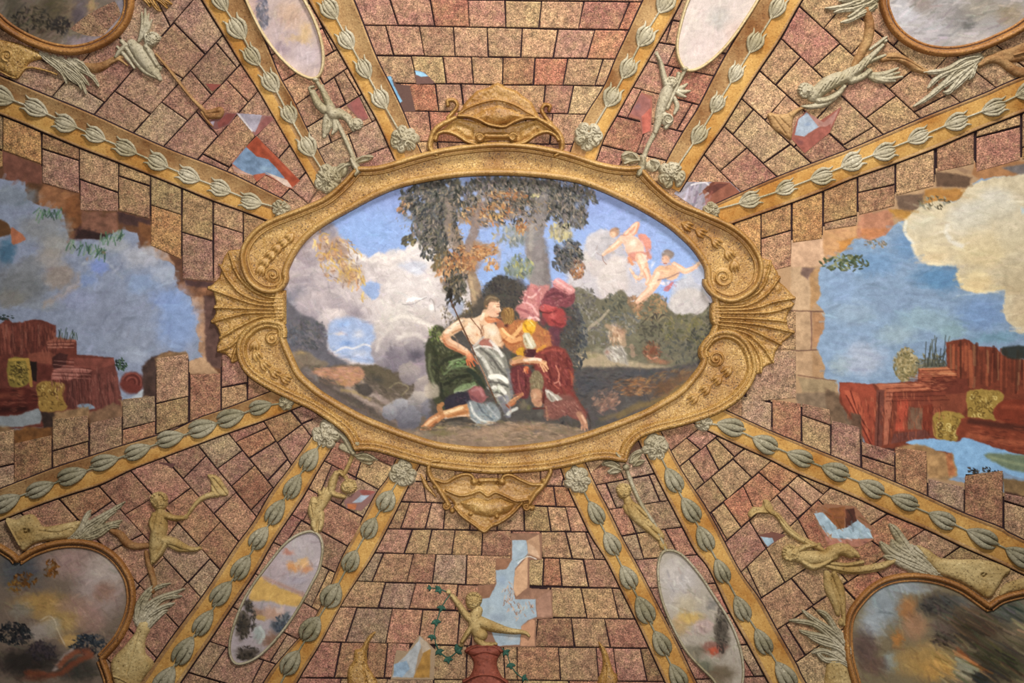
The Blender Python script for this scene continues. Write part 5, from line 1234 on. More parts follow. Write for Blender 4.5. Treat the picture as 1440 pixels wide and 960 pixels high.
    c.poly([(598, 543), (608, 538), (616, 543), (617, 556), (606, 560), (599, 556)], '#aa9d8d', 2.5, .8)
    # staff
    c.line([(632, 414), (634, 422), (640, 436), (647, 452), (657, 474), (668, 498), (680, 524), (690, 548), (698, 566)], 1.0, '#6a4c3a', .92, .5, .3); c.line([(668, 500), (680, 524), (688, 544)], .5, '#bd9a80', .8, .4, .3)
    c.leaves(632, 412, 3.5, 9, 16, ['#38342f', '#4a4438'], 5, 95, 20, .9)
    # foreground earth
    c.poly([(560, 604), (600, 606), (640, 600), (680, 600), (730, 592), (780, 596), (820, 606), (850, 600), (830, 625), (700, 640), (580, 625)], '#8d7a68', 4, 0.9)
    c.scumble(700, 606, 120, 14, 260, ['#a98d76', '#7d6c58', '#94806c', '#6a5c4c', '#b59a80', '#85795a'], 14, 1.5, 2, 14, .45); c.blob(690, 608, 60, 12, '#a98d76', 0.55); c.blob(740, 602, 40, 7, '#a48368', 0.6); c.blob(620, 608, 30, 6, '#77704d', 0.7); c.blob(640, 596, 30, 5, '#5b5750', 0.7); c.blob(790, 604, 34, 8, '#7d6f5c', 0.7); c.blob(755, 606, 16, 4, '#66605a', 0.6); c.blob(600, 612, 22, 7, '#7d7467', 0.7); c.blob(840, 596, 20, 8, '#5c5b56', 0.8); c.blob(620, 600, 12, 4, '#8b8555', 0.5)
    # cherubs in the right sky
    def limb(pts, w, col='#d9ab8e'):
        c.line(pts, w, col, 1, 1.1, 0.6); c.line([(x - 0.8, y - 1.0) for x, y in pts], np.asarray(w) * 0.4, '#ecccb0', 0.7, 1.0, 0.5)
    limb([(876, 335), (866, 345), (856, 352), (848, 358)], [4.5, 4, 3.2, 2]); limb([(880, 330), (888, 322), (896, 315), (893, 326), (886, 331)], [3.5, 3.5, 3.5, 3, 3], '#cf967a')
    c.poly([(874, 334), (886, 331), (898, 336), (905, 348), (904, 358), (892, 362), (883, 358), (878, 346)], '#d8b39b', 1.5); c.blob(890, 342, 8, 6, '#e9cfb8', 0.8); c.poly([(897, 332), (906, 329), (914, 338), (916, 350), (910, 357), (905, 346)], '#cf8d7d', 1.5); c.poly([(884, 356), (898, 354), (912, 354), (915, 364), (902, 368), (888, 366), (883, 369)], '#c48877', 1.6); c.line([(884, 362), (889, 371)], 2, '#d8946f', .9); c.line([(896, 358), (908, 360)], 1.4, '#e4b5a2', .8)
    limb([(900, 362), (905, 374), (906, 386)], [7, 6.5, 5]); limb([(905, 384), (898, 391), (892, 388)], [4, 3.4, 2.4]); limb([(908, 380), (912, 392), (910, 398)], [5, 4, 3], '#d39f84'); limb([(890, 384), (886, 378)], [2.2, 1.4])
    c.blob(864, 327, 9, 8, '#b08c74', 1, 0, 0.8, 0.6); c.blob(862, 330, 6, 6, '#d9b092', 0.9, 0, 0.5, 0.4); c.blob(860, 330, 1.2, 0.9, '#7d5544', 0.8); c.blob(868, 322, 6, 3, '#94755c', 0.7)
    c.line([(847, 360), (848, 366), (853, 372)], 0.5, '#8d6c60', 0.8); c.line([(840, 345), (838, 354), (846, 360)], 0.4, '#9b8680', 0.6)
    limb([(948, 372), (956, 377), (964, 381), (976, 376), (983, 370)], [4, 4.5, 4, 3, 2]); c.poly([(922, 378), (934, 372), (950, 374), (954, 386), (944, 394), (930, 392), (922, 402), (914, 398)], '#d6a988', 1.5); c.blob(936, 383, 9, 7, '#e2bd9c', .7)
    limb([(926, 386), (920, 398), (912, 410), (904, 416), (896, 424)], [7.5, 7.5, 5.5, 4.5, 3]); c.blob(939, 358, 11, 9, '#8f8078', 1, 0, 1, 0.6); c.blob(936, 365, 8, 8, '#d6a88c', 0.95, 0, 0.6, 0.5); c.blob(932, 364, 1.3, 0.9, '#6f4a3e', .85); c.blob(939, 364, 1.3, 0.9, '#6f4a3e', .85); c.line([(933, 370), (937, 370)], .6, '#9c5548', .8); c.blob(930, 368, 3, 2, '#e0a090', .6)
    c.blob(906, 362, 4, 10, '#ddd5cf', 0.5, 10); c.blob(917, 372, 3, 8, '#d9d3d2', 0.7, 15); c.line([(925, 394), (940, 390), (955, 383)], 0.7, '#7f6a70', .7)
    c.poly([(933, 408), (938, 401), (946, 395), (945, 402), (938, 410)], '#c17a7d', 1.2); c.poly([(928, 398), (940, 395), (936, 402)], '#dcc8c6', 1.2, .8)
    # dry brush finish
    c.finish(0.82, 0.95, 1.06)
    c.strokes(392, 240, 1008, 636, 4200, 5, 1.1, 20, 70, 0.34, 0.20)
    return c


cen = central()
o = place('painting', cen.mesh('painting', INNER_C[::2], 0.016), M_FRESCO)
tag(o, 'oval fresco of a couple embracing under tall trees, set in the gilded frame', 'painting')


# ------------------------------------------------------------------ side frescoes: sky and ruins seen through the broken walls
def left_sky():
    c = Canvas(-215, 120, 330, 760, '#7a5238', 1.2, 41)
    c.strokes(-200, 200, 320, 640, 300, 9, 3, 40, 60, 0.4, 0.25)
    for p, col in [([(2, 212), (60, 234), (60, 262), (36, 258), (8, 252)], '#875645'), ([(38, 256), (62, 258), (60, 290), (40, 280)], '#6d4b30'), ([(55, 270), (62, 258), (112, 275), (100, 290), (86, 296), (56, 290)], '#a06c46'), ([(92, 280), (115, 270), (116, 325), (104, 334), (95, 332)], '#8a5832'),
                   ([(104, 322), (118, 318), (150, 324), (166, 322), (145, 337), (105, 337)], '#46302f'), ([(114, 296), (166, 298), (166, 326), (150, 330), (116, 322)], '#8b5f4b'), ([(167, 297), (212, 310), (212, 322), (168, 314)], '#573d3a'), ([(194, 312), (214, 316), (214, 346), (203, 356)], '#8b5b36'),
                   ([(203, 356), (214, 346), (232, 350), (246, 372), (224, 364)], '#b08b72'), ([(246, 366), (258, 362), (260, 400), (250, 404)], '#6f4a36'), ([(250, 396), (302, 397), (300, 412), (288, 418), (270, 418), (252, 408)], '#99694a'), ([(258, 393), (300, 397), (298, 404), (262, 402)], '#5c4140'),
                   ([(270, 416), (290, 418), (292, 508), (278, 506)], '#b08768'), ([(287, 416), (310, 416), (312, 520), (290, 512)], '#6d5048'), ([(262, 506), (288, 503), (300, 516), (308, 526), (266, 526)], '#b8916c')]:
        c.poly(p, col, 2, 0.95, False, 1.5, 0.2)
    SKY = [(-215, 240), (0, 250), (10, 253), (35, 255), (38, 278), (55, 290), (85, 295), (91, 307), (95, 333), (104, 336), (143, 337), (165, 324), (173, 322), (192, 328), (198, 343), (202, 356), (225, 363), (245, 372), (248, 397), (252, 408), (270, 418), (272, 440), (281, 453), (276, 463), (281, 478), (280, 492), (285, 503), (265, 507),
           (262, 497), (237, 493), (221, 500), (210, 515), (204, 545), (200, 560), (170, 566), (60, 600), (-215, 640)]
    c.poly(SKY, '#8790a6', 1.2, 1, False, 2.0)
    for a in [(250, 450, 40, 60, '#8098c6', .9), (235, 420, 30, 24, '#7d96c8', .7), (200, 400, 30, 20, '#8299c0', .7), (150, 440, 50, 40, '#868da2', .8), (180, 480, 50, 30, '#8b93a6', .7), (110, 420, 40, 20, '#8b92b0', .7), (225, 520, 26, 24, '#9aa6bb', .7), (190, 500, 30, 16, '#a0a9bb', .6), (200, 360, 44, 22, '#a4a5ae', .9), (160, 345, 34, 14, '#9c9ea2', .8),
              (230, 385, 24, 16, '#a5acbb', .6), (140, 375, 20, 16, '#7a8dc6', .95), (122, 392, 26, 12, '#7c91be', .8), (8, 355, 18, 26, '#4f7691', .95), (20, 275, 50, 20, '#7f8894', .8), (60, 320, 50, 30, '#8a8b8d', .9), (80, 345, 34, 24, '#9a958d', .8), (30, 400, 60, 40, '#7c7e80', .95), (85, 390, 30, 24, '#98887b', .85), (70, 365, 30, 20, '#a3978a', .7), (40, 375, 26, 20, '#84868a', .8), (10, 420, 40, 20, '#86827a', .8), (60, 430, 40, 10, '#8d939b', .6), (-80, 380, 90, 80, '#80848c', .8)]:
        c.blob(a[0], a[1], a[2], a[3], a[4], a[5], 0, 6, 0.35)
    c.line([(112, 385), (108, 400), (95, 410), (80, 420), (62, 428)], 3, '#a8927f', 0.6, 4, 4); c.line([(115, 372), (128, 366), (136, 360), (150, 366), (160, 378), (172, 390)], 1.6, '#9fa4ae', 0.7, 3, 3)
    c.strokes(-60, 250, 285, 500, 900, 7, 2, 150, 50, 0.35, 0.12)
    c.poly([(-60, 300), (0, 308), (16, 322), (14, 330), (-60, 336)], '#74502f', 1.5); c.poly([(16, 322), (22, 322), (36, 335), (26, 342), (17, 343)], '#b9714f', 1.2)
    for x0, y0, x1, n in ((52, 296, 88, 26), (96, 338, 150, 40), (140, 332, 176, 26)):
        for _ in range(n):
            x = c.r.uniform(x0, x1); y = y0 + c.r.uniform(-4, 6) + (0.25 * (x - x0) if x0 == 96 else -0.2 * (x - x0) * (x0 == 140))
            c.line([(x, y), (x + c.r.uniform(-9, 3), y + c.r.uniform(4, 14))], 0.8, ['#4e7656', '#6b8d70', '#3d5a48', '#8a9a82'][c.r.randint(4)], 0.8)
    c.blob(146, 355, 4, 4, '#8d6f55', .7); c.blob(124, 364, 3, 5, '#a5886e', .7)
    # ruins
    R0, R1, R2, R3 = '#7c4134', '#9c5a48', '#5f2f28', '#a86a58'
    c.poly([(-215, 440), (-60, 452), (0, 456), (12, 448), (18, 454), (30, 453), (46, 449), (60, 450), (79, 457), (80, 476), (107, 478), (109, 498), (160, 503), (163, 520), (172, 575), (120, 582), (60, 600), (-215, 620)], R0, 1.3, 1, False, 1.5, 0.2)
    for k in range(60):
        x = c.r.uniform(-60, 78); c.line([(x, c.r.uniform(455, 470)), (x + c.r.uniform(-2, 2), c.r.uniform(475, 500))], c.r.uniform(0.6, 1.6), [R1, R2, '#8d4a3a', '#a9705c'][c.r.randint(4)], 0.55)
    for p, col in [([(66, 480), (80, 474), (107, 478), (104, 488), (68, 490)], '#a2604c'), ([(95, 486), (108, 480), (109, 500), (96, 512)], '#7d4032'), ([(40, 497), (70, 494), (80, 500), (74, 512), (42, 508)], '#94533f'), ([(73, 503), (84, 496), (96, 498), (92, 516), (76, 520)], '#57302c'), ([(98, 503), (160, 504), (162, 512), (140, 520), (96, 516)], '#8f4f42'),
                   ([(76, 520), (90, 514), (130, 520), (122, 534), (70, 534)], '#aa6a5d'), ([(92, 536), (130, 522), (131, 572), (94, 574)], '#6b3830'), ([(128, 522), (162, 512), (172, 560), (170, 575), (130, 574)], '#80473d'), ([(42, 508), (52, 508), (52, 536), (44, 534)], '#33241f'), ([(52, 512), (74, 514), (72, 534), (54, 532)], '#74392e')]:
        c.poly(p, col, 1.2, 0.95, False, 1.0, 0.15)
    for y0, y1 in ((482, 481), (486, 486), (505, 507), (510, 513), (516, 518), (523, 525), (528, 530)):
        c.line([(74 if y0 > 500 else 68, y0), (128 if y0 > 514 else 104, y1)], 0.6, '#5d2c26', 0.6); c.line([(76 if y0 > 500 else 68, y0 + 2), (128 if y0 > 514 else 104, y1 + 2)], 0.6, '#c08a7a', 0.5)
    for k in range(40):
        x = c.r.uniform(96, 168); c.line([(x, 536 - (x - 96) * 0.2), (x + 3, 572)], 0.8, ['#94584c', '#57302b', '#8f5448'][c.r.randint(3)], 0.45)
    c.poly([(12, 506), (40, 504), (42, 512), (40, 540), (14, 542)], '#8f7a36', 1.3); c.line([(14, 506), (40, 505)], 1.8, '#b8943f', .9); c.line([(39, 506), (42, 520), (44, 542)], 2.2, '#b58d3c', .9)
    for k in range(14):
        c.line(spiral(c.r.uniform(16, 36), c.r.uniform(514, 538), 4, 1, c.r.uniform(0, 360), 0.8, 6), 0.7, ['#4a3d1c', '#bfa252', '#5f4d22'][k % 3], 0.7)
    c.poly([(52, 540), (66, 536), (80, 538), (91, 541), (89, 556), (94, 574), (78, 578), (58, 578), (54, 560)], '#a17d3a', 1.3)
    c.scumble(72, 557, 20, 20, 60, ['#c49f52', '#7d5c24', '#b08a42', '#63491c'], 6, 1.0, 40, 60, .6); c.scumble(27, 524, 14, 17, 60, ['#a98c3e', '#5a4a20', '#c4a24c', '#3f3418'], 6, 1.0, 40, 60, .6)
    for k in range(12):
        c.line(spiral(c.r.uniform(56, 88), c.r.uniform(540, 556), 4, 1, c.r.uniform(0, 360), 0.8, 6), 0.8, ['#6b4d1c', '#d6b668', '#8a6830'][k % 3], 0.7)
    c.poly([(-215, 540), (0, 546), (30, 545), (48, 549), (54, 562), (48, 577), (20, 582), (-215, 590)], '#6b3026', 1.5); c.line([(-215, 556), (0, 556), (30, 553)], 3.5, '#94513a', 0.7, 4); c.line([(-215, 580), (0, 576), (36, 574)], 3.5, '#401c18', 0.7, 4)
    c.blob(186, 538, 20, 18, '#833f35', 1, 0, 1.5, 0.7)
    for k in range(4): c.line(spiral(186, 538, 14 - 3 * k, 13 - 3 * k, 200, 0.5, 8), 0.8, ['#aa6353', '#5d2a25'][k % 2], 0.6)
    c.poly([(-215, 590), (0, 585), (40, 578), (56, 576), (58, 592), (40, 598), (0, 602), (-215, 612)], '#8b9194', 1.5); c.poly([(170, 556), (182, 560), (200, 548), (206, 552), (198, 562), (184, 563)], '#a9b0b6', 1.2); c.poly([(108, 571), (124, 567), (134, 573), (120, 577)], '#7f8fa0', 1.2)
    c.leaves(171, 512, 8, 8, 40, ['#2e4236', '#46604c', '#5a7058'], 3, 60, 80, 0.9)
    for k in range(10): c.line([(82 + k * 3, 477), (84 + k * 3 + c.r.uniform(-4, 4), 462 + c.r.uniform(-4, 8))], 0.6, ['#41543f', '#2f3d33', '#5d6e52'][k % 3], 0.8)
    c.leaves(6, 446, 14, 4, 24, ['#33403a', '#46524a'], 3, 0, 40, 0.8)
    c.scumble(120, 545, 50, 26, 160, ['#94584c', '#57302b', '#6b3a32', '#a86e5e'], 12, .9, 82, 8, .45); c.scumble(40, 478, 60, 22, 130, ['#94543f', '#57302a', '#a9654f', '#6b382e'], 12, 1.0, 85, 8, .45); c.scumble(-30, 562, 90, 18, 90, ['#8f4c38', '#45201a', '#a0604a'], 14, 1.2, 2, 6, .4)
    # broken block faces along the lower edge
    for p, col in [([(200, 516), (212, 502), (222, 500), (220, 606), (204, 606)], '#574038'), ([(126, 580), (140, 574), (160, 566), (172, 572), (172, 590), (128, 596)], '#8c6a4e'), ([(168, 562), (186, 566), (206, 556), (216, 560), (174, 580)], '#9a7a56'), ([(18, 606), (40, 600), (72, 602), (74, 614), (22, 624)], '#8b5c2e'), ([(70, 580), (126, 572), (126, 586), (74, 592)], '#9b7a54'),
                   ([(-215, 612), (0, 598), (22, 604), (20, 612), (-215, 630)], '#8f6f4a'), ([(58, 580), (76, 578), (76, 600), (62, 602)], '#46352d'), ([(218, 504), (228, 496), (262, 494), (266, 504), (240, 512), (220, 516)], '#94724f')]:
        c.poly(p, col, 2, 0.95, False, 2, 0.25)
    return c


L_SKY = [(-205, 140), (-60, 200), (0, 230), (5, 209), (58, 228), (60, 252), (112, 268), (113, 290), (166, 293), (212, 304), (213, 341), (256, 361), (257, 388), (300, 392), (318, 394), (318, 505), (311, 505), (310, 530), (268, 531), (266, 502), (220, 508), (218, 564), (173, 566), (171, 589), (127, 599), (124, 588), (75, 593), (73, 616), (21, 627), (19, 609), (-50, 622), (-205, 668)]
lp = left_sky()
lp.finish(0.70, 0.95, 1.06)
o = place('painting', lp.mesh('painting', L_SKY, 0.0100, False), M_FRESCO)
tag(o, 'wall fresco of dusky blue sky and red ruined entablature, left of the gilded oval frame', 'painting')


def right_sky():
    c = Canvas(1074, 190, 1610, 800, '#ad8b68', 1.2, 57)
    c.strokes(1095, 200, 1600, 720, 300, 9, 3, 10, 40, 0.4, 0.2)
    for p, col in [([(1112, 336), (1158, 332), (1160, 372), (1130, 376), (1112, 376)], '#c49c7c'), ([(1156, 322), (1206, 316), (1204, 338), (1190, 350), (1160, 372)], '#c08f62'), ([(1180, 340), (1206, 332), (1194, 350), (1182, 356)], '#c98a46'), ([(1206, 302), (1252, 292), (1258, 316), (1246, 332), (1222, 338), (1204, 334)], '#b57c5f'), ([(1210, 322), (1246, 320), (1240, 332), (1212, 336)], '#c07e52'),
                   ([(1258, 276), (1298, 272), (1297, 298), (1264, 296)], '#77604f'), ([(1248, 294), (1290, 296), (1294, 306), (1262, 308)], '#b3833c'), ([(1314, 243), (1330, 242), (1366, 250), (1362, 264), (1318, 262)], '#6b5341'), ([(1300, 264), (1362, 266), (1344, 284), (1300, 290)], '#b5803f'), ([(1370, 228), (1440, 226), (1440, 246), (1376, 252), (1366, 246)], '#a9784e'), ([(1408, 236), (1450, 228), (1470, 240), (1440, 250)], '#77706f'),
                   ([(1112, 376), (1140, 376), (1140, 436), (1112, 436)], '#b89876'), ([(1138, 376), (1152, 378), (1154, 416), (1140, 436)], '#ab845a'), ([(1128, 376), (1145, 376), (1136, 392), (1126, 386)], '#80665c'), ([(1115, 438), (1140, 438), (1140, 492), (1115, 492)], '#b39270'), ([(1142, 438), (1162, 440), (1158, 464), (1148, 490), (1142, 488)], '#ab7f5a'), ([(1115, 494), (1140, 494), (1142, 530), (1115, 528)], '#b08e6c'), ([(1142, 494), (1158, 512), (1158, 532), (1142, 530)], '#a6825e'),
                   ([(1122, 530), (1178, 534), (1174, 552), (1128, 552)], '#9a8464'), ([(1118, 552), (1180, 552), (1184, 580), (1120, 570)], '#86715b')]:
        c.poly(p, col, 2, 0.95, False, 1.5, 0.15)
    c.line([(1112, 437), (1160, 438)], 0.8, '#6b4d42', 0.8); c.line([(1112, 493), (1150, 492)], 0.8, '#6b4d42', 0.8); c.line([(1122, 527), (1160, 533), (1176, 535)], 0.8, '#7b5a48', 0.8); c.line([(1140, 438), (1141, 476), (1140, 492)], 0.9, '#7d5a50', 0.8)
    SKY = [(1152, 376), (1160, 371), (1183, 355), (1192, 347), (1202, 336), (1225, 338), (1246, 331), (1256, 317), (1272, 310), (1293, 306), (1297, 290), (1320, 284), (1343, 282), (1358, 273), (1368, 257), (1380, 251), (1440, 247), (1605, 240), (1605, 700), (1440, 700), (1200, 640), (1180, 560), (1177, 534), (1159, 532), (1159, 513), (1148, 490), (1158, 462), (1160, 440), (1148, 427), (1154, 416), (1151, 400)]
    c.poly(SKY, '#8096b0', 1.2, 1, False, 2.0)
    for a in [(1230, 370, 50, 26, '#6f8fb2', .9), (1280, 345, 34, 30, '#6a8aae', .9), (1320, 390, 50, 26, '#5f88ad', .95), (1180, 400, 36, 30, '#8097b5', .8), (1250, 420, 60, 24, '#7f93ac', .8), (1200, 440, 50, 24, '#8c9fb0', .7), (1380, 440, 50, 34, '#7490b8', .9), (1300, 450, 60, 24, '#8aa3ae', .8), (1215, 505, 44, 34, '#9fa7b8', .9), (1260, 470, 40, 20, '#93a6ac', .7), (1180, 515, 24, 20, '#98a6ac', .8), (1400, 475, 50, 12, '#6f93a6', .8), (1340, 465, 30, 16, '#86a2a6', .7), (1500, 480, 60, 30, '#7f97b0', .8), (1195, 375, 20, 12, '#8a9cc0', .6)]:
        c.blob(a[0], a[1], a[2], a[3], a[4], a[5], 0, 6, 0.3)
    CL = [(1273, 309), (1271, 328), (1282, 342), (1288, 358), (1304, 372), (1343, 373), (1344, 388), (1354, 406), (1384, 413), (1412, 407), (1410, 440), (1424, 460), (1450, 471), (1605, 480), (1605, 235), (1440, 246), (1368, 258), (1343, 282), (1300, 286)]
    c.poly(CL, '#c6b594', 1.8, 1, True, 2.5)
    for a in [(1300, 320, 30, 22, '#c4bda6', '#c0b090'), (1315, 355, 30, 20, '#cdbd98', '#d8b98a'), (1360, 310, 40, 36, '#c6c4bb', '#c2b79c'), (1400, 290, 44, 34, '#c4c2b9', '#c3b79a'), (1380, 350, 50, 36, '#d2bd94', '#c8b080'), (1375, 395, 30, 20, '#d6c08e', '#d4b078'), (1430, 330, 40, 34, '#c9bca0', '#bfae88'), (1430, 390, 36, 36, '#b8a98a', '#b9a27a'), (1440, 440, 30, 30, '#bda684', '#cdb488'), (1500, 400, 70, 60, '#c0b296', '#b7a580'), (1500, 300, 70, 50, '#c6bfae', '#bfb094')]:
        c.puff(a[0], a[1], a[2], a[4], a[5], -100, 0.7, a[3], 0.45)
    c.line([(1332, 318), (1330, 328), (1340, 340), (1352, 346)], 3, '#d8d4c8', 0.6, 3); c.line([(1283, 345), (1290, 360), (1305, 370), (1342, 371)], 2.5, '#e6cfa4', 0.7, 2.5); c.line([(1346, 385), (1356, 404), (1385, 410), (1410, 405)], 2.5, '#e3c78e', 0.7, 2.5); c.line([(1274, 310), (1273, 328), (1284, 342)], 2, '#ddd9c8', 0.7, 2); c.blob(1438, 296, 5, 8, '#a9bcc6', .8)
    c.line([(1345, 416), (1380, 412), (1412, 408)], 1, '#b8c4cc', .5, 1.5)
    c.strokes(1160, 260, 1440, 540, 900, 9, 1.8, 0, 25, 0.35, 0.12)
    c.leaves(1188, 370, 34, 12, 90, ['#4d5a3e', '#6a7450', '#8a8a60', '#5c6048'], 4.5, 10, 60, 0.85); c.leaves(1230, 343, 18, 6, 30, ['#8a7560', '#9c866c', '#6f6a55'], 3, 40, 60, 0.7)
    c.leaves(1315, 285, 24, 9, 46, ['#58503c', '#7d6f4e', '#8d8a78'], 3.5, 20, 70, 0.7)
    c.blob(1274, 514, 20, 27, '#8d8058', .95, 0, 4, .5); c.blob(1308, 518, 26, 18, '#76705a', .85, 0, 4, .4)
    c.leaves(1273, 512, 17, 24, 220, ['#8d7c50', '#a39066', '#7a7048', '#b09f78'], 3.5, 60, 80, 0.75); c.leaves(1308, 512, 22, 14, 90, ['#6f6a52', '#8a8160', '#58584a'], 3.5, 60, 80, 0.75)
    for k in range(18): c.line([(1300 + k * 1.8, 515), (1304 + k * 1.8 + c.r.uniform(-8, 8), 485 + c.r.uniform(-14, 14))], 0.7, ['#4a4c44', '#5f6252', '#3c403c'][k % 3], 0.7)
    c.poly([(1160, 545), (1182, 556), (1196, 580), (1212, 620), (1222, 640), (1196, 650), (1164, 610)], '#7a624c', 2.5, .95, False, 2, .2)
    # ruins
    A, B2, D = '#86452f', '#b8674a', '#5f2a20'
    c.poly([(1330, 480), (1352, 477), (1362, 478), (1374, 486), (1400, 489), (1410, 500), (1440, 506), (1605, 520), (1605, 660), (1330, 640), (1225, 636), (1200, 595), (1180, 565), (1180, 537), (1225, 540), (1290, 536), (1291, 518), (1332, 516)], A, 1.3, 1, False, 1.2, 0.15)
    for k in range(130):
        x = c.r.uniform(1332, 1600); y = 480 + max(0, x - 1370) * 0.18
        c.line([(x, y + c.r.uniform(2, 15)), (x + c.r.uniform(-2, 2), y + c.r.uniform(25, 65))], c.r.uniform(0.8, 2.4), ['#b0623f', '#5f2d20', '#a5573a', '#6f3a28', '#94694a'][c.r.randint(5)], 0.6)
    c.line([(1350, 480), (1351, 540)], 1.6, '#5f3322', .7); c.poly([(1408, 489), (1440, 486), (1605, 480), (1605, 510), (1440, 505), (1415, 502)], '#3d4038', 2, .9)
    for p, col in [([(1291, 518), (1332, 516), (1345, 528), (1300, 530)], '#c47a52'), ([(1292, 520), (1310, 524), (1308, 548), (1292, 548)], '#a55c42'), ([(1308, 532), (1360, 532), (1362, 560), (1310, 556)], '#7d3f2f'), ([(1230, 540), (1300, 538), (1306, 548), (1240, 552)], '#b46a4c'), ([(1180, 538), (1226, 540), (1232, 552), (1230, 628), (1222, 630), (1202, 592), (1184, 566)], '#a34f38'), ([(1186, 548), (1206, 552), (1216, 586), (1222, 618), (1206, 592)], '#b85e42'),
                   ([(1232, 548), (1244, 548), (1240, 628), (1230, 630)], '#7d4b3e'), ([(1244, 550), (1256, 550), (1250, 624), (1242, 626)], '#b06a50'), ([(1258, 552), (1330, 550), (1326, 612), (1300, 616), (1254, 622)], '#8a4734'), ([(1262, 562), (1278, 562), (1272, 606), (1258, 606)], '#b5523a'), ([(1278, 572), (1298, 574), (1296, 604), (1276, 604)], '#83654f'), ([(1298, 570), (1312, 568), (1308, 606), (1296, 606)], '#8a3f2a'), ([(1256, 610), (1300, 604), (1308, 612), (1252, 624)], '#7a4a40'), ([(1310, 556), (1360, 552), (1356, 580), (1314, 582)], '#8f4d36')]:
        c.poly(p, col, 1.2, 0.95, False, 0.8, 0.12)
    for a in [[(1196, 550), (1206, 580), (1222, 606)], [(1190, 556), (1208, 592), (1226, 628)]]: c.line(a, 0.9, '#5f231a', .7)
    for y in (541, 546, 552, 558, 564): c.line([(1246, y), (1312 + (y - 541), y - 2)], 0.6, ['#5a261c', '#cf8a66'][y % 2], 0.6)
    for y in (520, 525, 530, 536): c.line([(1296, y + 1), (1344, y)], 0.7, ['#5a261c', '#d59468'][y % 2], 0.6)
    c.line([(1236, 552), (1234, 628)], 0.8, '#4e241c', .7); c.line([(1256, 552), (1249, 624)], 0.8, '#5a2a20', .7)
    for (x0, y0, x1, y1) in ((1360, 547, 1410, 592), (1312, 578, 1356, 620)):
        c.poly([(x0, y0 + 6), (x0 + 12, y0), (x1 - 4, y0 + 4), (x1, y0 + 14), (x1 - 10, y1 - 14), (x1 - 12, y1), (x0 + 4, y1 - 4), (x0, y1 - 16)], '#a3853f', 1.3)
        c.scumble((x0 + x1) / 2, (y0 + y1) / 2, 20, 20, 70, ['#c4a45a', '#7d6228', '#b3934a', '#5f4a1e', '#d6bc74'], 7, 1.1, 30, 60, .6)
        for k in range(16):
            c.line(spiral(c.r.uniform(x0 + 4, x1 - 6), c.r.uniform(y0 + 5, y1 - 6), 4, 1, c.r.uniform(0, 360), 0.8, 6), 0.8, ['#6a5222', '#dcc47a', '#8f7436'][k % 3], 0.7)
    c.poly([(1404, 566), (1440, 562), (1605, 566), (1605, 600), (1440, 598), (1398, 588)], '#8d412a', 1.5); c.line([(1410, 572), (1605, 574)], 3, '#b0583a', .6, 3)
    c.poly([(1350, 594), (1362, 586), (1440, 598), (1605, 612), (1605, 650), (1440, 640), (1380, 624), (1346, 612)], '#8f472f', 1.5); c.line([(1364, 592), (1440, 602), (1605, 616)], 4, '#5c3226', .8, 3); c.line([(1362, 612), (1440, 624), (1605, 640)], 4, '#b56543', .7, 4)
    c.scumble(1260, 586, 70, 34, 200, ['#6f3426', '#b5603f', '#8f4a34', '#5a2a20', '#c47a55'], 12, 1.0, 86, 10, .4); c.scumble(1310, 535, 34, 14, 80, ['#6f3426', '#c98058', '#8f4a34'], 12, .9, 0, 8, .45); c.scumble(1460, 612, 100, 30, 160, ['#5f2c20', '#b86644', '#7d3e2a', '#9a5438'], 16, 1.3, 9, 5, .4)
    c.poly([(1274, 623), (1300, 616), (1345, 620), (1362, 616), (1440, 640), (1605, 660), (1605, 690), (1440, 672), (1408, 662), (1375, 666), (1362, 670), (1344, 668), (1340, 640), (1318, 633)], '#7fa9d2', 1.3)
    c.poly([(1386, 638), (1440, 640), (1605, 656), (1605, 680), (1440, 664), (1400, 650)], '#76805f', 2.5, .9); c.line([(1390, 642), (1440, 654), (1500, 664)], 2, '#98a07a', .6, 2)
    for x, y, r in ((1366, 660, 6), (1372, 664, 5), (1386, 660, 7), (1400, 664, 5)): c.leaves(x, y, r, r * .6, 14, ['#26272a', '#3d3a36', '#574838'], 2.6, 30, 80, .9)
    for p, col in [([(1262, 628), (1290, 624), (1318, 633), (1340, 640), (1346, 668), (1330, 676), (1262, 652)], '#a38157'), ([(1300, 640), (1340, 638), (1344, 668), (1306, 672)], '#b0885a'), ([(1338, 636), (1343, 668), (1334, 670), (1330, 638)], '#b5724a'), ([(1196, 580), (1210, 584), (1214, 652), (1200, 640)], '#6d5442'), ([(1212, 620), (1230, 632), (1258, 630), (1258, 652), (1214, 640)], '#4e3835'), ([(1356, 672), (1380, 664), (1408, 664), (1412, 676), (1360, 684)], '#8a6a4a'), ([(1410, 672), (1440, 676), (1605, 700), (1605, 740), (1412, 706)], '#8f7048'), ([(1412, 690), (1450, 700), (1450, 716), (1414, 706)], '#5c4032')]:
        c.poly(p, col, 2, 0.95, False, 1.5, 0.2)
    return c


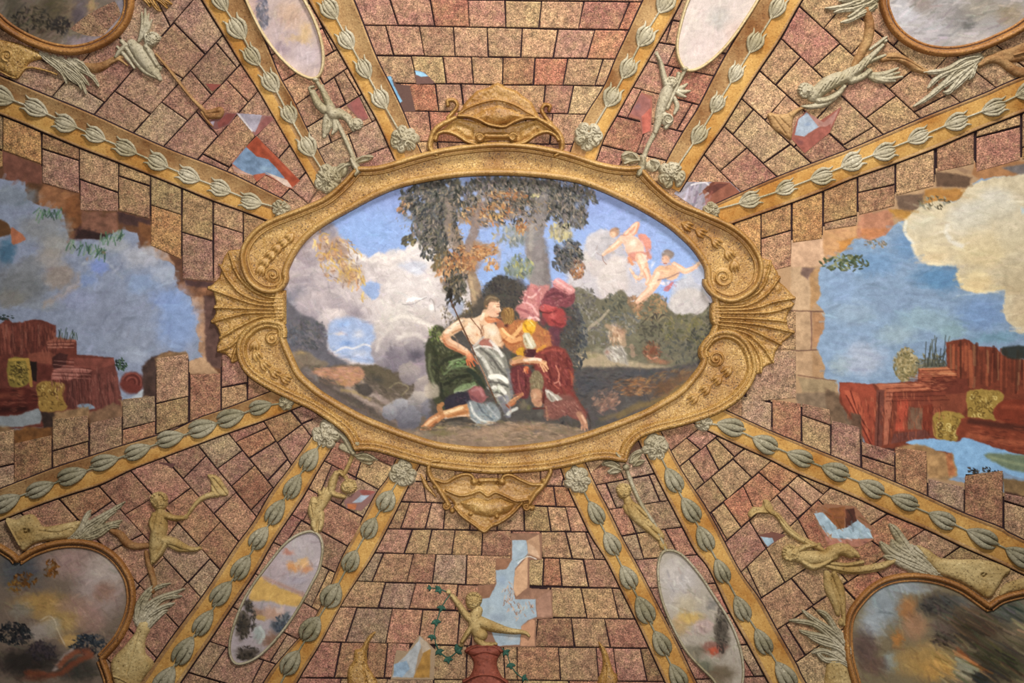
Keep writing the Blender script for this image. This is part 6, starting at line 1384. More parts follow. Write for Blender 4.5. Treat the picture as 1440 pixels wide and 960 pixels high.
R_SKY = [(1080, 430), (1080, 380), (1112, 370), (1113, 338), (1157, 331), (1158, 319), (1205, 313), (1206, 299), (1258, 286), (1259, 271), (1314, 257), (1316, 238), (1370, 227), (1372, 238), (1435, 222), (1500, 214), (1502, 195), (1600, 165), (1600, 768), (1521, 730), (1451, 712), (1450, 706), (1411, 697), (1410, 665), (1357, 666), (1355, 688), (1304, 678), (1303, 638), (1259, 632), (1257, 639), (1212, 625), (1209, 605), (1169, 596), (1167, 580), (1127, 571), (1084, 564), (1084, 440)]
rp = right_sky()
rp.finish(0.74, 0.96, 1.06)
o = place('painting', rp.mesh('painting', R_SKY, 0.0100, False), M_FRESCO)
tag(o, 'wall fresco of bright cream cloud over red ruins, right of the gilded oval frame', 'painting')


# ------------------------------------------------------------------ painted gaps among the blocks
def gap(bay, name_label, box, base, polys, outline, extra=None, h=0.0185):
    c = Canvas(box[0], box[1], box[2], box[3], base, 0.7, int(box[0]) % 97 + 3)
    for p, col in polys: c.poly(p, col, 0.9, 1, False, 0.7, 0.16)
    if extra: extra(c)
    c.finish(0.74, 0.98, 1.04)
    o = place('painted_gap', c.mesh('painted_gap', outline, h, False), M_FRESCO, bay)
    o['label'] = name_label


BAYS = {o['label']: o for o in ceiling.children if o.name.startswith('vault_bay')}


def bayof(txt):
    return [o for k, o in BAYS.items() if txt in k][0]


gap(bayof('upper left corner'), 'blue and red painted gap', (320, 184, 430, 270), '#a4604c', [([(327, 230), (347, 206), (364, 220), (380, 224), (404, 250), (394, 252), (372, 244), (358, 248), (340, 240)], '#6a7f98'), ([(346, 207), (361, 192), (422, 254), (410, 264), (396, 244), (378, 224), (362, 220)], '#99492f'), ([(326, 232), (342, 241), (356, 246), (352, 252), (330, 242)], '#a98574'), ([(356, 246), (374, 243), (362, 254)], '#a55a40'), ([(374, 242), (404, 253), (412, 264), (402, 262)], '#b39a8a')],
    [(327, 229), (347, 206), (361, 192), (422, 254), (410, 265), (374, 245), (362, 255), (356, 247), (330, 242)], lambda c: (c.blob(350, 228, 10, 6, '#54687c', .8), c.blob(375, 236, 12, 5, '#8299aa', .7), c.line([(370, 205), (408, 244)], 2, '#b35d40', .6, 2)))
gap(bayof('upper left corner'), 'lilac painted gap', (330, 155, 390, 195), '#8d6660', [([(334, 160), (370, 160), (360, 186), (354, 184)], '#938b95'), ([(334, 160), (338, 161), (356, 184), (354, 186)], '#b5aaa6'), ([(358, 190), (364, 176), (374, 164), (388, 165), (366, 188)], '#8f5a54')], [(333, 159), (388, 164), (360, 191)])
gap(bayof('upper left corner'), 'dull red painted gap', (292, 155, 335, 185), '#7d5450', [([(306, 172), (320, 160), (332, 160), (322, 174), (308, 180)], '#80463f'), ([(294, 172), (303, 170), (299, 180)], '#918591')], [(294, 171), (318, 159), (333, 160), (323, 175), (306, 181), (298, 180)])
gap(bayof('upper left corner'), 'small red painted gap', (288, 115, 312, 130), '#8f5045', [], [(290, 118), (311, 119), (299, 128)])
gap(bayof('upper right corner'), 'grey blue and red painted gap', (1105, 148, 1200, 222), '#94594a', [([(1117, 190), (1122, 168), (1134, 158), (1150, 172), (1152, 178), (1130, 192)], '#8e99a6'), ([(1134, 158), (1158, 172), (1172, 160), (1180, 152), (1168, 178), (1150, 178)], '#a07468'), ([(1112, 194), (1130, 193), (1168, 174), (1166, 186), (1132, 214)], '#94574a')], [(1112, 194), (1121, 168), (1133, 157), (1153, 170), (1182, 151), (1166, 186), (1131, 215)], lambda c: (c.blob(1135, 176, 8, 5, '#7686a0', .7), c.blob(1124, 200, 8, 5, '#6b4444', .7)))
gap(bayof('upper right corner'), 'lilac and brown painted gap', (945, 248, 1048, 300), '#8f8790', [([(988, 268), (1002, 254), (1026, 256), (1042, 271), (1010, 288), (992, 286)], '#8c5844'), ([(990, 266), (1008, 258), (1024, 258), (1000, 274)], '#6f4238')], [(948, 272), (966, 256), (1026, 256), (1042, 271), (1008, 288), (985, 296)], lambda c: (c.strokes(948, 255, 1000, 296, 60, 6, 1.5, -60, 30, 0.6, 0.25), c.line([(972, 260), (990, 256), (996, 260)], 1.3, '#c9c2c0', .7)))
gap(bayof('upper right oval'), 'red stained gap', (880, 124, 925, 190), '#9a6252', [([(886, 160), (902, 132), (914, 140), (914, 180), (904, 186), (900, 166)], '#936058'), ([(902, 164), (916, 150), (914, 184), (904, 188)], '#b06050')], [(884, 164), (902, 130), (917, 136), (915, 184), (903, 188), (900, 168)], lambda c: c.blob(896, 150, 8, 8, '#7a6068', .6))
gap(bayof('upper left oval'), 'dull red painted gap', (485, 134, 525, 176), '#8a5a54', [([(490, 140), (505, 136), (520, 170), (500, 160)], '#8f5650')], [(488, 148), (505, 137), (518, 166), (508, 170)])
gap(bayof('crest'), 'sliver of blue sky', (535, 100, 600, 165), '#6d5249', [([(541, 109), (550, 107), (554, 120), (566, 142), (560, 147), (552, 134)], '#72a0bf')], [(541, 109), (550, 107), (556, 118), (576, 121), (584, 156), (566, 157), (560, 147), (551, 134)], lambda c: c.line([(552, 112), (560, 98)], .6, '#c0b8a0', .8))
gap(bayof('crest'), 'small painted gap with blue', (580, 94, 615, 122), '#765850', [([(584, 99), (596, 102), (602, 107), (592, 108), (585, 105)], '#7fa9c4')], [(584, 99), (597, 102), (612, 117), (586, 118)])
gap(bayof('lower left corner'), 'tiny blue gap', (212, 644, 250, 672), '#6d4a44', [([(226, 653), (232, 658), (226, 663), (222, 658)], '#8295a0')], [(214, 664), (226, 650), (248, 652), (232, 668)])
gap(bayof('lower left oval'), 'painted gap of blue, red and orange', (480, 676, 532, 722), '#8a6660', [([(506, 690), (520, 686), (528, 692), (514, 700)], '#9a5a50'), ([(496, 706), (508, 696), (520, 696), (508, 706)], '#97a2ae'), ([(488, 708), (502, 708), (500, 716), (490, 716)], '#b06a44')], [(484, 704), (506, 688), (528, 691), (522, 704), (508, 718), (488, 714)])
gap(bayof('lower right corner'), 'painted gap of pale blue and brown', (1138, 704, 1262, 770), '#94684c', [([(1144, 722), (1156, 720), (1172, 736), (1176, 744), (1164, 754), (1154, 740)], '#93a7b2'), ([(1170, 746), (1186, 742), (1204, 730), (1222, 744), (1226, 756), (1200, 758), (1168, 756)], '#93a7b2'), ([(1166, 714), (1188, 712), (1186, 742), (1178, 744), (1160, 722)], '#8d5a34'), ([(1188, 716), (1200, 714), (1204, 732), (1188, 742)], '#5f3a2e'), ([(1160, 756), (1226, 758), (1210, 768), (1164, 766)], '#a9735f')], [(1143, 720), (1160, 708), (1202, 712), (1226, 742), (1228, 758), (1206, 769), (1162, 767), (1152, 744)], lambda c: c.strokes(1150, 716, 1226, 764, 60, 6, 1.2, 40, 40, .5, .3))
gap(bayof('lower right corner'), 'small pale blue gap', (1064, 744, 1106, 772), '#7d5448', [([(1069, 754), (1086, 756), (1088, 762), (1079, 768)], '#8fa6b4')], [(1067, 752), (1086, 748), (1104, 752), (1088, 762), (1079, 769)])


def hole(c):
    SKYP = [(720, 759), (740, 759), (742, 777), (737, 784), (724, 800), (722, 828), (724, 842), (753, 842), (755, 867), (742, 872), (733, 880), (731, 906), (700, 908), (690, 885), (672, 872), (674, 842), (688, 840), (698, 820), (697, 801), (712, 800), (720, 786)]
    for p, col in [([(718, 750), (762, 750), (756, 760), (718, 760)], '#8d6a54'), ([(740, 760), (758, 751), (760, 786), (742, 778)], '#b28a6a'), ([(742, 762), (752, 770), (760, 784), (742, 778)], '#c09a7a'), ([(738, 786), (742, 779), (742, 826), (726, 838), (722, 830), (724, 802)], '#c49874'), ([(724, 842), (743, 828), (776, 830), (756, 842)], '#96705a'), ([(754, 842), (774, 830), (776, 866), (756, 868)], '#a57c66'), ([(733, 880), (748, 870), (752, 872), (752, 908), (732, 908)], '#b98868'), ([(697, 802), (698, 786), (720, 786), (712, 800)], '#946a50'), ([(672, 842), (674, 824), (700, 822), (690, 840)], '#8f6850')]:
        c.poly(p, col, 0.9, 1, False, 0.6, 0.12)
    c.poly(SKYP, '#93a2ac', 0.9, 1, False, 0.7, 0.08)
    for a in [(730, 770, 10, 10, '#a3b2b8'), (706, 815, 12, 12, '#8b9cb2'), (735, 855, 16, 8, '#a3b3b6'), (700, 868, 20, 8, '#8390a0'), (690, 855, 12, 8, '#9daab0'), (720, 895, 14, 10, '#a5a5a2')]: c.blob(*a[:4], a[4], .7)
    for _ in range(60):
        x, y = c.r.uniform(708, 722), c.r.uniform(816, 862)
        if c.r.rand() < .4: x, y = c.r.uniform(720, 752), c.r.uniform(845, 870)
        c.line([(x, y), (x + c.r.uniform(-3, 3), y + c.r.uniform(2, 5))], .6, ['#a8795a', '#c2a084', '#8a5c44', '#b9937a'][c.r.randint(4)], .7)
    c.line([(728, 792), (736, 785), (744, 782), (754, 786)], .7, '#d5d0c4', .8); c.line([(726, 788), (738, 783), (744, 778)], .6, '#7d8a86', .7)


gap(BOT, 'stepped painted opening to a pale sky', (664, 746, 782, 914), '#8f6a54', [], [(719, 750), (762, 750), (762, 786), (744, 786), (744, 827), (776, 829), (777, 868), (753, 870), (753, 909), (664, 909), (664, 872), (672, 842), (673, 823), (697, 821), (697, 785), (719, 785)], hole)
gap(BOT, 'small painted gap of blue and grey', (548, 888, 616, 962), '#9d8468', [([(570, 922), (588, 902), (591, 894), (596, 900), (588, 920), (582, 952), (552, 952), (556, 936)], '#9a9c9c'), ([(554, 934), (572, 928), (576, 940), (566, 952), (554, 950)], '#8499ac'), ([(596, 916), (606, 912), (604, 952), (582, 952)], '#a67c3c'), ([(590, 896), (600, 902), (606, 912), (594, 918)], '#ad9a84')], [(558, 914), (574, 916), (590, 893), (602, 904), (612, 914), (610, 955), (550, 955)])


# ------------------------------------------------------------------ medallions
def medallion(name, label, cat, curve, rim_w, rim_h, mat, paint, base, seed, group=None, step=1.2, lip=True):
    P = np.asarray(curve, float)
    C = crom(P, True, 6)
    cx, cy = C.mean(0)
    # clockwise travel so that the outside lies to the left
    if np.sum(C[:, 0] * np.roll(C[:, 1], -1) - np.roll(C[:, 0], -1) * C[:, 1]) < 0: C = C[::-1]
    t = empty(name, cx, cy, label, cat, group)
    c = Canvas(C[:, 0].min() - 3, C[:, 1].min() - 3, C[:, 0].max() + 3, C[:, 1].max() + 3, base, step, seed)
    paint(c)
    c.finish(0.80, 1.0, 1.04)
    place('painted_panel', c.mesh('painted_panel', C[::2], 0.0260, False), M_FRESCO, t)
    pr = roll_profile(rim_w, 0.010, rim_h)
    if lip: pr += [(-rim_w / 2 - 0.6, 0.034), (-rim_w / 2 - 2.2, 0.042), (-rim_w / 2 - 3.8, 0.036), (-rim_w / 2 - 4.4, 0.018)]
    place('rim', sweep_mesh('rim', C, pr), mat, t)
    return t


def mist(c, items):
    for a in items: c.blob(a[0], a[1], a[2], a[3], a[4], a[5] if len(a) > 5 else .8, a[6] if len(a) > 6 else 0, 5, .25)


def p_ul(c):
    mist(c, [(60, 30, 60, 40, '#6a5d4c'), (110, 20, 40, 36, '#7a6a55'), (150, 40, 40, 30, '#8d8082', .9), (120, 60, 40, 14, '#8c7f82', .9), (172, 10, 16, 30, '#7f7a84'), (115, 10, 16, 30, '#6a5f62'), (130, 8, 10, 14, '#a88a5c', .7), (20, 10, 20, 30, '#5c5648'), (75, 10, 26, 30, '#5d5340'), (60, -40, 80, 50, '#6d6354'), (140, -40, 50, 50, '#857a7c'), (110, 24, 14, 16, '#5f5458', .8)])
    c.leaves(45, 30, 30, 20, 150, ['#3a352d', '#4c4436', '#5f5542', '#2f2c28'], 4, 60, 80, .6); c.leaves(85, 36, 14, 12, 80, ['#3c3634', '#4c443e', '#332f2e'], 3.5, 60, 80, .7)
    c.strokes(0, -60, 184, 74, 500, 6, 1.5, -35, 50, .35, .25)


def p_ur(c):
    mist(c, [(1300, 45, 50, 30, '#a29c9d'), (1270, 20, 30, 30, '#a6a3a6'), (1345, 25, 34, 24, '#7f7a76'), (1295, 5, 26, 14, '#857a72', .8), (1380, 10, 40, 30, '#8d8578'), (1420, 20, 30, 26, '#8f8069'), (1370, 55, 50, 14, '#a49c98'), (1340, -50, 90, 50, '#8f8a86'), (1360, 35, 14, 10, '#6a6663')])
    c.strokes(1240, -60, 1450, 74, 600, 8, 1.5, -20, 30, .4, .2)


def p_ll(c):
    mist(c, [(30, 800, 50, 40, '#55585c', .9), (100, 790, 60, 30, '#9a8078', .9), (140, 830, 50, 60, '#a08e88', .9), (150, 800, 40, 40, '#a7988e', .8), (60, 850, 60, 26, '#a5834e', .95), (90, 870, 50, 30, '#a98a56', .9), (110, 850, 40, 20, '#9a7c6c', .8), (148, 832, 24, 22, '#8d6f60', .9), (130, 870, 30, 30, '#97786c', .8), (30, 858, 26, 16, '#857f74', .8), (55, 888, 30, 20, '#968a80', .9), (75, 880, 18, 16, '#9b917e', .8), (100, 900, 20, 14, '#b08d56', .9), (40, 930, 70, 30, '#3a332e', .95), (110, 940, 50, 24, '#46413a', .9), (60, 915, 30, 18, '#4a3f40', .9), (-60, 860, 60, 90, '#4e4a46'), (60, 1010, 100, 60, '#4a3a30')])
    c.leaves(35, 815, 18, 10, 60, ['#6f4a1e', '#8a5f28', '#5c3c1a'], 3.5, 80, 70, .85); c.leaves(73, 800, 11, 13, 60, ['#6f4a1e', '#8a5a22', '#5c3f1c'], 3.5, 80, 70, .85); c.leaves(24, 823, 12, 8, 30, ['#7d5826', '#94702f'], 3, 80, 70, .8)
    c.leaves(22, 890, 24, 16, 150, ['#23262a', '#33363a', '#3d3a38', '#2c2a2c'], 3.8, 60, 80, .9); c.leaves(125, 905, 26, 14, 140, ['#2f363c', '#3f464c', '#4c5054', '#2a3038'], 3.8, 60, 80, .85); c.leaves(60, 915, 22, 14, 80, ['#3d343a', '#4f454a', '#332d30'], 3.5, 60, 80, .7)
    c.poly([(75, 940), (95, 915), (105, 912), (92, 930), (80, 942)], '#a08e86', 2, .8); c.line([(85, 935), (105, 918), (125, 915)], 4, '#8a5238', .9, 2.5, 2); c.line([(40, 945), (80, 948), (110, 930), (130, 920)], 4, '#84492f', .8, 3, 2); c.blob(50, 952, 30, 8, '#70432f', .8)
    c.line([(58, 872), (70, 866), (78, 872), (82, 884), (92, 905)], 1, '#c0ae92', .6); c.strokes(0, 770, 180, 960, 600, 6, 1.4, 20, 60, .35, .2)


def p_lr(c):
    mist(c, [(1240, 850, 40, 50, '#858d92', .95), (1225, 880, 26, 30, '#949ba0', .9), (1270, 825, 60, 16, '#8a9194', .9), (1275, 855, 20, 24, '#9c7048', .95), (1262, 898, 14, 18, '#a5733f', .95), (1285, 880, 26, 26, '#a0785a', .8), (1250, 930, 16, 20, '#8b999c', .8), (1215, 910, 24, 40, '#64524a', .95), (1230, 935, 26, 20, '#6b564a', .9), (1320, 850, 40, 24, '#4a4440', .95), (1330, 880, 30, 24, '#6e6058', .9), (1370, 880, 60, 40, '#574838', .95), (1400, 930, 70, 40, '#4d4636', .9), (1300, 930, 60, 40, '#a98750', .9), (1320, 940, 40, 24, '#b58a4c', .9), (1355, 940, 18, 20, '#97927c', .9), (1380, 955, 20, 20, '#3a3c38', .9), (1420, 860, 50, 24, '#5c5f56', .9), (1345, 845, 30, 10, '#5d5c58', .8), (1330, 1010, 120, 60, '#7d6a48'), (1500, 930, 80, 90, '#565344')])
    c.line([(1345, 912), (1365, 930), (1385, 945)], 3, '#9a5a30', .8, 2); c.leaves(1312, 850, 24, 10, 70, ['#3a3634', '#4d4844', '#5c554f'], 4, 10, 50, .7); c.leaves(1325, 898, 18, 10, 50, ['#42362c', '#574a3e', '#6b5f52'], 4, 20, 60, .8)
    c.strokes(1320, 840, 1440, 960, 300, 14, 1.6, 32, 12, .5, .3); c.strokes(1200, 810, 1330, 960, 300, 7, 1.5, 45, 40, .35, .2); c.line([(1430, 885), (1442, 890)], 1.5, '#b08a6c', .8)


medallion('corner_medallion', 'dark brown gilt corner medallion with a dim misty landscape, upper left beside the trumpeting putto', 'medallion',
          MED_UL, 11, 0.075, M_BROWN, p_ul, '#75695c', 3)
medallion('corner_medallion', 'dark brown gilt corner medallion with a pale grey cloud picture, upper right', 'medallion',
          MED_UR, 11, 0.075, M_BROWN, p_ur, '#938d8a', 5)
# the two lower medallions have pointed notches: rims are built through the notch points
medallion('corner_medallion', 'ochre rimmed notched corner medallion with golden sky over dark trees, lower left', 'medallion',
          MED_LL, 9, 0.065, M_BROWN, p_ll, '#7a6a5c', 7)
medallion('corner_medallion', 'ochre rimmed notched corner medallion with orange cloud and brown storm, lower right', 'medallion',
          MED_LR, 9, 0.065, M_BROWN, p_lr, '#7d7058', 9)


def o_ul(c):
    mist(c, [(390, 60, 70, 60, '#a3918f'), (410, 20, 30, 30, '#b0937e', .9), (430, 45, 16, 20, '#b99a70', .8), (395, 70, 20, 14, '#8f8088', .7), (430, 80, 30, 24, '#aa9a9c', .8), (420, 55, 30, 10, '#ad916f', .7), (360, 10, 14, 30, '#a88d85'), (415, 90, 20, 14, '#b29f9b'), (420, -40, 40, 50, '#a8958f')])
    c.leaves(370, 18, 8, 24, 110, ['#5d5d68', '#6f6d76', '#7c7880'], 4, 80, 40, .7); c.strokes(345, -20, 455, 110, 300, 6, 1.3, -60, 50, .35, .16)


def o_ur(c):
    mist(c, [(1000, 50, 50, 50, '#b3a39c'), (1010, 25, 24, 24, '#a09992', .9), (985, 70, 26, 20, '#b8a6a0'), (1030, 45, 20, 24, '#b19d93'), (975, 30, 18, 26, '#b5a89e'), (1030, -30, 50, 50, '#ab9e97')]); c.strokes(955, -20, 1060, 98, 300, 6, 1.3, -50, 50, .35, .12)


def o_ll(c):
    mist(c, [(420, 780, 40, 34, '#a39897', .95), (390, 800, 30, 24, '#a08f90'), (405, 775, 12, 8, '#aa7767', .9), (412, 797, 12, 10, '#bb8556', .95), (430, 798, 12, 12, '#b57f5c', .9), (424, 790, 12, 8, '#c89a62', .8), (420, 816, 26, 10, '#968d94', .9)])
    c.poly([(364, 812), (378, 818), (400, 828), (426, 838), (420, 852), (400, 850), (380, 845), (352, 842)], '#bb9556', 2.5); c.line([(372, 812), (396, 822), (428, 836)], 2.5, '#a07c6c', .7, 2.5)
    mist(c, [(385, 862, 26, 14, '#a88672', .95), (395, 858, 10, 8, '#b59f94', .9), (362, 862, 14, 14, '#8d6f5c', .9), (368, 868, 12, 6, '#a98a52', .9), (385, 900, 26, 18, '#7d5f4c', .9), (364, 892, 10, 16, '#8f9690', .9), (350, 920, 26, 14, '#4b4238', .95), (392, 880, 16, 14, '#4f545c', .95), (405, 868, 12, 10, '#5d6468', .9), (342, 880, 14, 30, '#4a4136', .95), (350, 850, 10, 14, '#544c48', .9)])
    c.leaves(346, 870, 14, 30, 110, ['#352f28', '#4c4438', '#5c5446', '#3c3836'], 3.5, 60, 80, .7); c.leaves(398, 876, 14, 12, 60, ['#3d4450', '#5a6268', '#4a4c50'], 3.2, 60, 80, .7); c.leaves(350, 918, 18, 10, 50, ['#332d28', '#4a4034'], 3.2, 60, 80, .7); c.line([(366, 882), (372, 892), (366, 904)], 2, '#a5aca4', .8); c.strokes(330, 750, 450, 930, 300, 5, 1.2, -50, 60, .35, .2)


def o_lr(c):
    mist(c, [(955, 820, 40, 50, '#a49c97', .95), (965, 850, 26, 26, '#a89a80'), (945, 800, 20, 20, '#aba29a'), (968, 868, 26, 14, '#b8985c', .95), (990, 880, 22, 16, '#a38d86', .9), (955, 880, 20, 20, '#a58a60', .8), (1014, 890, 14, 44, '#5b5248', .95), (1000, 850, 12, 10, '#7a7670', .8), (1000, 912, 26, 14, '#87564a', .8), (1002, 915, 9, 8, '#b25a3f', .95), (975, 915, 26, 14, '#777060', .9), (1010, 945, 36, 20, '#6c5f4c', .95), (985, 935, 24, 16, '#6a6a58', .9), (1000, 960, 30, 20, '#736452', .9)])
    c.leaves(1014, 885, 9, 34, 80, ['#4a433b', '#5f564c', '#3d3833'], 3.5, 70, 50, .6); c.strokes(925, 780, 1045, 985, 350, 5, 1.3, 45, 50, .4, .22)


medallion('small_oval', 'narrow cream-rimmed oval of mauve and orange mist, left of the crest', 'medallion', OV_UL, 5.0, 0.055, M_CREAM, o_ul, '#a8958f', 13, None, 1.1, False)
medallion('small_oval', 'narrow cream-rimmed oval of plain pinkish cloud, right of the crest', 'medallion', OV_UR, 5.0, 0.055, M_CREAM, o_ur, '#b0a29a', 15, None, 1.1, False)
medallion('small_oval', 'narrow oval of a yellow sunset over dark trees, left of the pendant', 'medallion', OV_LL, 4.6, 0.048, M_PALE, o_ll, '#9b8f90', 17, None, 1.1, False)
medallion('small_oval', 'narrow oval of grey cloud with a red spot, right of the pendant', 'medallion', OV_LR, 4.6, 0.048, M_PALE, o_lr, '#9b9184', 19, None, 1.1, False)


# ------------------------------------------------------------------ bud garlands on the ribs
def frame_at(x, y, ang, h):
    """matrix on the vault: local x along ang (degrees in the image plane), local z down into the room"""
    from mathutils import Matrix, Vector
    c, s = math.cos(math.radians(ang)), math.sin(math.radians(ang))
    p0 = vault(x, y, 0); p1 = vault(x + 2 * c, y + 2 * s, 0); p2 = vault(x - 2 * s, y + 2 * c, 0)
    u = Vector(p1 - p0).normalized(); v = Vector(p2 - p0).normalized()
    n = Vector(vault(x, y, 1.0) - p0).normalized()
    v = n.cross(u).normalized(); u = v.cross(n).normalized()
    loc = vault(x, y, h)
    return Matrix(((u[0], v[0], n[0], loc[0]), (u[1], v[1], n[1], loc[1]), (u[2], v[2], n[2], loc[2]), (0, 0, 0, 1)))


def petal_tube(V, F, path, w, th, rings=9, seg=8):
    """a leaf blade: path rows (x, y, z); half widths w and thickness th along it"""
    P = crom(np.column_stack([np.asarray(path, float), w, th]), False, max(2, rings // (len(path) - 1)))
    k0 = len(V)
    T = np.gradient(P[:, :3], axis=0)
    for p, t in zip(P, T):
        side = np.array([-t[1], t[0], 0.0]); side /= np.linalg.norm(side) + 1e-9
        for a in range(seg):
            q = 2 * math.pi * a / seg
            V.append(tuple(p[:3] + side * math.cos(q) * p[3] + np.array([0, 0, 1.0]) * math.sin(q) * p[4]))
    m = len(P)
    for i in range(m - 1):
        for a in range(seg):
            b = (a + 1) % seg
            F.append((k0 + i * seg + a, k0 + i * seg + b, k0 + (i + 1) * seg + b, k0 + (i + 1) * seg + a))
    F.append(tuple(k0 + a for a in range(seg))); F.append(tuple(k0 + (m - 1) * seg + a for a in range(seg)))


def bud_mesh(kind):
    """unit bud: length 1 along x (0 = stalk end), width about 0.62"""
    V, F = [], []
    if kind == 0:      # open bud: two flaring sepals around a split heart
        petal_tube(V, F, [(0, 0, .02), (.30, .0, .10), (.62, .0, .13), (.90, .0, .07)], [.03, .10, .11, .02], [.03, .07, .08, .02])
        for s in (-1, 1):
            petal_tube(V, F, [(.02, s * .02, .02), (.24, s * .19, .08), (.55, s * .28, .12), (.80, s * .20, .10), (1.0, s * .27, .05)], [.03, .06, .065, .05, .015], [.03, .07, .10, .06, .015])
            petal_tube(V, F, [(.10, s * .05, .05), (.40, s * .13, .12), (.68, s * .13, .13), (.92, s * .06, .08)], [.03, .055, .055, .015], [.03, .06, .06, .015])
    elif kind == 1:    # tulip: slim at the stalk, three broad rounded lobes with slits between
        petal_tube(V, F, [(0, 0, .02), (.35, 0, .11), (.70, 0, .14), (.97, 0, .07)], [.03, .10, .11, .05], [.03, .09, .12, .05])
        for s in (-1, 1):
            petal_tube(V, F, [(.0, s * .02, .02), (.26, s * .13, .08), (.60, s * .21, .11), (.86, s * .17, .08), (.98, s * .10, .03)], [.03, .09, .10, .07, .015], [.03, .09, .11, .08, .015])
        petal_tube(V, F, [(.72, .0, .08), (.90, .03, .09), (1.06, .03, .04)], [.06, .06, .03], [.06, .06, .03])
    else:              # plump closed bud
        petal_tube(V, F, [(0, 0, .02), (.35, 0, .14), (.72, 0, .15), (.95, 0, .05)], [.03, .13, .12, .02], [.03, .11, .10, .02])
        for s in (-1, 1):
            petal_tube(V, F, [(.0, s * .02, .02), (.30, s * .19, .10), (.66, s * .24, .10), (.93, s * .07, .05)], [.03, .10, .09, .02], [.03, .09, .08, .02])
    me = npmesh('bud', np.array(V), F)
    me.materials.append(M_PALE if kind == 0 else M_BUD)
    return me


BUD_M = [bud_mesh(k) for k in range(3)]


def rosette(parent, x, y, r, seed, ang=0):
    rr = np.random.RandomState(seed)
    R = Relief(x - r * 1.6, y - r * 1.6, x + r * 1.6, y + r * 1.6, 0.65, 5.0, 1.2)
    for ring, (n, q0, sz, hh) in enumerate(((7, .66, .42, 6.5), (4, .36, .34, 9), (2, .10, .26, 10.5))):
        for k in range(n):
            a = 2 * math.pi * (k + rr.uniform(-.25, .25) + ring * .5) / n
            q = r * q0 * rr.uniform(.86, 1.1)
            px, py = x + q * math.cos(a), y + q * math.sin(a)
            R.dome(px, py, r * sz * rr.uniform(.8, 1.15), r * sz * rr.uniform(.7, 1.0), hh * rr.uniform(.8, 1.15), math.degrees(a) + 90, 0.0)
            R.cut(spiral(px, py, r * sz * .55, r * sz * .12, rr.uniform(0, 360), rr.choice([-.7, .7]), 6), .75, 2.6)
    for k in range(7):
        a = rr.uniform(0, 2 * math.pi)
        R.cut([(x + r * .35 * math.cos(a), y + r * .35 * math.sin(a)), (x + r * .9 * math.cos(a + .2), y + r * .9 * math.sin(a + .2))], 0.9, 3.0)
    R.rough(.8, 5, seed)
    place('rosette', R.mesh('rosette'), M_PALE, parent)


GARL = dict(
    A=((395, 293, 12), [(355, 282), (312, 265), (268, 248), (224, 230), (180, 210), (137, 192), (97, 174), (55, 155), (8, 137), (-40, 118)], 0, 'garland of open buds on the ochre rib running to the left edge, upper left'),
    B=((462, 252, 20), [(433, 207), (407, 162), (383, 117), (358, 80), (337, 42), (312, 4), (288, -38)], 0, 'garland of open buds on the ochre rib just left of the upper left oval'),
    C=((569, 197, 20), [(536, 140), (513, 98), (490, 57), (467, 14), (444, -30)], 0, 'garland of open buds on the ochre rib left of the crest'),
    D=((827, 192, 20), [(860, 137), (882, 97), (905, 52), (934, 5), (958, -38)], 0, 'garland of open buds on the ochre rib right of the crest'),
    E=((944, 246, 20), [(982, 190), (1008, 147), (1034, 105), (1061, 62), (1091, 14), (1116, -28)], 0, 'garland of open buds on the ochre rib just right of the upper right oval'),
    F=((1000, 296, 12), [(1053, 282), (1103, 266), (1153, 247), (1196, 230), (1240, 213), (1288, 194), (1340, 172), (1392, 152), (1440, 130), (1490, 112)], 0, 'garland of open buds on the ochre rib running to the right edge, upper right'),
    G=((403, 566, 11), [(368, 572), (327, 587), (288, 602), (243, 617), (197, 633), (152, 650), (107, 668), (62, 685), (14, 703), (-34, 722)], 1, 'garland of tulip buds on the ochre rib running to the left edge, lower left'),
    H=((458, 612, 19), [(437, 645), (413, 682), (390, 718), (368, 755), (342, 795), (316, 832), (290, 872), (262, 910), (236, 952), (208, 996)], 1, 'garland of tulip buds on the ochre rib just left of the lower left oval'),
    I=((567, 664, 19), [(543, 704), (520, 742), (494, 788), (468, 836), (440, 883), (412, 930), (386, 978)], 2, 'garland of plump green-grey buds on the ochre rib left of the pendant'),
    J=((812, 674, 19), [(836, 720), (858, 763), (881, 810), (904, 855), (927, 902), (950, 948), (974, 996)], 1, 'garland of tulip buds on the ochre rib right of the pendant'),
    K=((922, 628, 19), [(945, 674), (968, 716), (990, 755), (1014, 800), (1042, 852), (1071, 898), (1100, 946), (1126, 992)], 1, 'garland of tulip buds on the ochre rib just right of the lower right oval'),
    L=((988, 594, 12), [(1025, 601), (1074, 622), (1122, 643), (1171, 662), (1222, 684), (1267, 705), (1320, 728), (1375, 753), (1428, 778), (1480, 802)], 1, 'garland of tulip buds on the ochre rib running to the right edge, lower right'))
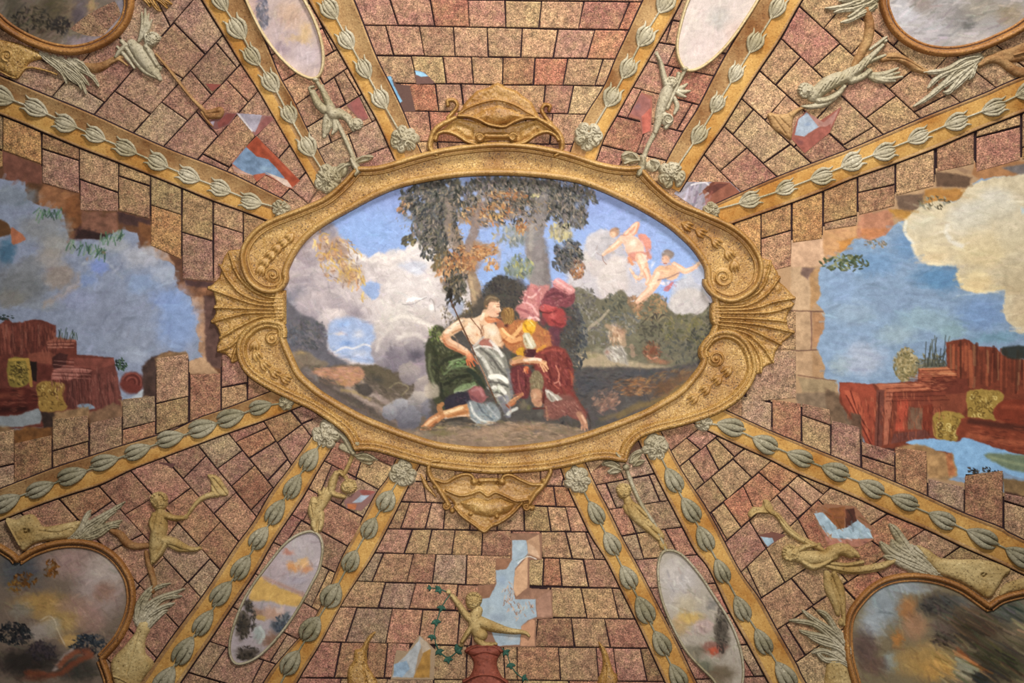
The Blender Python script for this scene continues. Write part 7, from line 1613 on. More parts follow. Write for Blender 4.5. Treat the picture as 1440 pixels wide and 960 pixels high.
for gi, (key, (ros, buds, kind, label)) in enumerate(GARL.items()):
    g = empty('garland', ros[0], ros[1], label, 'garland', 'stucco bud garlands on the ribs')
    pts = [(ros[0], ros[1])] + buds
    last = np.array(buds[-1], float) * 2 - np.array(buds[-2], float)
    st = crom(pts + [tuple(last * .5 + np.array(buds[-1]) * .5)], False, 5)
    place('stem', sweep_mesh('stem', st, [(1.5, 0.024), (1.2, 0.036), (0, 0.044), (-1.2, 0.036), (-1.5, 0.024)], False), M_PALE if kind == 0 else M_BUD, g)
    rosette(g, ros[0], ros[1], ros[2], 20 + gi)
    for k in range(1, len(pts)):
        a = np.array(pts[k - 1], float); b = np.array(pts[k], float)
        e = np.array(pts[k + 1], float) if k + 1 < len(pts) else last
        d = (e - a); L = np.hypot(*d); ang = math.degrees(math.atan2(d[1], d[0])) + RNG.uniform(-6, 6)
        ln = (29 if kind == 0 else 34) * (1.0 if np.hypot(*(b - a)) > 36 else .9) * RNG.uniform(.93, 1.07)
        c0 = b - d / L * ln * 0.5
        o = bpy.data.objects.new('bud', BUD_M[kind])
        link(o, g)
        from mathutils import Matrix
        m = frame_at(c0[0], c0[1], ang, 0.028)
        wid = RNG.uniform(.92, 1.1) * (1.12 if kind else 1.18)
        m = m @ Matrix.Diagonal((ln * PX, ln * PX * wid, ln * PX * 0.95, 1))
        m.translation = m.translation - g.location
        o.matrix_local = m


# ------------------------------------------------------------------ ribbons that tie the staffs to the frame
def simple(name, label, cat, mat, box, ops, base=2.6, step=0.7, group=None, rough=.6):
    R = Relief(box[0], box[1], box[2], box[3], step, base, 1.4)
    ops(R)
    R.rough(rough, 6, int(box[0]) % 50)
    o = place(name, R.mesh(name), mat)
    return tag(o, label, cat, group)


def loop(R, x, y, rx, ry, rot, h=6):
    R.dome(x, y, rx, ry, h, rot, 0.0)
    c, s = math.cos(math.radians(rot)), math.sin(math.radians(rot))
    R.cut([(x - c * rx * .6, y - s * rx * .6), (x + c * rx * .5, y + s * rx * .5)], ry * .25, h * .55)
    R.tube([(x - c * rx * .9, y - s * rx * .9), (x - s * -ry * .8, y - c * ry * .8), (x + c * rx * .9, y + s * rx * .9)], 1.4, h + 1.2, .3)


def bow_ul(R): loop(R, 481, 240, 11, 9, -70); loop(R, 512, 224, 14, 5, -15); R.tube([(495, 224), (499, 232), (504, 240), (501, 246)], [3, 5, 5, 3], 13, .5); R.tube([(470, 246), (484, 234), (498, 230)], 2.5, 6)
def bow_ur(R): loop(R, 886, 222, 13, 9, 15); loop(R, 918, 233, 9, 11, 70); R.tube([(903, 222), (903, 230), (900, 240), (897, 246)], [4, 6, 6, 4], 13, .5); R.tube([(878, 230), (890, 226), (903, 225)], 2, 7)
def bow_ll(R): R.tube([(478, 610), (486, 618), (494, 632), (497, 640)], [3, 4, 4, 2], 5); R.slab([(476, 629), (483, 623), (491, 632), (493, 638), (484, 635)], 3.5, 3); loop(R, 514, 643, 15, 6, 8, 5); R.slab([(500, 645), (512, 650), (524, 650), (520, 654), (512, 651)], 4, 3); R.dome(503, 624, 6, 5, 9); R.dome(497, 637, 4, 4, 9)
def bow_lr(R): loop(R, 860, 653, 12, 5, 10, 5); loop(R, 864, 662, 10, 5, -10, 5); loop(R, 893, 643, 12, 6, -45, 5); loop(R, 898, 651, 9, 4, -25, 5); R.tube([(866, 637), (871, 643), (877, 648)], [2, 3.5, 2], 9); R.dome(880, 657, 5, 5, 9)


simple('ribbon_bow', 'pale stucco ribbon bow tied over the frame corner below the upper left oval', 'ribbon', M_PALE, (460, 212, 535, 262), bow_ul)
simple('ribbon_bow', 'pale stucco ribbon bow tied over the frame corner below the upper right oval', 'ribbon', M_PALE, (866, 208, 936, 258), bow_ur)
simple('ribbon_bow', 'pale stucco ribbon bow tied at the frame corner above the lower left oval', 'ribbon', M_PALE, (466, 600, 540, 666), bow_ll)
simple('ribbon_bow', 'pale stucco ribbon bow tied at the frame corner above the lower right oval', 'ribbon', M_PALE, (840, 628, 914, 674), bow_lr)


def rod(pts, w=1.8, h=3.4):
    return lambda R: R.tube(pts, w, h, .3)


simple('hanging_cord', 'pale stucco cord from the upper left oval to its ribbon bow', 'cord', M_PALE, (436, 104, 512, 236), lambda R: (R.tube([(444, 112), (453, 127), (462, 146)], 3.0, 4), R.tube([(472, 166), (482, 188), (492, 210), (499, 228)], 3.2, 3.6), R.dome(444, 112, 5, 4, 6)))
simple('hanging_cord', 'pale stucco cord from the upper right oval to its ribbon bow', 'cord', M_PALE, (896, 88, 972, 232), lambda R: (R.tube([(963, 99), (956, 112), (948, 130), (938, 152)], 3.0, 4), R.tube([(926, 176), (918, 192), (910, 208), (904, 226)], 3.4, 3.6), R.dome(963, 97, 5, 4, 6)))
simple('hanging_cord', 'buff stucco cord from the lower left ribbon bow to its oval', 'cord', M_BUFF, (436, 636, 506, 756), lambda R: (R.tube([(496, 640), (490, 655), (483, 668)], 3.0, 3.5), R.tube([(452, 715), (449, 732), (446, 748)], 2.6, 3), R.tube([(447, 748), (453, 758), (461, 770)], 1.6, 2.5)))
simple('hanging_cord', 'pale stucco cord from the lower right ribbon bow down to its oval', 'cord', M_PALE, (874, 654, 952, 786), lambda R: (R.tube([(881, 660), (889, 682), (901, 708), (918, 734)], 3.0, 3.6), R.tube([(920, 736), (928, 754), (936, 774)], 2.4, 3), R.tube([(937, 773), (927, 784), (925, 800)], 1.6, 3)))


# ------------------------------------------------------------------ stucco putti (bas-relief)
def face(R, x, y, r, ang, h=7.5, curls=True, seed=1):
    """head with brow, eyes, nose, mouth, chin and hair; ang = direction of the crown"""
    rr = np.random.RandomState(seed)
    c, s = math.cos(math.radians(ang)), math.sin(math.radians(ang))     # up
    def P(u, v): return (x + u * -s * r + v * c * r, y + u * c * r + v * s * r)
    R.dome(x, y, r, r * .9, h, ang, .6)
    R.dome(*P(0, -.35), r * .62, r * .6, h * .95, 0, 1.0)
    for q in (-.3, .3):
        R.dome(*P(q, -.02), r * .2, r * .13, h + .4, ang + 90, .2); R.cut([P(q - .16, .08), P(q + .16, .08)], .6, 1.2); R.cut([P(q - .1, -.1), P(q + .1, -.1)], .55, 1.3)
        R.dome(*P(q * 1.4, -.38), r * .22, r * .2, h * .95, 0, .5)
    R.tube([P(0, .08), P(0, -.22)], [r * .07, r * .12], h + 1.6, .4); R.cut([P(-.2, -.5), P(.2, -.5)], .6, 1.6); R.dome(*P(0, -.64), r * .17, r * .13, h * .9, 0, .4)
    if curls:
        for k in range(9):
            t = math.radians(-10 + k * 25); q = P(math.cos(t) * .72, .25 + math.sin(t) * .62)
            R.dome(q[0], q[1], r * .27, r * .24, h * rr.uniform(.8, 1.05), 0, .2); R.cut(spiral(q[0], q[1], r * .18, r * .05, rr.uniform(0, 360), .8, 5), .5, 1.3)


def hand(R, x, y, ang, r=3.0, h=3.5):
    c, s = math.cos(math.radians(ang)), math.sin(math.radians(ang))
    R.dome(x, y, r, r * .85, h, ang, .8)
    for k, L in zip((-1.2, -.4, .4, 1.2), (1.5, 1.85, 1.8, 1.4)):
        R.tube([(x - s * k * r * .5, y + c * k * r * .5), (x + c * r * L - s * k * r * .62, y + s * r * L + c * k * r * .62)], [r * .3, r * .24], h * .8, .2)
    R.tube([(x + s * r * .6, y - c * r * .6), (x + c * r * .9 + s * r * 1.2, y + s * r * .9 - c * r * 1.2)], [r * .34, r * .26], h * .8, .3)


def putto(label, mat, box, body, others, at, step=0.65, base=2.6):
    t = empty('stucco_putto', at[0], at[1], label, 'relief figure')
    R = Relief(*box, step, base, 1.45)
    body(R); R.rough(.5, 6, 7)
    place('body', R.mesh('body'), mat, t)
    for nm, ops in others:
        R = Relief(*box, step, base, 1.45)
        ops(R); R.rough(.5, 5, 9)
        place(nm, R.mesh(nm), mat, t)
    return t


def feathers(R, root, tips, w=2.4, h=4.0, sag=0.15, k=0.2):
    for i, tip in enumerate(tips):
        dx, dy = tip[0] - root[0], tip[1] - root[1]
        sx, sy = -dy * sag, dx * sag
        R.tube([(root[0], root[1]), (root[0] + dx * .5 + sx, root[1] + dy * .5 + sy), tip], [w * .8, w * 1.15, w * .45], [h * .8, h * (1 + .12 * (i % 3)), h * .5], k)


# lower left
def b_ll(R):
    R.tube([(226, 722), (226, 738), (222, 756), (219, 772), (217, 786)], [8, 11, 11, 9, 5], [6, 8, 8, 6, 4], 2)
    R.dome(222, 748, 10, 13, 8.5, 0, 2)
    R.tube([(232, 724), (245, 728), (258, 728)], [5, 4.4, 3.4], 6, 1.5); hand(R, 260, 727, -10, 3)
    R.tube([(218, 724), (214, 736), (218, 748)], [4.5, 4.5, 3.5], 7, 1.5)
    R.tube([(232, 760), (245, 762), (258, 768)], [7, 6.5, 5], 6, 1.5); R.tube([(258, 768), (268, 772), (278, 772)], [5, 4, 3], 5, 1); R.dome(280, 771, 4, 2.4, 4, 0)
    R.tube([(226, 716), (226, 726)], 5, 6); face(R, 225, 705, 13, -100, 8, True, 4)
    R.cut([(226, 735), (224, 760)], 1, .8); R.dome(223, 760, 1.2, 1.2, 8)


putto('buff stucco putto blowing a horn above the lower left corner medallion', M_BUFF, (200, 685, 292, 800), b_ll,
      [('drapery', lambda R: (R.tube([(222, 768), (218, 782), (214, 792)], [9, 7, 2], [4, 5, 3]), R.tube([(234, 764), (226, 778), (218, 790)], [4, 4, 2], 6, .3), R.tube([(238, 764), (252, 772), (266, 774)], [5, 4, 2], 4))), ], (222, 745))
simple('stucco_horn', 'curved buff stucco horn held out by the lower left putto', 'horn', M_BUFF, (252, 658, 332, 734), lambda R: (R.tube([(262, 728), (270, 716), (280, 704), (292, 697), (306, 694)], [2, 3, 3.4, 4, 5], [3, 4, 4, 4, 4], 1), R.slab([(292, 668), (300, 667), (310, 672), (316, 682), (322, 692), (318, 697), (304, 696), (297, 690), (297, 678)], 3.5, 5), R.cut([(300, 672), (312, 686), (318, 694)], 1.5, 1.5), R.cut([(298, 680), (306, 692)], 1.2, 1.2)))


# lower right
def b_lr(R):
    R.tube([(1122, 782), (1138, 784), (1155, 784), (1172, 780)], [9, 11, 10, 8], [6, 8, 7.5, 6], 2)
    R.tube([(1128, 790), (1142, 797), (1156, 793), (1168, 786)], [4, 5, 4.4, 3], 7, 1.5); hand(R, 1170, 785, -30, 3)
    R.tube([(1120, 774), (1132, 768), (1146, 766)], [4.5, 4, 3], 6.5, 1.5); hand(R, 1149, 766, 10, 2.8)
    R.tube([(1168, 776), (1182, 772), (1196, 778)], [9, 9, 7], [6, 7, 5], 2); R.tube([(1190, 770), (1202, 778), (1206, 782)], [6, 4.5, 3], 5.5, 1)
    R.dome(1178, 773, 10, 9, 8, 10, 2)
    face(R, 1113, 778, 13, -165, 8, True, 6)


putto('buff stucco putto with curly head and long horn above the lower right corner medallion', M_BUFF, (1090, 755, 1262, 896), b_lr,
      [('drapery', lambda R: (R.tube([(1160, 795), (1180, 800), (1205, 801), (1235, 797), (1256, 788)], [3, 5.5, 6, 5.5, 4], 4.5, 1), R.tube([(1168, 792), (1190, 794), (1212, 790)], 3, 5, .5), R.cut([(1165, 800), (1200, 806), (1240, 800)], 1, 1.5), R.tube([(1162, 806), (1166, 825), (1174, 845), (1178, 862)], [5, 8, 7, 4], [4, 5, 5, 3], 1), R.tube([(1172, 806), (1180, 826), (1184, 850), (1186, 878)], [4, 6, 5, 2.5], 4.5, .5), R.cut([(1168, 815), (1176, 840), (1182, 866)], 1, 2), R.dome(1182, 874, 4, 6, 4, 10)))], (1140, 784))
simple('stucco_horn', 'long buff stucco horn with flared bell held by the lower right putto', 'horn', M_BUFF, (1042, 694, 1174, 784), lambda R: (R.tube([(1080, 716), (1095, 727), (1108, 745), (1126, 758), (1146, 767), (1166, 780)], [3, 4, 5, 4.6, 4, 2.4], [4, 4.5, 5, 5, 4.5, 3], 1), R.slab([(1051, 722), (1058, 713), (1070, 712), (1073, 703), (1080, 703), (1087, 714), (1084, 722), (1072, 722), (1062, 722), (1055, 728)], 4, 5), R.tube([(1074, 704), (1076, 714), (1084, 722)], 1.6, 6, .3), R.tube([(1055, 726), (1064, 720), (1078, 720)], 1.6, 5.5, .3), R.cut([(1092, 724), (1110, 746), (1140, 764)], .9, 1.4)))


# upper left corner putto, partly lost in the shadow of the medallion
def b_ul(R):
    R.tube([(186, 62), (196, 74), (206, 88), (218, 102)], [7, 10, 10, 8], [4.5, 6.5, 6.5, 5], 2)
    R.tube([(207, 66), (214, 78), (222, 92)], [5, 4, 3], 5.5, 1.5); hand(R, 224, 95, 50, 2.8)
    R.tube([(178, 64), (170, 72), (164, 80)], [4, 4, 3], 4.5, 1); R.tube([(216, 100), (222, 106), (226, 112)], [7, 5, 3], 4.5, 1)
    R.tube([(206, 50), (208, 62)], 4, 5); face(R, 215, 56, 10.5, -60, 7, True, 9)


putto('faint pale putto leaning from the upper left corner medallion with a long trumpet', M_PALE, (150, 2, 240, 122), b_ul,
      [('wing', lambda R: feathers(R, (196, 58), [(205, 12), (210, 20), (214, 28), (200, 18)], 3, 3.5, .08)), ('drapery', lambda R: (R.tube([(172, 58), (186, 78), (204, 100), (222, 110)], [3, 4, 4, 2], 4, .5), R.tube([(166, 66), (178, 80), (190, 96)], [2, 3.5, 2], 3.5, .5)))], (200, 78))
simple('stucco_trumpet', 'slender ochre stucco trumpet of the upper left putto, pointing to the frame', 'trumpet', M_OCHRE, (216, 70, 326, 182), lambda R: (R.tube([(220, 76), (236, 95), (252, 116), (270, 138), (288, 156)], [1.6, 1.8, 2, 2.2, 3], 3.4, .5), R.slab([(286, 156), (296, 154), (310, 150), (316, 156), (312, 166), (300, 168), (290, 166)], 4, 5), R.dome(309, 155, 5, 4, 5), R.cut([(292, 160), (308, 158)], 1, 1.2), R.tube([(284, 158), (294, 172), (300, 178)], [2, 2, 1], 3, .5)))


# upper right corner putto lying along the garland
def b_ur(R):
    R.tube([(1142, 136), (1158, 122), (1176, 112), (1194, 108)], [8, 10, 10, 8], [6, 8, 8, 6.5], 2)
    R.tube([(1190, 106), (1206, 96), (1220, 84)], [8, 7, 5.5], 6.5, 2); R.tube([(1220, 84), (1230, 74), (1240, 64)], [5, 4, 3], 5.5, 1); R.tube([(1196, 114), (1212, 108), (1222, 100)], [6, 5, 4], 6, 1.5)
    R.tube([(1150, 142), (1164, 140), (1178, 132), (1186, 122)], [5, 5, 4.4, 3.4], 6.5, 1); hand(R, 1148, 146, 150, 3); R.dome(1244, 58, 4, 2.6, 5, -50)
    face(R, 1134, 128, 12, 190, 8, True, 12)
    for k in range(9):
        R.cut([(1150 + k * 8, 132 - k * 5), (1158 + k * 8, 120 - k * 5)], .8, 1.6)


putto('pale stucco putto reclining with a horn below the upper right corner medallion', M_PALE, (1106, 44, 1276, 170), b_ur,
      [('wing', lambda R: feathers(R, (1216, 104), [(1264, 102), (1268, 108), (1258, 114), (1248, 116), (1262, 96)], 3.4, 3.6, .1)), ('drapery', lambda R: R.tube([(1128, 150), (1142, 150), (1160, 146), (1174, 138)], [2, 4, 4.6, 3], 5, .5)), ('drapery', lambda R: (R.tube([(1212, 92), (1228, 84), (1244, 78)], [3, 3.4, 2], 4, .5), R.tube([(1222, 70), (1236, 60), (1246, 52)], [2, 2.6, 1.4], 4, .3)))], (1172, 118))
simple('stucco_horn', 'ochre stucco horn with flared bell held by the upper right putto', 'horn', M_OCHRE, (1072, 138, 1140, 202), lambda R: (R.tube([(1132, 150), (1120, 156), (1112, 162)], [2, 3, 5], 4, 1), R.slab([(1079, 160), (1096, 161), (1116, 160), (1114, 172), (1112, 196), (1098, 188), (1086, 180)], 3.6, 6), R.cut([(1086, 164), (1104, 188)], 1.2, 1.2), R.cut([(1092, 162), (1110, 180)], 1, 1)))


# putti of the small ovals
def b_ul2(R):
    R.tube([(463, 150), (468, 160), (478, 160), (490, 166)], [6, 8, 7, 5.5], [6, 7, 6.5, 5], 1.5)
    R.tube([(440, 130), (447, 145), (456, 154)], [4.4, 6, 6.5], [5, 6.5, 6], 1.5); R.tube([(438, 130), (436, 124), (441, 122)], [3, 2.6, 2], 5, .8); R.tube([(452, 122), (459, 138), (466, 152)], [3.4, 5, 6], [4.5, 6, 6], 1.5)
    R.tube([(482, 162), (490, 170), (494, 178)], [4, 3.6, 3], 5.5, 1); hand(R, 495, 180, 60, 2.4); face(R, 501, 174, 9, 20, 7, True, 15)


putto('pale stucco putto tumbling head down below the upper left oval', M_PALE, (428, 112, 520, 202), b_ul2, [('drapery', lambda R: (R.tube([(462, 164), (460, 178), (456, 192)], [7, 7, 3], [4, 4.5, 3], 1), R.tube([(470, 166), (472, 180), (468, 188)], [4, 4.5, 2], 4, .5), R.cut([(462, 170), (458, 190)], .9, 1.6)))], (470, 160))


def b_ur2(R):
    R.tube([(942, 118), (936, 134), (930, 150), (926, 166)], [7, 8.5, 7.5, 6], [6, 7, 6.5, 5], 1.5)
    R.tube([(936, 118), (932, 104), (929, 90), (925, 80)], [5, 4.4, 3.6, 3], 5.5, 1.2); hand(R, 924, 77, -110, 2.5); R.tube([(946, 120), (952, 112), (954, 104)], [4, 3.4, 3], 5, 1)
    R.tube([(928, 164), (924, 176), (921, 186)], [6, 5, 3.6], 5, 1); R.tube([(934, 162), (940, 172), (936, 180)], [5, 4, 3], 5, 1); face(R, 944, 117, 8.5, -70, 7, True, 18)


putto('pale stucco putto stretching one arm up beside the upper right oval', M_PALE, (914, 68, 976, 200), b_ur2, [('drapery', lambda R: (R.dome(938, 169, 9, 9, 4), R.tube(spiral(939, 168, 8, 2, 180, 1.4), 1.6, 6, .3), R.tube([(948, 138), (952, 150), (948, 160)], [3, 3.6, 2], 3, .4))), ('wing', lambda R: feathers(R, (948, 126), [(966, 118), (970, 128), (964, 136)], 3.2, 3, .1))], (936, 134))


def b_ll2(R):
    R.tube([(462, 694), (454, 704), (448, 716), (444, 728)], [6.5, 8.5, 7.5, 6], [6, 7, 6.5, 5], 1.5)
    R.tube([(466, 692), (474, 696), (484, 698)], [4.4, 4, 3.4], 6, 1); R.tube([(466, 690), (468, 678), (473, 666)], [5, 6, 4.4], 6.5, 1.4); R.tube([(472, 668), (478, 664), (483, 668)], [4, 3.4, 2.8], 6, 1); hand(R, 485, 670, 40, 2.6)
    R.tube([(446, 722), (442, 736), (444, 746)], [6, 5, 3.4], 5, 1); R.tube([(452, 722), (452, 736), (450, 744)], [5, 4, 3], 5, 1); face(R, 490, 684, 11, -20, 8, True, 21)


putto('buff stucco putto with one raised arm above the lower left oval', M_BUFF, (428, 652, 514, 756), b_ll2, [('drapery', lambda R: (R.tube([(442, 704), (440, 720), (442, 734)], [6, 7, 3], [5, 6, 4], 1), R.tube([(440, 706), (450, 706), (460, 698)], [3, 4, 3], 6, .5), R.cut([(438, 710), (442, 730)], .9, 1.6))), ('wing', lambda R: feathers(R, (452, 698), [(448, 690), (456, 686), (462, 684)], 3, 4, .1))], (455, 706))


def b_lr2(R):
    R.tube([(882, 702), (888, 716), (896, 728), (906, 738)], [6, 8, 7, 4.6], [4.5, 5.5, 5, 4], 1.5)
    R.tube([(888, 708), (898, 714), (908, 724)], [4, 3.6, 3], 4.5, 1); R.tube([(900, 734), (914, 746), (926, 758)], [5, 4.4, 3], 4, 1); hand(R, 910, 727, 40, 2.4); face(R, 877, 691, 11, -95, 6.5, True, 24)


putto('faint buff putto face with leaf drapery above the lower right oval', M_BUFF, (858, 672, 946, 782), b_lr2, [('drapery', lambda R: (R.slab([(876, 710), (888, 706), (900, 718), (920, 735), (934, 752), (930, 758), (912, 748), (894, 732), (880, 722)], 3.6, 5), R.cut([(884, 714), (906, 736), (926, 752)], 1, 1.8), R.slab([(926, 758), (936, 764), (938, 774), (928, 770)], 3, 3)))], (886, 712))


# bottom centre
def b_bc(R):
    R.tube([(672, 858), (668, 868), (668, 880), (672, 890)], [7, 9, 9, 8], [6, 7.5, 7.5, 6], 1.5)
    R.tube([(660, 870), (652, 860), (644, 848), (636, 838)], [5, 4.6, 4.2, 3.4], [6, 5.5, 5, 4.5], 1.2); hand(R, 632, 833, -120, 2.8)
    R.tube([(672, 866), (664, 880), (656, 892), (650, 902)], [4.6, 4.2, 3.8, 3], 7, 1); hand(R, 649, 904, 110, 2.6)
    R.tube([(676, 874), (690, 880), (704, 884)], [8, 8, 6.4], [7, 7, 6], 1.5); R.tube([(704, 884), (718, 887), (732, 888)], [6, 4.6, 3.6], 5.5, 1); R.tube([(732, 888), (740, 890), (744, 894)], [3.4, 3, 2], 5, .6)
    R.dome(676, 892, 10, 9, 7.5, 0, 1.5); R.tube([(672, 898), (680, 906), (692, 906)], [6, 5, 3.4], 5.5, 1); R.dome(696, 905, 4, 2.6, 5)
    face(R, 666, 845, 12, -75, 8.5, True, 27)


putto('yellowish stucco putto astride the red clay vase, reaching for ivy', M_BUFF, (622, 824, 754, 916), b_bc, [], (672, 878))
simple('clay_vase', 'red clay vase under the putto at the bottom edge', 'vase', M_RED, (636, 894, 728, 1012), lambda R: (R.slab([(655, 914), (664, 908), (680, 905), (698, 906), (706, 914), (700, 926), (699, 936), (704, 948), (712, 960), (722, 985), (716, 1004), (648, 1004), (642, 985), (652, 960), (662, 948), (666, 936), (664, 926)], 7, 16), R.tube([(656, 915), (668, 909), (682, 908), (696, 909), (705, 915)], 2.6, 6, .5), R.tube([(652, 958), (668, 950), (684, 948), (700, 951), (713, 959)], 2.2, 8.5, .4), R.cut([(666, 922), (682, 918), (700, 922)], 1.2, 1.5)), 2.6, .8)
simple('gilded_finial', 'gilded flame-shaped finial left of the red clay vase', 'finial', M_GOLD, (478, 880, 544, 1012), lambda R: (R.slab([(529, 888), (520, 892), (513, 902), (508, 911), (499, 914), (497, 928), (490, 940), (489, 956), (492, 1004), (536, 1004), (533, 966), (526, 950), (518, 936), (515, 922), (518, 906)], 6, 9), R.cut([(512, 934), (514, 950), (518, 966)], 1.4, 2)), 2.6, .8)
simple('gilded_finial', 'gilded flame-shaped finial right of the red clay vase', 'finial', M_GOLD, (830, 890, 880, 1012), lambda R: (R.slab([(841, 902), (848, 908), (854, 918), (858, 930), (862, 942), (868, 952), (866, 970), (868, 1004), (834, 1004), (838, 968), (843, 950), (847, 936), (846, 920)], 6, 8), R.cut([(852, 936), (850, 956), (848, 970)], 1.4, 2)), 2.6, .8)
ivy = empty('ivy_spray', 630, 870, 'dark green ivy spray hanging from the hand of the bottom putto', 'ivy')
R = Relief(596, 816, 760, 960, .8, 2.8)
R.tube([(634, 834), (622, 852), (615, 872), (611, 892), (616, 912), (630, 924), (645, 914)], .8, 1.6, .2); R.tube([(634, 834), (618, 828), (604, 826)], .7, 1.4, .2)
place('stem', R.mesh('stem'), M_IVY, ivy)
R = Relief(690, 900, 760, 966, .8, 2.8)
R.tube([(700, 908), (712, 918), (718, 934), (728, 948), (742, 956)], .7, 1.4, .2)
place('stem', R.mesh('stem'), M_IVY, ivy)
for x, y, r, a in ((618, 828, 6.5, 150), (605, 826, 4, 170), (621, 853, 6, 100), (613, 873, 7, 80), (608, 894, 6, 100), (617, 915, 6.5, 60), (630, 926, 6.5, 80), (643, 914, 8, -30), (711, 916, 6, 50), (718, 934, 6.5, 80), (736, 952, 5, 20)):
    R = Relief(x - 12, y - 12, x + 12, y + 12, .7, 2.8)
    for d in (-70, 0, 70):
        c, s = math.cos(math.radians(a + d)), math.sin(math.radians(a + d))
        R.tube([(x, y), (x + c * r * .5, y + s * r * .5), (x + c * r, y + s * r)], [r * .4, r * .42, .8], 2.2, .3)
    R.cut([(x - math.cos(math.radians(a)) * r * .3, y - math.sin(math.radians(a)) * r * .3), (x + math.cos(math.radians(a)) * r * .8, y + math.sin(math.radians(a)) * r * .8)], .6, .8)
    place('leaf', R.mesh('leaf'), M_IVY, ivy)


# ------------------------------------------------------------------ acanthus sprays and scroll brackets around the corner medallions
def spray(label, mat, blades, at, w=2.6, h=4.2):
    t = empty('acanthus_spray', at[0], at[1], label, 'acanthus leaf')
    A = np.concatenate([np.asarray(b, float)[:, :2] for b in blades])
    R = Relief(A[:, 0].min() - 8, A[:, 1].min() - 8, A[:, 0].max() + 8, A[:, 1].max() + 8, .8, 2.2, 1.2)
    for b in blades:
        P = np.asarray(b, float); n = max(2, int(len(P) * .75))
        R.tube(P[:n], [w * 1.9] * (n - 1) + [w * .7], [h * .55] * (n - 1) + [h * .2], 1.0)
    R.rough(1.0, 5, 6)
    place('leaf_base', R.mesh('leaf_base'), mat, t)
    for b in blades:
        P = crom(np.asarray(b, float), False, 3)
        d = P[-1] - P[0]; sw = np.sin(np.linspace(0, 2 * math.pi, len(P)))[:, None] * np.array([-d[1], d[0]]) * (.035 if len(t.children) % 2 else -.025)
        P = P + sw
        R = Relief(P[:, 0].min() - 8, P[:, 1].min() - 8, P[:, 0].max() + 8, P[:, 1].max() + 8, .7, 2.4, 1.4)
        n = len(P)
        ww = [w * 1.2 * (.75 + .5 * math.sin(math.pi * min(1, (k + .6) / n))) * (1 if k < n - 1 else .55) for k in range(n)]
        R.tube(P, ww, [h * (.8 + .3 * math.sin(math.pi * k / n)) for k in range(n)], .3)
        R.cut(P + np.array([.9, .9]), .7, 1.7)
        R.rough(.9, 4, 5)
        place('leaf_blade', R.mesh('leaf_blade'), mat, t)


spray('pale drooping acanthus spray under the upper left corner medallion', M_PALE, [[(58, 76), (74, 88), (86, 102), (95, 118)], [(66, 78), (84, 92), (98, 106), (110, 118)], [(76, 80), (94, 94), (110, 110), (122, 132)], [(86, 82), (104, 96), (118, 108), (126, 120)], [(98, 84), (114, 96), (128, 108), (140, 122)], [(106, 84), (120, 94), (128, 104), (135, 108)], [(90, 90), (106, 110), (116, 126)]], (96, 100), 2.2, 4)
spray('gilded spiky acanthus spray right of the upper left corner medallion', M_GOLD, [[(196, -14), (206, 0), (212, 10)], [(200, -18), (214, 0), (226, 16)], [(206, -20), (222, -2), (236, 12)], [(212, -20), (228, -4), (242, 6)], [(218, -20), (232, -8), (246, -2)]], (218, -2), 2.6, 4.5)
spray('pale acanthus spray left of the upper right corner medallion', M_PALE, [[(1234, -6), (1214, 2), (1198, 8)], [(1232, -2), (1214, 8), (1196, 14)], [(1228, 4), (1210, 12), (1192, 24)], [(1230, 8), (1212, 20), (1196, 30)], [(1226, 12), (1206, 22), (1182, 32)], [(1216, -6), (1198, 0), (1180, 2)], [(1214, 2), (1194, 6), (1160, 12)], [(1208, 10), (1190, 14), (1172, 18)]], (1206, 10), 2.6, 4.5)
spray('pale acanthus fan under the upper right corner medallion', M_PALE, [[(1376, 80), (1352, 88), (1330, 96), (1298, 102)], [(1378, 82), (1350, 94), (1324, 108), (1304, 124)], [(1376, 84), (1348, 100), (1320, 120), (1284, 150)], [(1374, 86), (1350, 102), (1330, 120), (1306, 134)], [(1372, 90), (1352, 108), (1334, 126), (1326, 130)], [(1370, 92), (1356, 108), (1344, 122), (1338, 128)], [(1374, 88), (1368, 98), (1362, 112)]], (1336, 108), 2.9, 4.8)
spray('pale buff acanthus fan above the lower left corner medallion', M_PALE, [[(98, 756), (112, 744), (122, 730), (128, 718)], [(104, 756), (122, 742), (144, 724), (176, 706)], [(110, 757), (130, 744), (150, 730), (166, 716)], [(116, 757), (136, 747), (156, 736), (172, 732)], [(122, 757), (140, 750), (156, 742), (168, 740)], [(112, 752), (120, 742), (126, 732)]], (132, 738), 2.9, 4)
spray('pale buff acanthus curl right of the lower left corner medallion', M_PALE, [[(194, 876), (200, 852), (216, 832), (240, 820)], [(196, 878), (206, 856), (226, 838), (260, 828)], [(198, 880), (210, 860), (230, 844), (256, 838)], [(200, 884), (212, 866), (230, 852), (246, 848)], [(202, 888), (214, 874), (228, 864), (236, 858)], [(192, 870), (196, 850), (206, 832), (218, 822)]], (218, 850), 2.6, 4)
spray('broad three-lobed acanthus leaf above the lower right corner medallion', M_PALE, [[(1312, 808), (1285, 794), (1258, 777), (1238, 763)], [(1314, 806), (1285, 781), (1262, 756), (1251, 738)], [(1318, 804), (1299, 785), (1288, 773), (1281, 767)], [(1302, 804), (1280, 795), (1260, 788), (1244, 782)], [(1306, 801), (1282, 784), (1262, 768), (1254, 760)]], (1276, 776), 5.2, 4.4)
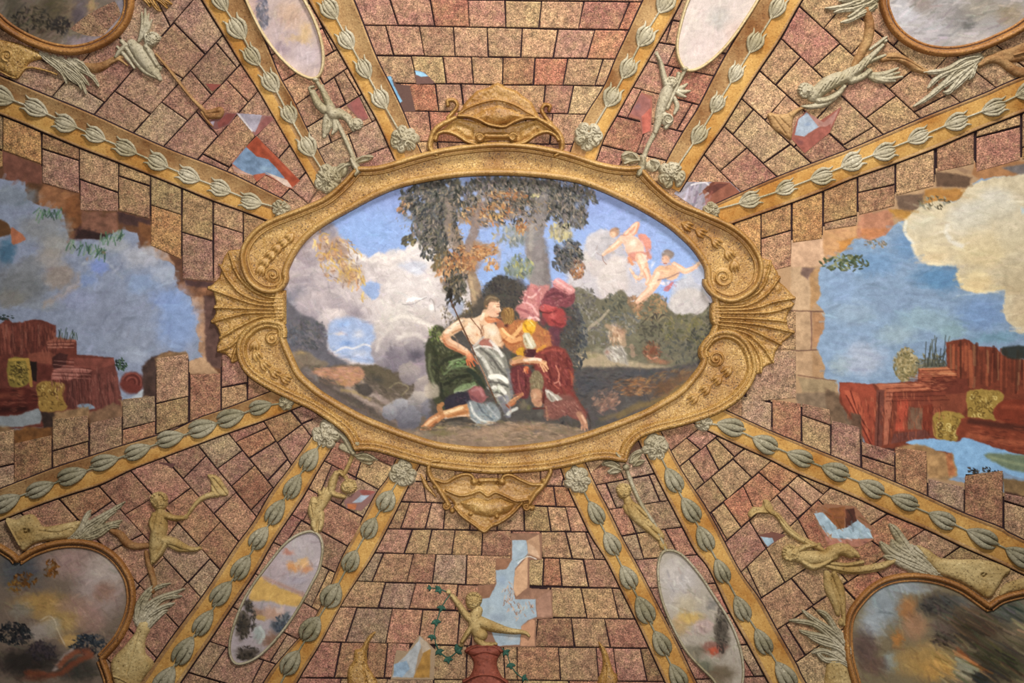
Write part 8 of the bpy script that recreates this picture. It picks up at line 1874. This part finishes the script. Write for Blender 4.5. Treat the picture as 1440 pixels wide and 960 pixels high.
spray('pale acanthus spray left of the lower right corner medallion', M_PALE, [[(1194, 918), (1176, 896), (1154, 874), (1128, 858)], [(1192, 922), (1170, 896), (1144, 880), (1110, 872)], [(1190, 924), (1168, 902), (1144, 890), (1124, 886)], [(1194, 914), (1180, 892), (1162, 868), (1150, 858)], [(1192, 926), (1176, 912), (1158, 902), (1134, 892)], [(1190, 932), (1172, 920), (1156, 916), (1142, 918)], [(1192, 936), (1176, 930), (1160, 926), (1146, 914)]], (1156, 894), 3.0, 4.6)
simple('scroll_bracket', 'shadowy gilt scroll with a volute left of the drooping acanthus, upper left', 'bracket', M_GOLD, (-40, 50, 82, 116), lambda R: (R.slab([(-36, 52), (0, 56), (30, 62), (56, 74), (60, 82), (44, 88), (36, 98), (26, 110), (10, 104), (0, 98), (-36, 86)], 4, 8), R.tube(spiral(13, 78, 9, 2, 90, 1.3), 1.8, 5.5, .3), R.tube([(0, 100), (24, 110), (38, 96), (60, 98), (84, 106)], 1.4, 3, .3)))
simple('scroll_bracket', 'small ochre scroll between the acanthus and the upper left putto', 'bracket', M_OCHRE, (112, 74, 186, 112), lambda R: (R.tube([(122, 92), (134, 96), (148, 92), (160, 84), (174, 80)], [4, 7, 6, 4, 3], [3, 4, 4, 3, 2.5], 1), R.tube([(156, 90), (168, 84), (180, 92)], [2, 2.4, 1.6], 3.5, .4)))
simple('scroll_bracket', 'ochre stucco arm curving down beside the upper right corner medallion', 'bracket', M_OCHRE, (1192, 8, 1236, 104), lambda R: R.tube([(1218, 14), (1222, 34), (1220, 54), (1212, 72), (1202, 90), (1198, 98)], [5, 7, 7, 6, 5, 3], [4, 5, 5, 4.5, 4, 3], 1))
simple('scroll_bracket', 'ochre stucco wave between the reclining putto and the acanthus fan', 'bracket', M_OCHRE, (1232, 70, 1312, 116), lambda R: (R.tube([(1240, 84), (1256, 80), (1272, 86), (1288, 96), (1304, 102)], [4, 6, 6, 6, 3], [3.5, 4.5, 4.5, 4, 3], 1), R.cut([(1246, 82), (1270, 84), (1296, 98)], 1, 1.4)))
simple('scroll_bracket', 'dusky ochre scroll right of the acanthus fan, upper right', 'bracket', M_OCHRE, (1368, 58, 1472, 122), lambda R: (R.tube([(1376, 92), (1390, 84), (1404, 84), (1418, 94), (1434, 102), (1464, 96)], [4, 6, 7, 7, 7, 4], 4, 1), R.slab([(1396, 76), (1424, 66), (1466, 52), (1470, 74), (1436, 86), (1410, 88)], 3, 6), R.tube([(1424, 78), (1438, 74), (1450, 72)], 1.4, 5, .3)))
simple('scroll_bracket', 'buff stucco dolphin-like scroll with a dark eye on the lower left medallion', 'bracket', M_BUFF, (-8, 716, 122, 786), lambda R: (R.slab([(10, 728), (24, 730), (36, 724), (48, 723), (56, 732), (62, 740), (80, 738), (100, 734), (114, 734), (108, 746), (98, 757), (70, 760), (50, 764), (34, 774), (26, 764), (20, 752), (12, 742)], 5, 7), R.dome(46, 740, 12, 12, 6, 0, 1), R.cut(spiral(38, 745, 5, 1.5, 0, .7, 6), 1.2, 3), R.tube([(12, 732), (20, 748), (30, 766)], 2, 6, .5), R.cut([(58, 746), (84, 748), (104, 742)], 1, 1.2)))
simple('scroll_bracket', 'ochre stucco arm between acanthus fan and putto, lower left', 'bracket', M_OCHRE, (150, 738, 216, 780), lambda R: R.tube([(158, 746), (170, 752), (180, 764), (192, 768), (208, 767)], [4, 6, 6, 5, 4], [3, 4, 4, 4, 3], 1))
simple('scroll_bracket', 'ochre stucco stalk under the lower left putto', 'bracket', M_OCHRE, (196, 770, 226, 840), lambda R: R.tube([(206, 776), (209, 790), (214, 806), (218, 822), (216, 832)], [3, 4, 4.6, 4, 3], 3.6, 1))
simple('scroll_bracket', 'large buff stucco bracket at the lower right of the lower left medallion', 'bracket', M_BUFF, (150, 862, 228, 1012), lambda R: (R.slab([(196, 876), (206, 872), (212, 884), (205, 900), (206, 918), (216, 928), (216, 938), (204, 952), (196, 970), (190, 1004), (164, 1004), (166, 974), (158, 950), (158, 928), (176, 908), (190, 890)], 5, 9), R.cut([(196, 890), (188, 920), (180, 946)], 1.2, 1.2), R.tube([(162, 950), (172, 954), (184, 962), (186, 980)], 2.4, 6, .5)))
simple('scroll_bracket', 'buff stucco dolphin-like scroll above the notch of the lower right medallion', 'bracket', M_BUFF, (1282, 758, 1452, 852), lambda R: (R.slab([(1288, 766), (1304, 772), (1322, 784), (1344, 786), (1366, 786), (1390, 788), (1412, 796), (1420, 802), (1410, 814), (1402, 826), (1394, 838), (1384, 840), (1366, 828), (1344, 816), (1322, 808), (1308, 796), (1294, 780)], 5, 7), R.dome(1382, 806, 16, 14, 5.5, 0, 1), R.cut(spiral(1380, 807, 4, 1, 0, .7, 6), 1.2, 3.2), R.slab([(1410, 822), (1430, 814), (1450, 812), (1450, 826), (1424, 832), (1404, 838)], 4, 6), R.cut([(1412, 808), (1404, 824), (1396, 838)], 1.4, 2)))
simple('scroll_bracket', 'buff stucco bracket at the left foot of the lower right medallion', 'bracket', M_BUFF, (1146, 920, 1206, 1012), lambda R: (R.slab([(1164, 926), (1176, 924), (1188, 934), (1194, 950), (1204, 1004), (1158, 1004), (1158, 966), (1160, 944)], 4, 8), R.cut([(1176, 936), (1180, 960), (1184, 990)], 1.2, 1.2)))
